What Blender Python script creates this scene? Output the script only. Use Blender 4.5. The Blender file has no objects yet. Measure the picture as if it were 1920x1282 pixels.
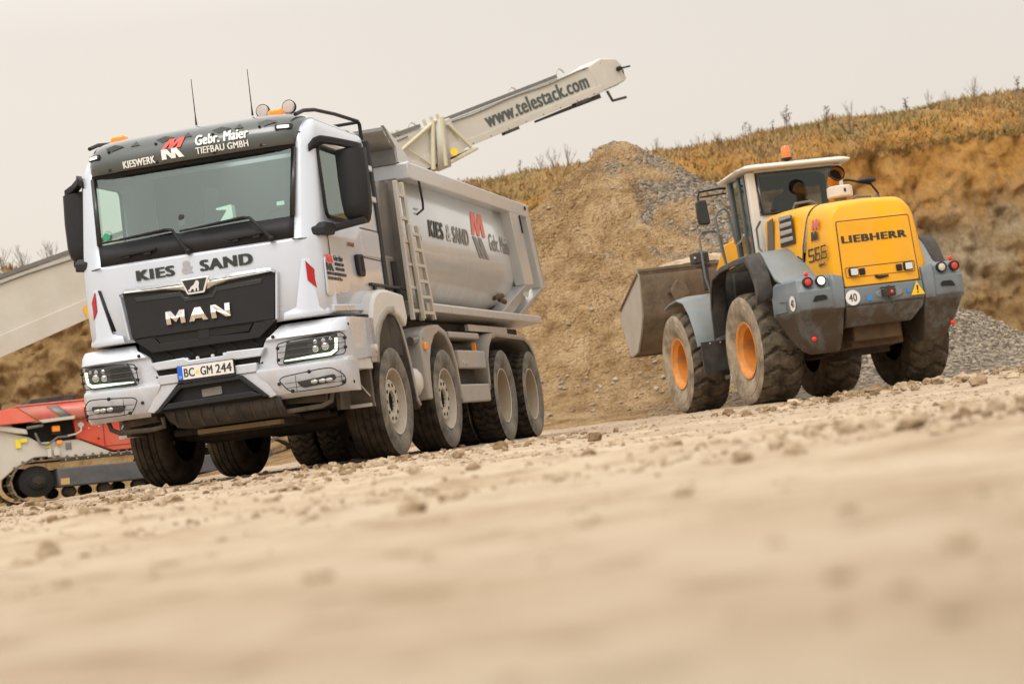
import bpy, bmesh, math, random
import numpy as np
from mathutils import Vector, Matrix
R = math.radians
scene = bpy.context.scene
col = scene.collection
random.seed(7)
rng = np.random.default_rng(7)

# ------------------------------------------------------------------ camera
CAM_Z = 0.1174
cam = bpy.data.cameras.new('camera')
cam.lens = 68.54
cam.sensor_width = 36.0
cam.sensor_fit = 'HORIZONTAL'
cam.clip_start = 0.02
cam.clip_end = 2000
cam.dof.use_dof = True
cam.dof.focus_distance = 18.5
cam.dof.aperture_fstop = 3.6
camo = bpy.data.objects.new('camera', cam)
col.objects.link(camo)
PITCH, ROLL = 0.0439, 0.1268
fwd = Vector((0, math.cos(PITCH), math.sin(PITCH)))
upv = Vector((0, -math.sin(PITCH), math.cos(PITCH)))
rgt = Vector((1, 0, 0))
cr, sr = math.cos(ROLL), math.sin(ROLL)
# the horizon climbs to the right in the picture: the camera is rolled clockwise
x_c = rgt * cr - upv * sr
y_c = rgt * sr + upv * cr
m = Matrix((x_c, y_c, -fwd)).transposed().to_4x4()
m.translation = Vector((0, 0, CAM_Z))
camo.matrix_world = m
scene.camera = camo

# ------------------------------------------------------------------ sky and light
SUN_EL, SUN_AZ = R(52), R(205)      # soft light from behind the camera, a little to the left
world = bpy.data.worlds.new('World')
scene.world = world
world.use_nodes = True
nt = world.node_tree
nt.nodes.clear()
def N(t, **kw):
    n = nt.nodes.new(t)
    for k, v in kw.items():
        setattr(n, k, v)
    return n
out = N('ShaderNodeOutputWorld'); bg = N('ShaderNodeBackground'); bg2 = N('ShaderNodeBackground')
addsh = N('ShaderNodeAddShader')
sky = N('ShaderNodeTexSky', sky_type='NISHITA'); sky.sun_disc = False
sky.sun_elevation = SUN_EL; sky.sun_rotation = SUN_AZ; sky.dust_density = 5.0
bg.inputs['Strength'].default_value = 0.05
hsv = N('ShaderNodeHueSaturation'); hsv.inputs['Saturation'].default_value = 0.15
nt.links.new(sky.outputs[0], hsv.inputs['Color']); nt.links.new(hsv.outputs[0], bg.inputs['Color'])
tc = N('ShaderNodeTexCoord'); sep = N('ShaderNodeSeparateXYZ')
nt.links.new(tc.outputs['Generated'], sep.inputs[0])
ramp = N('ShaderNodeValToRGB')
el = ramp.color_ramp.elements
el[0].position = 0.0; el[0].color = (0.78, 0.675, 0.56, 1)
el[1].position = 1.0; el[1].color = (1.95, 1.87, 1.76, 1)
for p, c in ((0.10, (0.725, 0.645, 0.55)), (0.22, (0.70, 0.63, 0.545)), (0.42, (1.15, 1.09, 1.0))):
    e = ramp.color_ramp.elements.new(p); e.color = (*c, 1)
nt.links.new(sep.outputs['Z'], ramp.inputs[0])
noi = N('ShaderNodeTexNoise'); noi.inputs['Scale'].default_value = 2.2; noi.inputs['Detail'].default_value = 3
nt.links.new(tc.outputs['Generated'], noi.inputs['Vector'])
mr = N('ShaderNodeMapRange'); mr.inputs['To Min'].default_value = 0.94; mr.inputs['To Max'].default_value = 1.06
nt.links.new(noi.outputs['Fac'], mr.inputs['Value'])
mrx = N('ShaderNodeMapRange'); mrx.inputs['From Min'].default_value = -0.28; mrx.inputs['From Max'].default_value = 0.30
mrx.inputs['To Min'].default_value = 1.02; mrx.inputs['To Max'].default_value = 0.90
nt.links.new(sep.outputs['X'], mrx.inputs['Value'])
mlx = N('ShaderNodeMath', operation='MULTIPLY')
nt.links.new(mr.outputs[0], mlx.inputs[0]); nt.links.new(mrx.outputs[0], mlx.inputs[1])
nt.links.new(ramp.outputs['Color'], bg2.inputs['Color']); nt.links.new(mlx.outputs[0], bg2.inputs['Strength'])
nt.links.new(bg.outputs[0], addsh.inputs[0]); nt.links.new(bg2.outputs[0], addsh.inputs[1])
nt.links.new(addsh.outputs[0], out.inputs['Surface'])
sun = bpy.data.lights.new('sun', 'SUN')
sun.energy = 0.9; sun.angle = R(25); sun.color = (1.0, 0.95, 0.88)
suno = bpy.data.objects.new('sun', sun); col.objects.link(suno)
sd = Vector((math.sin(SUN_AZ) * math.cos(SUN_EL), math.cos(SUN_AZ) * math.cos(SUN_EL), math.sin(SUN_EL)))
suno.rotation_euler = sd.to_track_quat('Z', 'Y').to_euler()
scene.view_settings.view_transform = 'Standard'
scene.view_settings.look = 'None'
scene.view_settings.exposure = 0.0
scene.view_settings.gamma = 1.0
scene.cycles.max_bounces = 6
scene.cycles.transparent_max_bounces = 12

# ------------------------------------------------------------------ materials
MATS = {}
def mat(name, color, rough=0.5, metal=0.0, coat=0.0, var=0.0, vscale=6.0, dirt=None, dirt_z=None, dirt_amt=0.6,
        dirt_scale=3.0, bump=0.0, bscale=40.0, spec=0.5, emit=None, estr=0.0, alpha_glass=None, streak=False):
    """Principled material; colour varied by noise, dust lying as patches (dirt) up to an optional height."""
    m = bpy.data.materials.new(name)
    m.use_nodes = True
    t = m.node_tree; nd = t.nodes; L = t.links
    b = nd['Principled BSDF']
    b.inputs['Roughness'].default_value = rough
    b.inputs['Metallic'].default_value = metal
    b.inputs['Coat Weight'].default_value = coat
    b.inputs['Coat Roughness'].default_value = 0.08
    b.inputs['Specular IOR Level'].default_value = spec
    b.inputs['Base Color'].default_value = (*color, 1)
    co = nd.new('ShaderNodeTexCoord')
    last = None
    if var > 0:
        n = nd.new('ShaderNodeTexNoise'); n.inputs['Scale'].default_value = vscale; n.inputs['Detail'].default_value = 6
        n.inputs['Roughness'].default_value = 0.65
        L.new(co.outputs['Object'], n.inputs['Vector'])
        mx = nd.new('ShaderNodeMix'); mx.data_type = 'RGBA'
        mx.inputs['A'].default_value = (*[c * (1 - var) for c in color], 1)
        mx.inputs['B'].default_value = (*[min(1, c * (1 + var)) for c in color], 1)
        cr_ = nd.new('ShaderNodeMapRange'); cr_.inputs['From Min'].default_value = 0.3; cr_.inputs['From Max'].default_value = 0.7
        L.new(n.outputs['Fac'], cr_.inputs['Value']); L.new(cr_.outputs[0], mx.inputs['Factor'])
        last = mx.outputs['Result']
    if dirt is not None:
        n = nd.new('ShaderNodeTexNoise'); n.inputs['Scale'].default_value = dirt_scale; n.inputs['Detail'].default_value = 9
        n.inputs['Roughness'].default_value = 0.7
        if streak:
            mp = nd.new('ShaderNodeMapping'); mp.inputs['Scale'].default_value = (1, 1, 0.18)
            L.new(co.outputs['Object'], mp.inputs['Vector']); L.new(mp.outputs[0], n.inputs['Vector'])
        else:
            L.new(co.outputs['Object'], n.inputs['Vector'])
        r1 = nd.new('ShaderNodeMapRange'); r1.inputs['From Min'].default_value = 0.38; r1.inputs['From Max'].default_value = 0.66
        L.new(n.outputs['Fac'], r1.inputs['Value'])
        fac = r1.outputs[0]
        if dirt_z is not None:
            sp = nd.new('ShaderNodeSeparateXYZ'); L.new(co.outputs['Object'], sp.inputs[0])
            r2 = nd.new('ShaderNodeMapRange'); r2.inputs['From Min'].default_value = dirt_z[1]; r2.inputs['From Max'].default_value = dirt_z[0]
            L.new(sp.outputs['Z'], r2.inputs['Value'])
            ad = nd.new('ShaderNodeMath'); ad.operation = 'ADD'; L.new(r2.outputs[0], ad.inputs[0]); ad.inputs[1].default_value = -0.5
            ad2 = nd.new('ShaderNodeMath'); ad2.operation = 'ADD'; ad2.use_clamp = True
            L.new(ad.outputs[0], ad2.inputs[0]); L.new(fac, ad2.inputs[1])
            ml = nd.new('ShaderNodeMath'); ml.operation = 'MULTIPLY'; L.new(ad2.outputs[0], ml.inputs[0]); L.new(r2.outputs[0], ml.inputs[1])
            fac = ml.outputs[0]
        ml = nd.new('ShaderNodeMath'); ml.operation = 'MULTIPLY'; ml.use_clamp = True
        L.new(fac, ml.inputs[0]); ml.inputs[1].default_value = dirt_amt
        mx = nd.new('ShaderNodeMix'); mx.data_type = 'RGBA'
        if last: L.new(last, mx.inputs['A'])
        else: mx.inputs['A'].default_value = (*color, 1)
        mx.inputs['B'].default_value = (*dirt, 1)
        L.new(ml.outputs[0], mx.inputs['Factor'])
        last = mx.outputs['Result']
        rr = nd.new('ShaderNodeMapRange'); rr.inputs['To Min'].default_value = rough; rr.inputs['To Max'].default_value = 0.9
        L.new(ml.outputs[0], rr.inputs['Value']); L.new(rr.outputs[0], b.inputs['Roughness'])
        if coat > 0:
            rc = nd.new('ShaderNodeMapRange'); rc.inputs['To Min'].default_value = coat; rc.inputs['To Max'].default_value = 0
            L.new(ml.outputs[0], rc.inputs['Value']); L.new(rc.outputs[0], b.inputs['Coat Weight'])
    if last: L.new(last, b.inputs['Base Color'])
    if bump > 0:
        n = nd.new('ShaderNodeTexNoise'); n.inputs['Scale'].default_value = bscale; n.inputs['Detail'].default_value = 8
        L.new(co.outputs['Object'], n.inputs['Vector'])
        bp = nd.new('ShaderNodeBump'); bp.inputs['Strength'].default_value = bump; bp.inputs['Distance'].default_value = 0.02
        L.new(n.outputs['Fac'], bp.inputs['Height']); L.new(bp.outputs[0], b.inputs['Normal'])
    if emit:
        b.inputs['Emission Color'].default_value = (*emit, 1); b.inputs['Emission Strength'].default_value = estr
    MATS[name] = m
    return m

def glass(name, tint, refl=0.1, edge=1.5, rough=0.02):
    """thin pane: tinted see-through plus a sky reflection"""
    m = bpy.data.materials.new(name); m.use_nodes = True
    t = m.node_tree; nd = t.nodes; L = t.links
    nd.remove(nd['Principled BSDF'])
    tr = nd.new('ShaderNodeBsdfTransparent'); tr.inputs[0].default_value = (*tint, 1)
    gl = nd.new('ShaderNodeBsdfGlossy'); gl.inputs['Roughness'].default_value = rough; gl.inputs['Color'].default_value = (0.86, 1.0, 0.96, 1)
    # Schlick reflection, the same from both sides of the thin pane
    ge = nd.new('ShaderNodeNewGeometry'); dt = nd.new('ShaderNodeVectorMath'); dt.operation = 'DOT_PRODUCT'
    L.new(ge.outputs['Incoming'], dt.inputs[0]); L.new(ge.outputs['Normal'], dt.inputs[1])
    def mth(op, x, y):
        n = nd.new('ShaderNodeMath'); n.operation = op; n.use_clamp = True
        for i, v in enumerate((x, y)):
            if isinstance(v, float): n.inputs[i].default_value = v
            elif v is not None: L.new(v, n.inputs[i])
        return n
    ab = mth('ABSOLUTE', dt.outputs['Value'], None); inv = mth('SUBTRACT', 1.0, ab.outputs[0]); pw = mth('POWER', inv.outputs[0], 5.0)
    ad = mth('ADD', mth('MULTIPLY', pw.outputs[0], 0.85).outputs[0], refl + 0.04)
    mx = nd.new('ShaderNodeMixShader')
    L.new(ad.outputs[0], mx.inputs[0]); L.new(tr.outputs[0], mx.inputs[1]); L.new(gl.outputs[0], mx.inputs[2])
    L.new(mx.outputs[0], nd['Material Output'].inputs['Surface'])
    MATS[name] = m
    return m

DUST = (0.40, 0.30, 0.20)
MUD = (0.20, 0.145, 0.09)
white = mat('white_paint', (0.525, 0.565, 0.635), 0.26, coat=0.8, metal=0.12, var=0.03, vscale=2, dirt=DUST, dirt_z=(0.4, 1.5), dirt_amt=0.55, dirt_scale=5, spec=0.4)
white_b = mat('body_white_paint', (0.525, 0.535, 0.54), 0.30, coat=0.4, metal=0.25, var=0.04, vscale=2, dirt=DUST, dirt_z=(1.2, 2.4), dirt_amt=0.55, dirt_scale=3.5, streak=True)
white_f = mat('fender_white', (0.60, 0.59, 0.565), 0.4, coat=0.2, var=0.05, dirt=DUST, dirt_z=(0.5, 1.5), dirt_amt=0.45, dirt_scale=7)
greypl = mat('grey_plastic', (0.30, 0.295, 0.285), 0.55, var=0.1, dirt=DUST, dirt_amt=0.75, dirt_scale=5, bump=0.1)
blackpl = mat('black_plastic', (0.020, 0.020, 0.022), 0.5, var=0.1, bump=0.15, bscale=220, spec=0.22)
blackgl = mat('black_gloss', (0.016, 0.017, 0.017), 0.18, coat=0.2)
blackdirty = mat('black_plastic_dusty', (0.022, 0.020, 0.018), 0.6, dirt=(0.11, 0.08, 0.053), dirt_amt=0.55, dirt_scale=6, bump=0.2, bscale=60)
under = mat('underbody_mud', (0.018, 0.015, 0.012), 0.85, dirt=(0.085, 0.060, 0.036), dirt_amt=0.6, dirt_scale=4, bump=0.4, bscale=25)
mudflap = mat('mud_flap', (0.045, 0.038, 0.03), 0.85, dirt=(0.14, 0.105, 0.07), dirt_amt=0.7, dirt_scale=5)
chrome = mat('chrome', (0.82, 0.80, 0.77), 0.08, metal=1.0)
alu = mat('aluminium_ladder', (0.56, 0.54, 0.49), 0.4, metal=0.3, var=0.1, dirt=DUST, dirt_amt=0.6, dirt_scale=6)
steel = mat('grey_steel_panel', (0.17, 0.17, 0.165), 0.45, metal=0.4, var=0.12, dirt=DUST, dirt_amt=0.3)
rubber = mat('tyre_rubber', (0.020, 0.017, 0.014), 0.85, var=0.2, dirt=(0.105, 0.078, 0.052), dirt_amt=0.65, dirt_scale=7, bump=0.25, bscale=60, spec=0.2)
sidewall = mat('tyre_sidewall', (0.085, 0.080, 0.073), 0.8, var=0.3, dirt=(0.26, 0.225, 0.18), dirt_amt=1.0, dirt_scale=4, bump=0.2, bscale=40, spec=0.2)
sidewall_l = mat('loader_sidewall', (0.17, 0.138, 0.10), 0.9, var=0.2, dirt=(0.39, 0.315, 0.225), dirt_amt=1.0, dirt_scale=3, bump=0.3, bscale=30, spec=0.2)
groove = mat('tyre_groove_dust', (0.36, 0.28, 0.185), 0.95, var=0.3, vscale=15, dirt=(0.48, 0.38, 0.26), dirt_amt=0.8, dirt_scale=6)
rim_w = mat('dusty_rim', (0.50, 0.46, 0.385), 0.5, metal=0.1, var=0.12, dirt=(0.36, 0.27, 0.18), dirt_amt=0.75, dirt_scale=5, bump=0.1)
rim_d = mat('rim_deep_dust', (0.33, 0.27, 0.19), 0.8, var=0.15, dirt=(0.2, 0.15, 0.09), dirt_amt=0.7, dirt_scale=6)
holem = mat('dark_hole', (0.012, 0.011, 0.010), 0.9)
red = mat('red_sticker', (0.42, 0.008, 0.012), 0.35)
redpaint_l = mat('red_logo', (0.78, 0.07, 0.055), 0.4)
redpaint_b = mat('red_logo_pale', (0.72, 0.19, 0.155), 0.4)
ink = mat('dark_lettering', (0.022, 0.026, 0.026), 0.45)
inkgrey = mat('grey_lettering', (0.22, 0.215, 0.205), 0.5)
inkfaint = mat('faint_lettering', (0.46, 0.46, 0.44), 0.5)
greylet = mat('silver_lettering', (0.36, 0.36, 0.375), 0.4)
whitelet = mat('white_lettering', (0.82, 0.82, 0.80), 0.4)
visorm = mat('sun_visor_acrylic', (0.062, 0.072, 0.068), 0.16, coat=0.6, spec=0.5)
amber = mat('amber_lens', (0.90, 0.27, 0.01), 0.25, coat=0.5, emit=(1.0, 0.3, 0.02), estr=0.12)
platew = mat('plate_white', (0.74, 0.73, 0.70), 0.35, dirt=DUST, dirt_amt=0.25, dirt_scale=30)
plateb = mat('plate_blue', (0.01, 0.12, 0.62), 0.35)
drl = mat('daytime_strip_lit', (0.9, 0.95, 0.9), 0.3, emit=(0.72, 1.0, 0.66), estr=1.2)
lampm = mat('lamp_reflector', (0.6, 0.62, 0.62), 0.12, metal=0.9)
lampdark = mat('lamp_housing', (0.035, 0.038, 0.036), 0.25, coat=0.4)
lensclear = mat('clear_lens', (0.52, 0.47, 0.44), 0.15, coat=0.6)
markerw = mat('marker_lens', (0.8, 0.8, 0.76), 0.2, emit=(1, 0.97, 0.9), estr=0.35)
cabin = mat('cabin_trim', (0.045, 0.050, 0.048), 0.7, var=0.15)
seatm = mat('dark_seat_fabric', (0.03, 0.03, 0.032), 0.8)
paper = mat('pale_paper', (0.62, 0.72, 0.70), 0.6)
curtain = mat('light_curtain', (0.07, 0.08, 0.075), 0.7)
windsc = glass('windscreen_glass', (0.76, 0.93, 0.85), 0.085)
sideglass = glass('side_glass', (0.86, 0.97, 0.91), 0.14)
greenst = mat('green_sticker', (0.02, 0.30, 0.16), 0.4)
yellowst = mat('yellow_sticker', (0.85, 0.58, 0.02), 0.45)
darkline = mat('panel_gap', (0.05, 0.05, 0.05), 0.7)
softline = mat('panel_crease', (0.36, 0.355, 0.35), 0.5)
# loader
lyel = mat('loader_yellow', (0.82, 0.375, 0.004), 0.38, coat=0.15, spec=0.25, var=0.06, vscale=3, dirt=(0.60, 0.36, 0.10), dirt_amt=0.32, dirt_scale=2.2, streak=True)
lgrey = mat('loader_grey', (0.150, 0.176, 0.187), 0.5, coat=0.1, var=0.08, dirt=(0.070, 0.050, 0.032), dirt_z=(1.12, 1.42), dirt_amt=1.0, dirt_scale=3)
lgrey2 = mat('loader_grey_fender', (0.185, 0.212, 0.22), 0.5, var=0.08, dirt=(0.22, 0.18, 0.12), dirt_amt=0.35, dirt_scale=4)
lwhite = mat('loader_cab_white', (0.70, 0.67, 0.60), 0.4, coat=0.2, var=0.05, dirt=DUST, dirt_amt=0.25, dirt_scale=3)
ldark = mat('loader_black_rubber', (0.030, 0.028, 0.027), 0.75, dirt=(0.13, 0.105, 0.08), dirt_amt=0.5, dirt_scale=5)
orim = mat('orange_rim', (0.70, 0.24, 0.012), 0.45, coat=0.1, var=0.15, dirt=(0.30, 0.18, 0.08), dirt_amt=0.85, dirt_scale=5)
orange = mat('orange_frame', (0.70, 0.26, 0.015), 0.5, var=0.1, dirt=(0.30, 0.20, 0.10), dirt_amt=0.8, dirt_scale=4)
bucketm = mat('bucket_steel', (0.12, 0.088, 0.058), 0.7, metal=0.2, var=0.25, vscale=3, dirt=(0.24, 0.175, 0.11), dirt_amt=0.8, dirt_scale=5, bump=0.2, bscale=20)
bucketl = mat('bucket_side_steel', (0.44, 0.41, 0.37), 0.55, metal=0.3, var=0.15, dirt=(0.30, 0.235, 0.16), dirt_amt=0.6, dirt_scale=3)
pipe = mat('grey_rail_pipe', (0.13, 0.135, 0.135), 0.5, var=0.1)
lglass = glass('loader_glass', (0.42, 0.42, 0.41), 0.03)
lglass2 = glass('loader_side_glass', (0.58, 0.62, 0.61), 0.08)
redlens = mat('red_lens', (0.55, 0.03, 0.012), 0.25, coat=0.5, emit=(0.8, 0.06, 0.02), estr=0.08)
redref = mat('red_reflector', (0.72, 0.02, 0.02), 0.3, emit=(0.9, 0.02, 0.02), estr=0.12)
litlens = mat('reversing_lamp_lit', (1, 0.95, 0.85), 0.2, emit=(1.0, 0.82, 0.5), estr=1.6)
paleoff = mat('reversing_lamp_off', (0.55, 0.52, 0.44), 0.2, coat=0.5)
rustm = mat('dirty_axle', (0.075, 0.040, 0.018), 0.8, var=0.4, dirt=(0.13, 0.085, 0.045), dirt_amt=0.7, dirt_scale=5)
rubber_l = mat('loader_tread', (0.052, 0.042, 0.031), 0.9, var=0.25, dirt=(0.20, 0.158, 0.108), dirt_amt=0.85, dirt_scale=5, bump=0.25, bscale=40, spec=0.2)
skin = mat('skin', (0.30, 0.17, 0.115), 0.6)
jacket = mat('dark_red_jacket', (0.06, 0.018, 0.022), 0.85)
hairm = mat('dark_hair', (0.02, 0.015, 0.012), 0.8)
# conveyor, tracked machine
convm = mat('conveyor_white', (0.56, 0.54, 0.48), 0.5, var=0.04, vscale=1.5, dirt=(0.40, 0.34, 0.25), dirt_amt=0.3, dirt_scale=1.2)
convg = mat('conveyor_belt_grey', (0.16, 0.16, 0.15), 0.7, var=0.15)
convy = mat('conveyor_cream', (0.56, 0.52, 0.38), 0.5)
redm = mat('machine_red', (0.62, 0.060, 0.022), 0.42, coat=0.2, var=0.06, dirt=(0.42, 0.26, 0.18), dirt_amt=0.3, dirt_scale=2)
redtop = mat('machine_red_top', (0.58, 0.105, 0.075), 0.4, coat=0.3, var=0.08, dirt=(0.5, 0.35, 0.28), dirt_amt=0.45, dirt_scale=2)
trackm = mat('track_steel', (0.10, 0.08, 0.055), 0.7, metal=0.3, dirt=(0.34, 0.255, 0.16), dirt_amt=0.85, dirt_scale=6)
trackf = mat('track_frame_grey', (0.065, 0.072, 0.08), 0.5, var=0.1, dirt=(0.16, 0.14, 0.12), dirt_amt=0.4)
# ------------------------------------------------------------------ mesh helpers
EACH = {'body_post', 'door_panel', 'step_hoop', 'cab_corner_trim', 'canopy_cheek', 'windscreen_edge', 'body_skirt', 'splash_plate', 'grille_frame', 'air_slot', 'latch_knob',
        'visor_bolt', 'visor_bracket', 'bumper_slot', 'door_gap', 'lamp_rib', 'tarp_hook'}
class MB:
    """collects faces; build() links them as ONE mesh object"""
    def __init__(self):
        self.v = []; self.f = []; self.mi = []
    def add(self, verts, faces, mi=0):
        o = len(self.v)
        self.v += [tuple(p) for p in verts]
        self.f += [tuple(i + o for i in f) for f in faces]
        self.mi += [mi] * len(faces)
        return self
    def box(self, a, b, mi=0):
        x0, y0, z0 = a; x1, y1, z1 = b
        return self.add([(x0, y0, z0), (x1, y0, z0), (x1, y1, z0), (x0, y1, z0), (x0, y0, z1), (x1, y0, z1), (x1, y1, z1), (x0, y1, z1)],
                        [(0, 3, 2, 1), (4, 5, 6, 7), (0, 1, 5, 4), (1, 2, 6, 5), (2, 3, 7, 6), (3, 0, 4, 7)], mi)
    def loft(self, rings, closed=True, caps=True, mi=0):
        n = len(rings[0]); v = [p for r in rings for p in r]; f = []
        for i in range(len(rings) - 1):
            for j in range(n if closed else n - 1):
                k = (j + 1) % n
                f.append((i * n + j, i * n + k, (i + 1) * n + k, (i + 1) * n + j))
        if caps:
            f.append(tuple(reversed(range(n)))); f.append(tuple(range((len(rings) - 1) * n, len(rings) * n)))
        return self.add(v, f, mi)
    def prism(self, poly, axis, a, b, mi=0):
        """poly in the two other axes (order x,y,z without axis) extruded along axis from a to b"""
        def P(p, d):
            q = list(p); q.insert(axis, d); return tuple(q)
        return self.loft([[P(p, a) for p in poly], [P(p, b) for p in poly]], True, True, mi)
    def tube(self, path, r, n=8, closed=False, mi=0, caps=True):
        path = [Vector(p) for p in path]; rings = []; m = len(path)
        nrm = None
        for i, p in enumerate(path):
            a = path[(i - 1) % m] if (i > 0 or closed) else p
            b = path[(i + 1) % m] if (i < m - 1 or closed) else p
            d = (b - a).normalized()
            if nrm is None:
                nrm = d.orthogonal().normalized()
            nrm = (nrm - d * nrm.dot(d)).normalized()
            bn = d.cross(nrm)
            rr = r[i] if isinstance(r, (list, tuple)) else r
            rings.append([p + (nrm * math.cos(t) + bn * math.sin(t)) * rr for t in [2 * math.pi * k / n for k in range(n)]])
        if closed:
            rings.append(rings[0]); caps = False
        return self.loft(rings, True, caps, mi)
    def lathe(self, prof, axis, center, n=48, mi=0, mis=None):
        """prof: list of (radius, offset along axis)"""
        cx = Vector(center); v = []; f = []; fm = []
        ax = [Vector((1, 0, 0)), Vector((0, 1, 0)), Vector((0, 0, 1))][axis]
        e1 = [Vector((0, 0, 1)), Vector((0, 0, 1)), Vector((1, 0, 0))][axis]
        e2 = ax.cross(e1)
        m = len(prof)
        for k in range(n):
            t = 2 * math.pi * k / n
            d = e1 * math.cos(t) + e2 * math.sin(t)
            for (r, h) in prof:
                v.append(cx + d * r + ax * h)
        o = len(self.v)
        self.v += [tuple(p) for p in v]
        for k in range(n):
            k2 = (k + 1) % n
            for j in range(m - 1):
                self.f.append((o + k * m + j, o + k * m + j + 1, o + k2 * m + j + 1, o + k2 * m + j))
                self.mi.append(mis[j] if mis else mi)
        return self
    def ball(self, c, r, n=12, mi=0, sc=(1, 1, 1)):
        prof = []
        rings = []
        for i in range(1, n):
            a = math.pi * i / n
            rings.append([(c[0] + r * sc[0] * math.sin(a) * math.cos(b), c[1] + r * sc[1] * math.sin(a) * math.sin(b), c[2] + r * sc[2] * math.cos(a))
                          for b in [2 * math.pi * k / (2 * n) for k in range(2 * n)]])
        return self.loft(rings, True, True, mi)
    def grid(self, rows, mi=0, skip=None):
        n = len(rows[0]); v = [p for r in rows for p in r]; f = []
        for i in range(len(rows) - 1):
            for j in range(n - 1):
                if skip and skip(i, j): continue
                f.append((i * n + j, i * n + j + 1, (i + 1) * n + j + 1, (i + 1) * n + j))
        return self.add(v, f, mi)
    def islands(self, name, *a):
        """every loose piece becomes an object of its own"""
        key = [tuple(round(c, 5) for c in p) for p in self.v]; ids = {}
        rep = [ids.setdefault(k, i) for i, k in enumerate(key)]
        par = list(range(len(self.v)))
        def find(i):
            while par[i] != i:
                par[i] = par[par[i]]; i = par[i]
            return i
        for i, r in enumerate(rep): par[find(i)] = find(r)
        for f in self.f:
            for i in f[1:]: par[find(i)] = find(f[0])
        gr = {}
        for f, mi in zip(self.f, self.mi): gr.setdefault(find(f[0]), []).append((f, mi))
        o = None
        for fs in gr.values():
            m_ = MB(); mp = {}
            for f, mi in fs:
                for i in f:
                    if i not in mp: mp[i] = len(m_.v); m_.v.append(self.v[i])
                m_.f.append(tuple(mp[i] for i in f)); m_.mi.append(mi)
            EACH.discard(name)
            o = m_.build(name, *a)
            EACH.add(name)
        return o
    def build(self, name, mats, parent=None, bevel=0.0, smooth=35, solid=0.0, seg=2, off=-1.0, subdiv=0, each=False):
        if each or len(self.f) > 1 and name in EACH:
            return self.islands(name, mats, parent, bevel, smooth, solid, seg, off, subdiv)
        me = bpy.data.meshes.new(name)
        me.from_pydata(self.v, [], self.f)
        if not isinstance(mats, (list, tuple)): mats = [mats]
        for m_ in mats: me.materials.append(m_)
        me.polygons.foreach_set('material_index', self.mi)
        bm = bmesh.new(); bm.from_mesh(me)
        bmesh.ops.remove_doubles(bm, verts=bm.verts, dist=1e-5)
        bmesh.ops.recalc_face_normals(bm, faces=bm.faces)
        bm.to_mesh(me); bm.free()
        if smooth is not None:
            me.polygons.foreach_set('use_smooth', [True] * len(me.polygons))
            me.set_sharp_from_angle(angle=R(smooth))
        o = bpy.data.objects.new(name, me); col.objects.link(o)
        if parent is not None: o.parent = parent
        if solid:
            s = o.modifiers.new('thickness', 'SOLIDIFY'); s.thickness = solid; s.offset = off
        if bevel > 0:
            b = o.modifiers.new('bevel', 'BEVEL'); b.width = bevel; b.segments = seg; b.limit_method = 'ANGLE'; b.angle_limit = R(40)
            b.harden_normals = False
        if subdiv:
            s = o.modifiers.new('sub', 'SUBSURF'); s.levels = subdiv; s.render_levels = subdiv
        return o

def empty(name, loc, rz, label, cat, group=None):
    o = bpy.data.objects.new(name, None); col.objects.link(o)
    o.location = loc; o.rotation_euler = (0, 0, rz); o.empty_display_size = 0.3
    tag(o, label, cat, group)
    return o
def tag(o, label=None, cat=None, group=None, kind=None):
    if label: o['label'] = label
    if cat: o['category'] = cat
    if group: o['group'] = group
    if kind: o['kind'] = kind
    return o
def sub(name, parent):
    o = bpy.data.objects.new(name, None); col.objects.link(o); o.parent = parent; o.empty_display_size = 0.1
    return o
def copy_tree(o, parent=None):
    c = o.copy(); col.objects.link(c)
    if parent is not None: c.parent = parent
    for ch in o.children: copy_tree(ch, c)
    return c

def text_mesh(s, bold=0.0, res=4, space=1.0):
    cu = bpy.data.curves.new('t', 'FONT'); cu.body = s; cu.size = 1.0; cu.resolution_u = res
    cu.offset = bold; cu.fill_mode = 'FRONT'; cu.space_character = space
    cu.align_x = 'LEFT'
    ob = bpy.data.objects.new('t', cu); col.objects.link(ob)
    dg = bpy.context.evaluated_depsgraph_get(); dg.update()
    me = bpy.data.meshes.new_from_object(ob.evaluated_get(dg))
    bpy.data.objects.remove(ob); bpy.data.curves.remove(cu)
    P = np.array([v.co[:2] for v in me.vertices]); F = [tuple(p.vertices) for p in me.polygons]
    bpy.data.meshes.remove(me)
    return P, F

def lay(P, F, name, origin, xd, ud, mats, parent, depth=0.004, warp=None):
    """raise a flat outline (P in metres) off a surface as thin solid lettering"""
    xd = Vector(xd).normalized(); ud = Vector(ud).normalized(); nn = xd.cross(ud)
    og = Vector(origin)
    me = bpy.data.meshes.new(name)
    V = []
    for x, y in P:
        q = og + xd * float(x) + ud * float(y)
        if warp: q = warp(q)
        V.append(q)
    me.from_pydata([tuple(q) for q in V], [], F)
    me.materials.append(mats)
    bm = bmesh.new(); bm.from_mesh(me)
    bmesh.ops.remove_doubles(bm, verts=bm.verts, dist=1e-6)
    bm.normal_update()
    for fc in bm.faces:
        if fc.normal.dot(nn) < 0: fc.normal_flip()
    r = bmesh.ops.extrude_face_region(bm, geom=list(bm.faces))
    for el_ in r['geom']:
        if isinstance(el_, bmesh.types.BMVert): el_.co += nn * depth
    bmesh.ops.recalc_face_normals(bm, faces=bm.faces)
    bm.to_mesh(me); bm.free()
    o = bpy.data.objects.new(name, me); col.objects.link(o)
    if parent is not None: o.parent = parent
    return o

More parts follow.
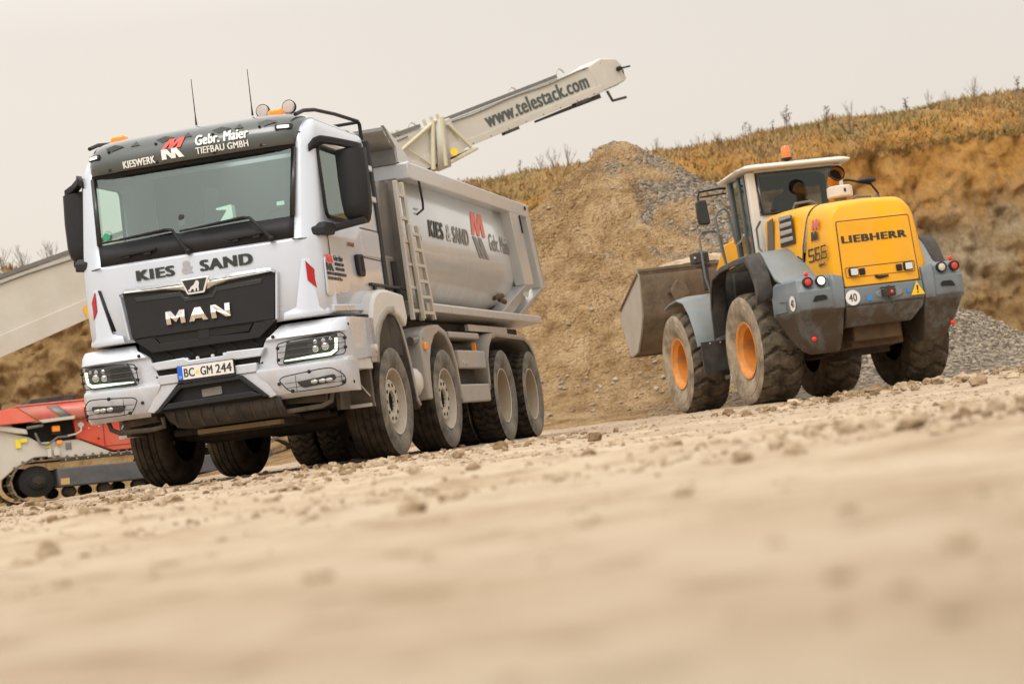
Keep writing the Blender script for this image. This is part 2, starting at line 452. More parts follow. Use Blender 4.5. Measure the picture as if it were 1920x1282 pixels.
def text(s, origin, xd, ud, w, h, mats, parent, bold=0.0, name='lettering', depth=0.004, shear=0.0, warp=None):
    """bold: the strokes are widened by laying shifted copies of the outline over each other in one mesh"""
    P, F = text_mesh(s, 0.0, space=1.0 + bold * 1.5)
    mn = P.min(0); mx = P.max(0)
    P = (P - mn) / (mx - mn)
    asp = (mx - mn)[0] / (mx - mn)[1]
    sx = bold * h * min(1.6, w / h / asp + .3) * 1.6; sy = bold * h * .5
    P = np.c_[P[:, 0] * (w - sx) + shear * P[:, 1] * h, P[:, 1] * (h - sy)]
    if bold < 0.006:
        return lay(P, F, name, origin, xd, ud, mats, parent, depth, warp)
    offs = [(0, 0), (sx * .5, sy), (sx, 0), (sx, sy), (0, sy)]
    o = lay(P, F, name, origin, xd, ud, mats, parent, depth, warp)
    bm = bmesh.new(); bm.from_mesh(o.data)
    for k, (dx, dy) in enumerate(offs[1:]):
        q = lay(P + np.array([dx, dy]), F, 'tmp', origin, xd, ud, mats, None, depth - .00025 * (k + 1), warp)
        bm.from_mesh(q.data)
        me = q.data; bpy.data.objects.remove(q); bpy.data.meshes.remove(me)
    bm.to_mesh(o.data); bm.free()
    return o

def poly2d(pts, origin, xd, ud, mats, parent, name, depth=0.004, warp=None):
    return lay(np.array(pts, float), [tuple(range(len(pts)))], name, origin, xd, ud, mats, parent, depth, warp)

def m_glyph(w, h, shear, flip=False):
    g = [(0, 0), (.08, 1), (.36, 1), (.47, .5), (.60, 1), (.86, 1), (1, 0), (.78, 0), (.70, .60), (.58, 0), (.40, 0), (.26, .60), (.20, 0)]
    return [(x * w + shear * y * h, y * h) for x, y in g]

# ------------------------------------------------------------------ noise
def _h(ix, iy, seed):
    n = (ix.astype(np.int64) * 374761393 + iy.astype(np.int64) * 668265263 + seed * 974634777) & 0xFFFFFFFF
    n = ((n ^ (n >> 13)) * 1274126177) & 0xFFFFFFFF
    n = n ^ (n >> 16)
    return (n & 0xFFFFFF) / float(0xFFFFFF)
def vnoise(x, y, seed=0):
    xi = np.floor(x); yi = np.floor(y); fx = x - xi; fy = y - yi
    fx = fx * fx * (3 - 2 * fx); fy = fy * fy * (3 - 2 * fy)
    a = _h(xi, yi, seed); b = _h(xi + 1, yi, seed); c = _h(xi, yi + 1, seed); d = _h(xi + 1, yi + 1, seed)
    return (a * (1 - fx) + b * fx) * (1 - fy) + (c * (1 - fx) + d * fx) * fy
def fbm(x, y, o=4, seed=0, gain=0.5, lac=2.03):
    s = 0; a = 1; t = 0
    x = np.asarray(x, float); y = np.asarray(y, float)
    for i in range(o):
        s = s + a * (vnoise(x, y, seed + i * 17) - 0.5); t += a
        x = x * lac + 3.1; y = y * lac + 1.7; a *= gain
    return s / t * 2
def sstep(a, b, x):
    t = np.clip((x - a) / (b - a), 0, 1); return t * t * (3 - 2 * t)
def np_obj(name, V, F, mats, smooth=True, parent=None, mi=None):
    me = bpy.data.meshes.new(name)
    V = np.asarray(V, np.float32); F = np.asarray(F, np.int32); k = F.shape[1]
    me.vertices.add(len(V)); me.vertices.foreach_set('co', V.ravel())
    me.loops.add(F.size); me.loops.foreach_set('vertex_index', F.ravel())
    me.polygons.add(len(F)); me.polygons.foreach_set('loop_start', np.arange(0, F.size, k, dtype=np.int32))
    me.polygons.foreach_set('loop_total', np.full(len(F), k, np.int32))
    if not isinstance(mats, (list, tuple)): mats = [mats]
    for m_ in mats: me.materials.append(m_)
    if mi is not None: me.polygons.foreach_set('material_index', np.asarray(mi, np.int32))
    me.update(calc_edges=True)
    me.polygons.foreach_set('use_smooth', [smooth] * len(F))
    o = bpy.data.objects.new(name, me); col.objects.link(o)
    if parent is not None: o.parent = parent
    return o
def grid_faces(nr, nc, wrap=False):
    i = np.arange(nr - 1)[:, None]; j = np.arange(nc if wrap else nc - 1)[None, :]
    j2 = (j + 1) % nc
    a = i * nc + j; b = i * nc + j2; c = (i + 1) * nc + j2; d = (i + 1) * nc + j
    return np.stack([a, b, c, d], -1).reshape(-1, 4)
def ico(sub_=0):
    bm = bmesh.new(); bmesh.ops.create_icosphere(bm, subdivisions=sub_ + 1, radius=1.0)
    V = np.array([v.co[:] for v in bm.verts]); bm.verts.index_update()
    F = np.array([[v.index for v in f.verts] for f in bm.faces]); bm.free()
    return V, F
def rocks(pos, size, sub_=0, flat=0.95, jit=0.35):
    """many lumps as arrays"""
    V0, F0 = ico(sub_); n = len(pos); m_ = len(V0)
    a = rng.uniform(0, 2 * np.pi, n); ca, sa = np.cos(a), np.sin(a)
    s3 = size[:, None] * np.c_[rng.uniform(.7, 1.3, n), rng.uniform(.7, 1.3, n), rng.uniform(.5, 1.0, n) * flat]
    J = 1 + jit * (rng.random((n, m_, 1)) - 0.5) * 2
    P = V0[None] * J * s3[:, None, :]
    X = P[..., 0] * ca[:, None] - P[..., 1] * sa[:, None]; Y = P[..., 0] * sa[:, None] + P[..., 1] * ca[:, None]
    P = np.stack([X, Y, P[..., 2]], -1) + pos[:, None, :]
    F = F0[None] + (np.arange(n) * m_)[:, None, None]
    return P.reshape(-1, 3), F.reshape(-1, 3)
# ------------------------------------------------------------------ earth materials
def earth(name, stops, scale, detail=10, bump=0.5, bscale=8.0, bdist=0.05, mapscale=(1, 1, 1), vor=None, second=None, far=None):
    m = bpy.data.materials.new(name); m.use_nodes = True
    t = m.node_tree; nd = t.nodes; L = t.links
    b = nd['Principled BSDF']; b.inputs['Roughness'].default_value = 0.95; b.inputs['Specular IOR Level'].default_value = 0.15
    co = nd.new('ShaderNodeTexCoord'); mp = nd.new('ShaderNodeMapping'); mp.inputs['Scale'].default_value = mapscale
    L.new(co.outputs['Object'], mp.inputs['Vector'])
    n = nd.new('ShaderNodeTexNoise'); n.inputs['Scale'].default_value = scale; n.inputs['Detail'].default_value = detail
    n.inputs['Roughness'].default_value = 0.7
    L.new(mp.outputs[0], n.inputs['Vector'])
    cr_ = nd.new('ShaderNodeValToRGB'); e = cr_.color_ramp.elements
    e[0].position, e[0].color = stops[0][0], (*stops[0][1], 1); e[1].position, e[1].color = stops[-1][0], (*stops[-1][1], 1)
    for p, c in stops[1:-1]:
        q = e.new(p); q.color = (*c, 1)
    L.new(n.outputs['Fac'], cr_.inputs[0]); last = cr_.outputs[0]
    if second:       # (scale, colour, lo, hi, amount)
        n2 = nd.new('ShaderNodeTexNoise'); n2.inputs['Scale'].default_value = second[0]; n2.inputs['Detail'].default_value = 7
        L.new(co.outputs['Object'], n2.inputs['Vector'])
        r = nd.new('ShaderNodeMapRange'); r.inputs['From Min'].default_value = second[2]; r.inputs['From Max'].default_value = second[3]; r.inputs['To Max'].default_value = second[4]
        L.new(n2.outputs['Fac'], r.inputs['Value'])
        mx = nd.new('ShaderNodeMix'); mx.data_type = 'RGBA'; mx.inputs['B'].default_value = (*second[1], 1)
        L.new(r.outputs[0], mx.inputs['Factor']); L.new(last, mx.inputs['A']); last = mx.outputs['Result']
    if far:          # (colour, y from, y to, amount): damp churned earth where the machines drive, in patches
        sx = nd.new('ShaderNodeSeparateXYZ'); L.new(co.outputs['Object'], sx.inputs[0])
        r = nd.new('ShaderNodeMapRange'); r.inputs['From Min'].default_value = far[1]; r.inputs['From Max'].default_value = far[2]; r.inputs['To Min'].default_value = -0.25; r.inputs['To Max'].default_value = 0.10
        L.new(sx.outputs['Y'], r.inputs['Value'])
        n3 = nd.new('ShaderNodeTexNoise'); n3.inputs['Scale'].default_value = 1.1; n3.inputs['Detail'].default_value = 9; n3.inputs['Roughness'].default_value = 0.72
        L.new(co.outputs['Object'], n3.inputs['Vector'])
        ad = nd.new('ShaderNodeMath'); ad.operation = 'ADD'; L.new(r.outputs[0], ad.inputs[0]); L.new(n3.outputs['Fac'], ad.inputs[1])
        r2 = nd.new('ShaderNodeMapRange'); r2.inputs['From Min'].default_value = 0.42; r2.inputs['From Max'].default_value = 0.66; r2.inputs['To Max'].default_value = far[3]
        L.new(ad.outputs[0], r2.inputs['Value'])
        mx = nd.new('ShaderNodeMix'); mx.data_type = 'RGBA'; mx.inputs['B'].default_value = (*far[0], 1)
        L.new(r2.outputs[0], mx.inputs['Factor']); L.new(last, mx.inputs['A']); last = mx.outputs['Result']
    h = None
    nb = nd.new('ShaderNodeTexNoise'); nb.inputs['Scale'].default_value = bscale; nb.inputs['Detail'].default_value = 12; nb.inputs['Roughness'].default_value = 0.75
    L.new(co.outputs['Object'], nb.inputs['Vector']); h = nb.outputs['Fac']
    if vor:          # (scale, colour a, colour b, mask scale, lo, hi): gravel stones showing where the mask is high
        v = nd.new('ShaderNodeTexVoronoi'); v.inputs['Scale'].default_value = vor[0]; v.feature = 'F1'
        L.new(co.outputs['Object'], v.inputs['Vector'])
        sp = nd.new('ShaderNodeSeparateColor'); L.new(v.outputs['Color'], sp.inputs[0])
        mv = nd.new('ShaderNodeMix'); mv.data_type = 'RGBA'; mv.inputs['A'].default_value = (*vor[1], 1); mv.inputs['B'].default_value = (*vor[2], 1)
        L.new(sp.outputs[0], mv.inputs['Factor'])
        nm = nd.new('ShaderNodeTexNoise'); nm.inputs['Scale'].default_value = vor[3]; nm.inputs['Detail'].default_value = 6
        mp2 = nd.new('ShaderNodeMapping'); mp2.inputs['Scale'].default_value = (1, 1, 0.35); L.new(co.outputs['Object'], mp2.inputs['Vector'])
        L.new(mp2.outputs[0], nm.inputs['Vector'])
        xs = nd.new('ShaderNodeSeparateXYZ'); L.new(co.outputs['Object'], xs.inputs[0])
        xa = nd.new('ShaderNodeMapRange'); xa.inputs['From Min'].default_value = vor[6]; xa.inputs['From Max'].default_value = vor[7]; xa.inputs['To Min'].default_value = -0.22; xa.inputs['To Max'].default_value = 0.25
        L.new(xs.outputs['X'], xa.inputs['Value'])
        ad = nd.new('ShaderNodeMath'); ad.operation = 'ADD'; L.new(nm.outputs['Fac'], ad.inputs[0]); L.new(xa.outputs[0], ad.inputs[1])
        r = nd.new('ShaderNodeMapRange'); r.inputs['From Min'].default_value = vor[4]; r.inputs['From Max'].default_value = vor[5]
        L.new(ad.outputs[0], r.inputs['Value'])
        mx = nd.new('ShaderNodeMix'); mx.data_type = 'RGBA'
        L.new(r.outputs[0], mx.inputs['Factor']); L.new(last, mx.inputs['A']); L.new(mv.outputs['Result'], mx.inputs['B']); last = mx.outputs['Result']
        iv = nd.new('ShaderNodeMath'); iv.operation = 'MULTIPLY_ADD'; L.new(v.outputs['Distance'], iv.inputs[0]); iv.inputs[1].default_value = -1.2; L.new(nb.outputs['Fac'], iv.inputs[2])
        h = iv.outputs[0]
    bp = nd.new('ShaderNodeBump'); bp.inputs['Strength'].default_value = bump; bp.inputs['Distance'].default_value = bdist
    L.new(h, bp.inputs['Height']); L.new(bp.outputs[0], b.inputs['Normal'])
    L.new(last, b.inputs['Base Color'])
    return m

g_ground = earth('ground_sand', [(0.30, (0.34, 0.24, 0.15)), (0.43, (0.46, 0.35, 0.24)), (0.56, (0.54, 0.43, 0.31)), (0.75, (0.49, 0.385, 0.27))], 1.7,
                 bump=0.8, bscale=30, bdist=0.012, second=(8, (0.25, 0.165, 0.095), 0.57, 0.69, 0.65), far=((0.28, 0.20, 0.135), 3.5, 14.0, 0.65))
g_clod = earth('clod_earth', [(0.32, (0.15, 0.095, 0.05)), (0.42, (0.34, 0.25, 0.16)), (0.55, (0.47, 0.365, 0.25)), (0.7, (0.53, 0.42, 0.30))], 3.0, bump=0.6, bscale=60, bdist=0.01)
g_pile = earth('pile_sand_gravel', [(0.30, (0.20, 0.115, 0.042)), (0.43, (0.41, 0.255, 0.12)), (0.55, (0.56, 0.37, 0.19)), (0.70, (0.65, 0.46, 0.27))], 1.6, detail=14,
               bump=1.0, bscale=6, bdist=0.16, mapscale=(1, 1, 0.5), vor=(14, (0.13, 0.10, 0.07), (0.52, 0.435, 0.335), 1.1, 0.46, 0.60, -1.5, 3.0))
g_stone = earth('gravel_stones', [(0.3, (0.17, 0.135, 0.10)), (0.5, (0.34, 0.275, 0.205)), (0.7, (0.50, 0.43, 0.35))], 1.7, bump=0.2)
def cliff_mat():
    m = bpy.data.materials.new('quarry_face'); m.use_nodes = True
    t = m.node_tree; nd = t.nodes; L = t.links
    b = nd['Principled BSDF']; b.inputs['Roughness'].default_value = 0.95; b.inputs['Specular IOR Level'].default_value = 0.1
    co = nd.new('ShaderNodeTexCoord'); sp = nd.new('ShaderNodeSeparateXYZ'); L.new(co.outputs['Object'], sp.inputs[0])
    def noise(sc, stretch=1.0, det=8, rough=.65):
        mp = nd.new('ShaderNodeMapping'); mp.inputs['Scale'].default_value = (1, .4, stretch); L.new(co.outputs['Object'], mp.inputs['Vector'])
        n = nd.new('ShaderNodeTexNoise'); n.inputs['Scale'].default_value = sc; n.inputs['Detail'].default_value = det; n.inputs['Roughness'].default_value = rough
        L.new(mp.outputs[0], n.inputs['Vector']); return n.outputs['Fac']
    def rng_(v, a, b_, c_=0.0, d=1.0):
        r = nd.new('ShaderNodeMapRange'); r.inputs['From Min'].default_value = a; r.inputs['From Max'].default_value = b_; r.inputs['To Min'].default_value = c_; r.inputs['To Max'].default_value = d
        L.new(v, r.inputs['Value']); return r.outputs[0]
    def math_(op, a, b_):
        n = nd.new('ShaderNodeMath'); n.operation = op
        for i, v in enumerate((a, b_)):
            if isinstance(v, (int, float)): n.inputs[i].default_value = v
            else: L.new(v, n.inputs[i])
        return n.outputs[0]
    def mix(f, A, B):
        x = nd.new('ShaderNodeMix'); x.data_type = 'RGBA'; L.new(f, x.inputs['Factor'])
        for k, v in (('A', A), ('B', B)):
            if isinstance(v, tuple): x.inputs[k].default_value = (*v, 1)
            else: L.new(v, x.inputs[k])
        return x.outputs['Result']
    def ramp(v, stops):
        r = nd.new('ShaderNodeValToRGB'); e = r.color_ramp.elements
        e[0].position, e[0].color = stops[0][0], (*stops[0][1], 1); e[1].position, e[1].color = stops[-1][0], (*stops[-1][1], 1)
        for p, cc in stops[1:-1]:
            q = e.new(p); q.color = (*cc, 1)
        L.new(v, r.inputs[0]); return r.outputs[0]
    streak = noise(1.3, .55, 14, .80)
    brown = ramp(streak, [(.30, (.18, .098, .038)), (.43, (.40, .24, .10)), (.54, (.56, .36, .165)), (.68, (.66, .47, .26))])
    oran = ramp(streak, [(.30, (.30, .125, .030)), (.43, (.58, .285, .070)), (.54, (.76, .40, .11)), (.68, (.76, .48, .19))])
    grey = ramp(noise(2.0, .6, 14, .80), [(.32, (.20, .138, .078)), (.44, (.45, .335, .20)), (.56, (.62, .485, .31)), (.70, (.70, .57, .39))])
    big = noise(.10, .6, 4)
    g = rng_(math_('ADD', big, rng_(sp.outputs['X'], 7, 18, -.14, .10)), .50, .57)
    g = math_('MULTIPLY', g, rng_(math_('ADD', sp.outputs['Z'], math_('MULTIPLY', noise(.35, 1, 5), 6.0)), 13.0, 10.5))
    base = mix(g, brown, grey)
    h = math_('ADD', sp.outputs['Z'], math_('MULTIPLY', noise(.28, .5, 8, .75), 12.0))
    o = math_('MULTIPLY', rng_(h, 12.2, 15.2), rng_(math_('ADD', sp.outputs['X'], math_('MULTIPLY', noise(.1, 1, 3), 16)), -12, 2, .30, 1))
    base = mix(o, base, oran)
    crevice_shade = rng_(noise(.9, .35, 12, .8), .55, .68, 0, .5)  # dark upright streaks: crevice shade painted into the face colour
    base = mix(crevice_shade, base, (.105, .060, .030))
    pebb = rng_(noise(5.0, .9, 8, .85), .54, .64, 0, .55)
    base = mix(pebb, base, (.62, .48, .32))
    L.new(base, b.inputs['Base Color'])
    bp = nd.new('ShaderNodeBump'); bp.inputs['Strength'].default_value = 1.0; bp.inputs['Distance'].default_value = 0.55
    L.new(math_('ADD', noise(3.5, .7, 12, .8), math_('MULTIPLY', streak, .8)), bp.inputs['Height']); L.new(bp.outputs[0], b.inputs['Normal'])
    return m
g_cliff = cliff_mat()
g_turf = earth('dry_turf', [(0.30, (0.13, 0.08, 0.032)), (0.45, (0.30, 0.19, 0.075)), (0.58, (0.42, 0.275, 0.115)), (0.72, (0.27, 0.20, 0.075))], 0.7,
               bump=1.0, bscale=4, bdist=0.25, second=(0.35, (0.23, 0.165, 0.05), 0.52, 0.65, 0.6))
grassm = mat('dry_grass_blades', (0.30, 0.185, 0.07), 0.8, var=0.4, vscale=0.6)
grassm2 = mat('olive_grass_blades', (0.25, 0.175, 0.058), 0.8, var=0.4, vscale=0.6)
weedm = mat('dry_weed_brown', (0.10, 0.062, 0.04), 0.9, var=0.3)
weedm2 = mat('bare_twig_grey', (0.22, 0.185, 0.16), 0.9, var=0.3)

# ------------------------------------------------------------------ the ground: one sheet, fine before the camera, out to the horizon
def ground_h(x, y):
    r = np.hypot(x, y)
    z = 0.035 * fbm(x * 0.35, y * 0.35, 3, 5) * sstep(1.0, 6.0, r)
    z += 0.012 * fbm(x * 2.1, y * 2.1, 3, 11) * sstep(0.2, 2.0, r)
    rough = 0.25 + 1.3 * sstep(0.05, 0.55, fbm(x * 0.30 + 7, y * 0.30, 3, 23) + 0.2)
    z += 0.016 * rough * fbm(x * 9, y * 9, 4, 31) * sstep(0.4, 4.0, r)
    # tread ruts running past the machines
    z += 0.012 * np.sin((x * 0.9 + y * 0.35) * 6 + 3 * fbm(x * .5, y * .5, 2, 3)) * sstep(0.0, 0.5, fbm(x * 0.22, y * 0.22, 2, 41)) * sstep(2, 7, r)
    # a low churned bank between the camera and the loader
    z += 0.055 * sstep(2.0, 4.0, x) * np.exp(-((y - 14.5 - 0.4 * x) / 2.0) ** 2) * (1 + 0.8 * fbm(x * 3, y * 3, 4, 51))
    # the floor falls away to the left, behind the truck
    z -= 0.055 * np.clip(-(x + 4.5), 0, 8) * sstep(16, 30, y)
    # level under the truck
    under = sstep(26, 23.5, y) * sstep(15.5, 16.8, y) * sstep(-5.5, -4.4, x) * sstep(1.0, 0.0, x)
    return z * (1 - 0.75 * under) - 0.012
ang = np.concatenate([np.linspace(-180, -60, 25)[:-1], np.linspace(-60, -22, 60)[:-1], np.linspace(-22, 22, 460), np.linspace(22, 60, 60)[1:], np.linspace(60, 180, 25)[1:-1]])
ang = np.radians(ang)
rad = np.concatenate([[0.02, 0.1, 0.2, 0.28], np.geomspace(0.36, 60, 440), np.geomspace(64, 900, 24)])
A, Rr = np.meshgrid(ang, rad)
GX, GY = Rr * np.sin(A), Rr * np.cos(A)
GZ = ground_h(GX, GY)
GZ[:3] = GZ[:3].mean()
ground = np_obj('ground', np.stack([GX, GY, GZ], -1).reshape(-1, 3), grid_faces(len(rad), len(ang), True), g_ground)
tag(ground, kind='structure')

# clods and pebbles lying on it (nobody could count them)
def scatter_ground(n, rmin, rmax, smin, smax, dens, seed, amin=-20, amax=20):
    r = np.exp(rng.uniform(np.log(rmin), np.log(rmax), n)); a = np.radians(rng.uniform(amin, amax, n))
    x, y = r * np.sin(a), r * np.cos(a)
    keep = rng.random(n) < np.clip(dens + 1.5 * fbm(x * 0.42 + seed, y * 0.42, 3, 60 + seed), 0.02, 1)
    x, y = x[keep], y[keep]
    s = smin + (smax - smin) * rng.random(len(x)) ** 3.2
    z = ground_h(x, y) + s * 0.2
    return np.c_[x, y, z], s
p1, s1 = scatter_ground(9000, 3.5, 40, 0.005, 0.032, 0.02, 1)
p2, s2 = scatter_ground(16000, 4.5, 40, 0.004, 0.014, 0.22, 2)
p3, s3 = scatter_ground(420, 0.9, 4.5, 0.003, 0.015, 0.10, 3)
# the churned band by the loader, thick with clods
n = 2200
xb = rng.uniform(1.5, 10, n); yb = 14.5 + 0.4 * xb + rng.normal(0, 1.3, n); sb = 0.008 + 0.048 * rng.random(n) ** 5
pb = np.c_[xb, yb, ground_h(xb, yb) + sb * 0.2]
# and on the left in front of the truck
n = 1500
xl = rng.uniform(-5.5, 0.5, n); yl = 12.5 + 0.25 * (xl + 3) + rng.normal(0, 1.6, n); sl = 0.006 + 0.038 * rng.random(n) ** 5
pl = np.c_[xl, yl, ground_h(xl, yl) + sl * 0.2]
Va, Fa = rocks(np.r_[p1, pb, pl], np.r_[s1, sb, sl], 1)
nsoft = len(p1)
dark = np.repeat((rng.random(len(Va) // 42) < np.where(np.arange(len(Va) // 42) < nsoft, 0.18, 0.55)).astype(int), 80)
g_clod_d = earth('clod_damp_earth', [(0.32, (0.10, 0.06, 0.03)), (0.45, (0.22, 0.145, 0.08)), (0.6, (0.33, 0.235, 0.145)), (0.7, (0.40, 0.30, 0.20))], 3.0, bump=0.6, bscale=60, bdist=0.01)
clods = np_obj('earth_clods', Va, Fa, [g_clod, g_clod_d], smooth=False, mi=dark)
tag(clods, kind='stuff')
Va, Fa = rocks(np.r_[p2, p3], np.r_[s2, s3], 0)
peb = np_obj('small_pebbles', Va, Fa, g_clod, smooth=True)
tag(peb, kind='stuff')

# ------------------------------------------------------------------ gravel pile
PX, PY, PH = 2.84, 44.0, 6.3
def pile_h(x, y):
    dx, dy = x - PX, y - PY
    r = np.hypot(dx, dy); th = np.arctan2(dy, dx)
    sl = 0.745 + 0.05 * np.cos(th - 2.8) + 0.03 * fbm(np.cos(th) * 2, np.sin(th) * 2, 2, 9)
    h = PH - sl * (np.sqrt(r * r + 0.10) - 0.2)
    # slump chutes down the face
    ridge = fbm(np.cos(th) * 9 + 3, np.sin(th) * 9, 3, 71)
    h = h + 0.34 * ridge * sstep(0.4, 3, r) + 0.11 * fbm(x * 1.1, y * 1.1, 4, 77) + 0.10 * fbm(x * 3.6, y * 3.6, 4, 78)
    apron = 0.55 * np.exp(-np.clip(r - 8.0, 0, 9) / 1.5) - 0.06
    h = np.log(np.exp(np.clip(h * 3.5, -40, 60)) + np.exp(np.clip(apron * 3.5, -40, 60))) / 3.5
    return h - 0.25 * sstep(10, 14, r)
th = np.linspace(0, 2 * np.pi, 620, endpoint=False); rr = np.concatenate([[0.001], np.linspace(0.06, 11, 230), np.linspace(11.3, 14, 8)])
T, RR = np.meshgrid(th, rr)
X, Y = PX + RR * np.cos(T), PY + RR * np.sin(T)
Z = pile_h(X, Y); Z[0] = Z[0].mean()
gp = np_obj('gravel_pile', np.stack([X - PX, Y - PY, Z], -1).reshape(-1, 3), grid_faces(len(rr), len(th), True), g_pile)
gp.location = (PX, PY, 0)
tag(gp, 'tall cone of brown sand and grey gravel under the conveyor tip', 'gravel pile')
n = 24000
r = 10.5 * np.sqrt(rng.random(n)); t = rng.uniform(np.pi * 0.95, 2.05 * np.pi, n)
x, y = PX + r * np.cos(t), PY + r * np.sin(t)
k = rng.random(n) < np.clip(0.20 + 0.12 * (x - PX) + 0.9 * fbm(x * .5, y * .5, 3, 90), 0.06, 1); x, y = x[k], y[k]
s = 0.010 + 0.05 * rng.random(len(x)) ** 4
Va, Fa = rocks(np.c_[x - PX, y - PY, pile_h(x, y) + s * 0.25], s, 0, flat=0.9)
ps = np_obj('loose_stones', Va, Fa, g_stone, parent=gp)
tag(ps, kind='stuff')

# ------------------------------------------------------------------ the quarry wall behind
ux = np.concatenate([np.linspace(-150, -34, 60)[:-1], np.linspace(-34, 34, 620), np.linspace(34, 150, 60)[1:]])
prof = [(-9, -0.9), (-5, -0.3), (-2.5, 0.5), (-1.2, 1.2)] + [(-0.9 + 4.2 * (i / 80.0) ** 1.15, 1.5 + 9.3 * i / 80.0) for i in range(81)] + \
       [(3.8, 11.3), (4.6, 11.75), (5.6, 12.1), (6.8, 12.5), (8.2, 12.85), (9.8, 13.15), (11.6, 13.4), (14, 13.6), (20, 13.8), (40, 13.9), (120, 14.0)]
prof = np.array(prof)
UX, PD = np.meshgrid(ux, prof[:, 0]); _, PZ = np.meshgrid(ux, prof[:, 1])
base_y = 91 + 2.2 * fbm(UX * 0.06, UX * 0 + 2, 3, 101) - 0.011 * np.clip(np.abs(UX) - 32, 0, 200) ** 2 * 0.6
topk = 1.0 + 0.0022 * UX + 0.03 * fbm(UX * 0.09, UX * 0, 4, 105)
topk = np.where(UX < -8, topk - 0.05 * sstep(-8, -25, UX), topk)
face = sstep(0.8, 2.5, PZ) * sstep(12.2, 10.2, PZ)
gul = 1.5 * (np.abs(fbm(UX * 0.22 + 0.5 * fbm(UX * .2, PZ * .4, 3, 7), PZ * 0.16, 4, 111)) ** 0.8) - 0.45
fine = 0.9 * fbm(UX * 0.6, PZ * 0.6, 5, 113) + 0.45 * fbm(UX * 1.7, PZ * 1.6, 4, 117)
dY = -face * (gul * 1.5 + fine * 1.1)
dZ = 0.45 * fbm(UX * 0.5, PD * 0.5, 4, 119) * sstep(10.5, 12, PZ) + 0.25 * face * fbm(UX * 1.3, PZ * 1.1, 3, 121)
CY = base_y + PD + dY
CZ = PZ * topk + dZ
F = grid_faces(len(prof), len(ux))
jj = (np.arange(len(F)) % (len(ux) - 1)); ii = np.arange(len(F)) // (len(ux) - 1)
fx = ux[jj]; fz = prof[ii, 1]
nz = fbm(fx * 0.16, fz * 0.22, 4, 131)
mi = np.where(fz + 1.6 * fbm(fx * 0.3, fz * 0.1, 4, 133) > 11.5, 1, 0)
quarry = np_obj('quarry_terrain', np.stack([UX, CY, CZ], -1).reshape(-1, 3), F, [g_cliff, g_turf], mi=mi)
tag(quarry, kind='structure')

def rim_point(x, back):
    """a point on the turf above the face: back = distance along the profile"""
    by = 91 + 2.2 * fbm(np.array([x * 0.06]), np.array([2.0]), 3, 101)[0] - 0.0066 * max(abs(x) - 32, 0) ** 2
    j = int(np.argmin(np.abs(ux - x))); i = int(np.argmin(np.abs(prof[:, 0] - back)))
    return Vector((float(UX[i, j]), float(CY[i, j]), float(CZ[i, j])))

# dry grass on the rim: uncountable
n = 30000
gi = rng.integers(len(prof) - 15, len(prof) - 3, n); gj = rng.integers(60, len(ux) - 62, n)
bx = UX[gi, gj] + rng.uniform(-.06, .06, n); f2 = rng.random(n)
by = CY[gi, gj] * (1 - f2) + CY[gi + 1, gj] * f2; bz = CZ[gi, gj] * (1 - f2) + CZ[gi + 1, gj] * f2
hh = rng.uniform(.08, .34, n) * (1 + 0.9 * fbm(bx * .5, by * .5, 3, 141)); w = rng.uniform(.02, .06, n)
lean = rng.normal(0, .16, (n, 2))
V = np.stack([np.c_[bx - w, by, bz - .05], np.c_[bx + w, by + rng.uniform(-.05, .05, n), bz - .05], np.c_[bx + lean[:, 0], by + lean[:, 1], bz + hh]], 1)
gmi = (fbm(bx * .18, by * .3, 3, 143) > 0.22).astype(int)
gr = np_obj('dry_grass', V.reshape(-1, 3), np.arange(3 * n).reshape(n, 3), [grassm, grassm2], smooth=False, mi=gmi)
tag(gr, kind='stuff')

# single dry plants standing against the sky
def weed(kind, seed):
    rd = random.Random(seed); mb = MB()
    if kind == 'stalk':            # upright stalk with short seed-laden side twigs
        for s_ in range(rd.randint(2, 4)):
            x0, y0 = rd.uniform(-.2, .2), rd.uniform(-.2, .2); h = rd.uniform(.8, 1.5); lx = rd.uniform(-.18, .18)
            mb.tube([(x0, y0, -.1), (x0 + lx * .5, y0, h * .5), (x0 + lx, y0, h)], [.022, .018, .008], 4)
            for q in range(rd.randint(9, 15)):
                t_ = rd.uniform(.35, 1.0); a = rd.uniform(0, 6.28); L_ = rd.uniform(.06, .20)
                b = Vector((x0 + lx * t_, y0, h * t_))
                e = b + Vector((math.cos(a) * L_, math.sin(a) * L_, L_ * rd.uniform(.3, 1.2)))
                mb.tube([b, e], [.008, .012], 3)
                mb.ball(e, rd.uniform(.018, .042), 3, sc=(1, 1, 1.4))
    else:                          # bushy fan of bare twigs
        for s_ in range(rd.randint(7, 11)):
            a = rd.uniform(0, 6.28); sp_ = rd.uniform(.1, .65); h = rd.uniform(.6, 1.35)
            p0 = Vector((0, 0, -.1)); p1_ = Vector((math.cos(a) * sp_ * .4, math.sin(a) * sp_ * .4, h * .5)); p2_ = Vector((math.cos(a) * sp_, math.sin(a) * sp_, h))
            mb.tube([p0, p1_, p2_], [.02, .014, .005], 4)
            for q in range(7):
                t_ = rd.uniform(.35, 1); b = p1_.lerp(p2_, (t_ - .35) / .65); a2 = rd.uniform(0, 6.28); L_ = rd.uniform(.12, .35)
                mb.tube([b, b + Vector((math.cos(a2) * L_ * .5, math.sin(a2) * L_ * .5, L_))], [.008, .004], 3)
    return mb
protos = []
for i in range(5): protos.append(('stalk', weed('stalk', 100 + i).build('dry_weed', weedm, smooth=None)))
for i in range(4): protos.append(('bush', weed('bush', 200 + i).build('bare_shrub', weedm2, smooth=None)))
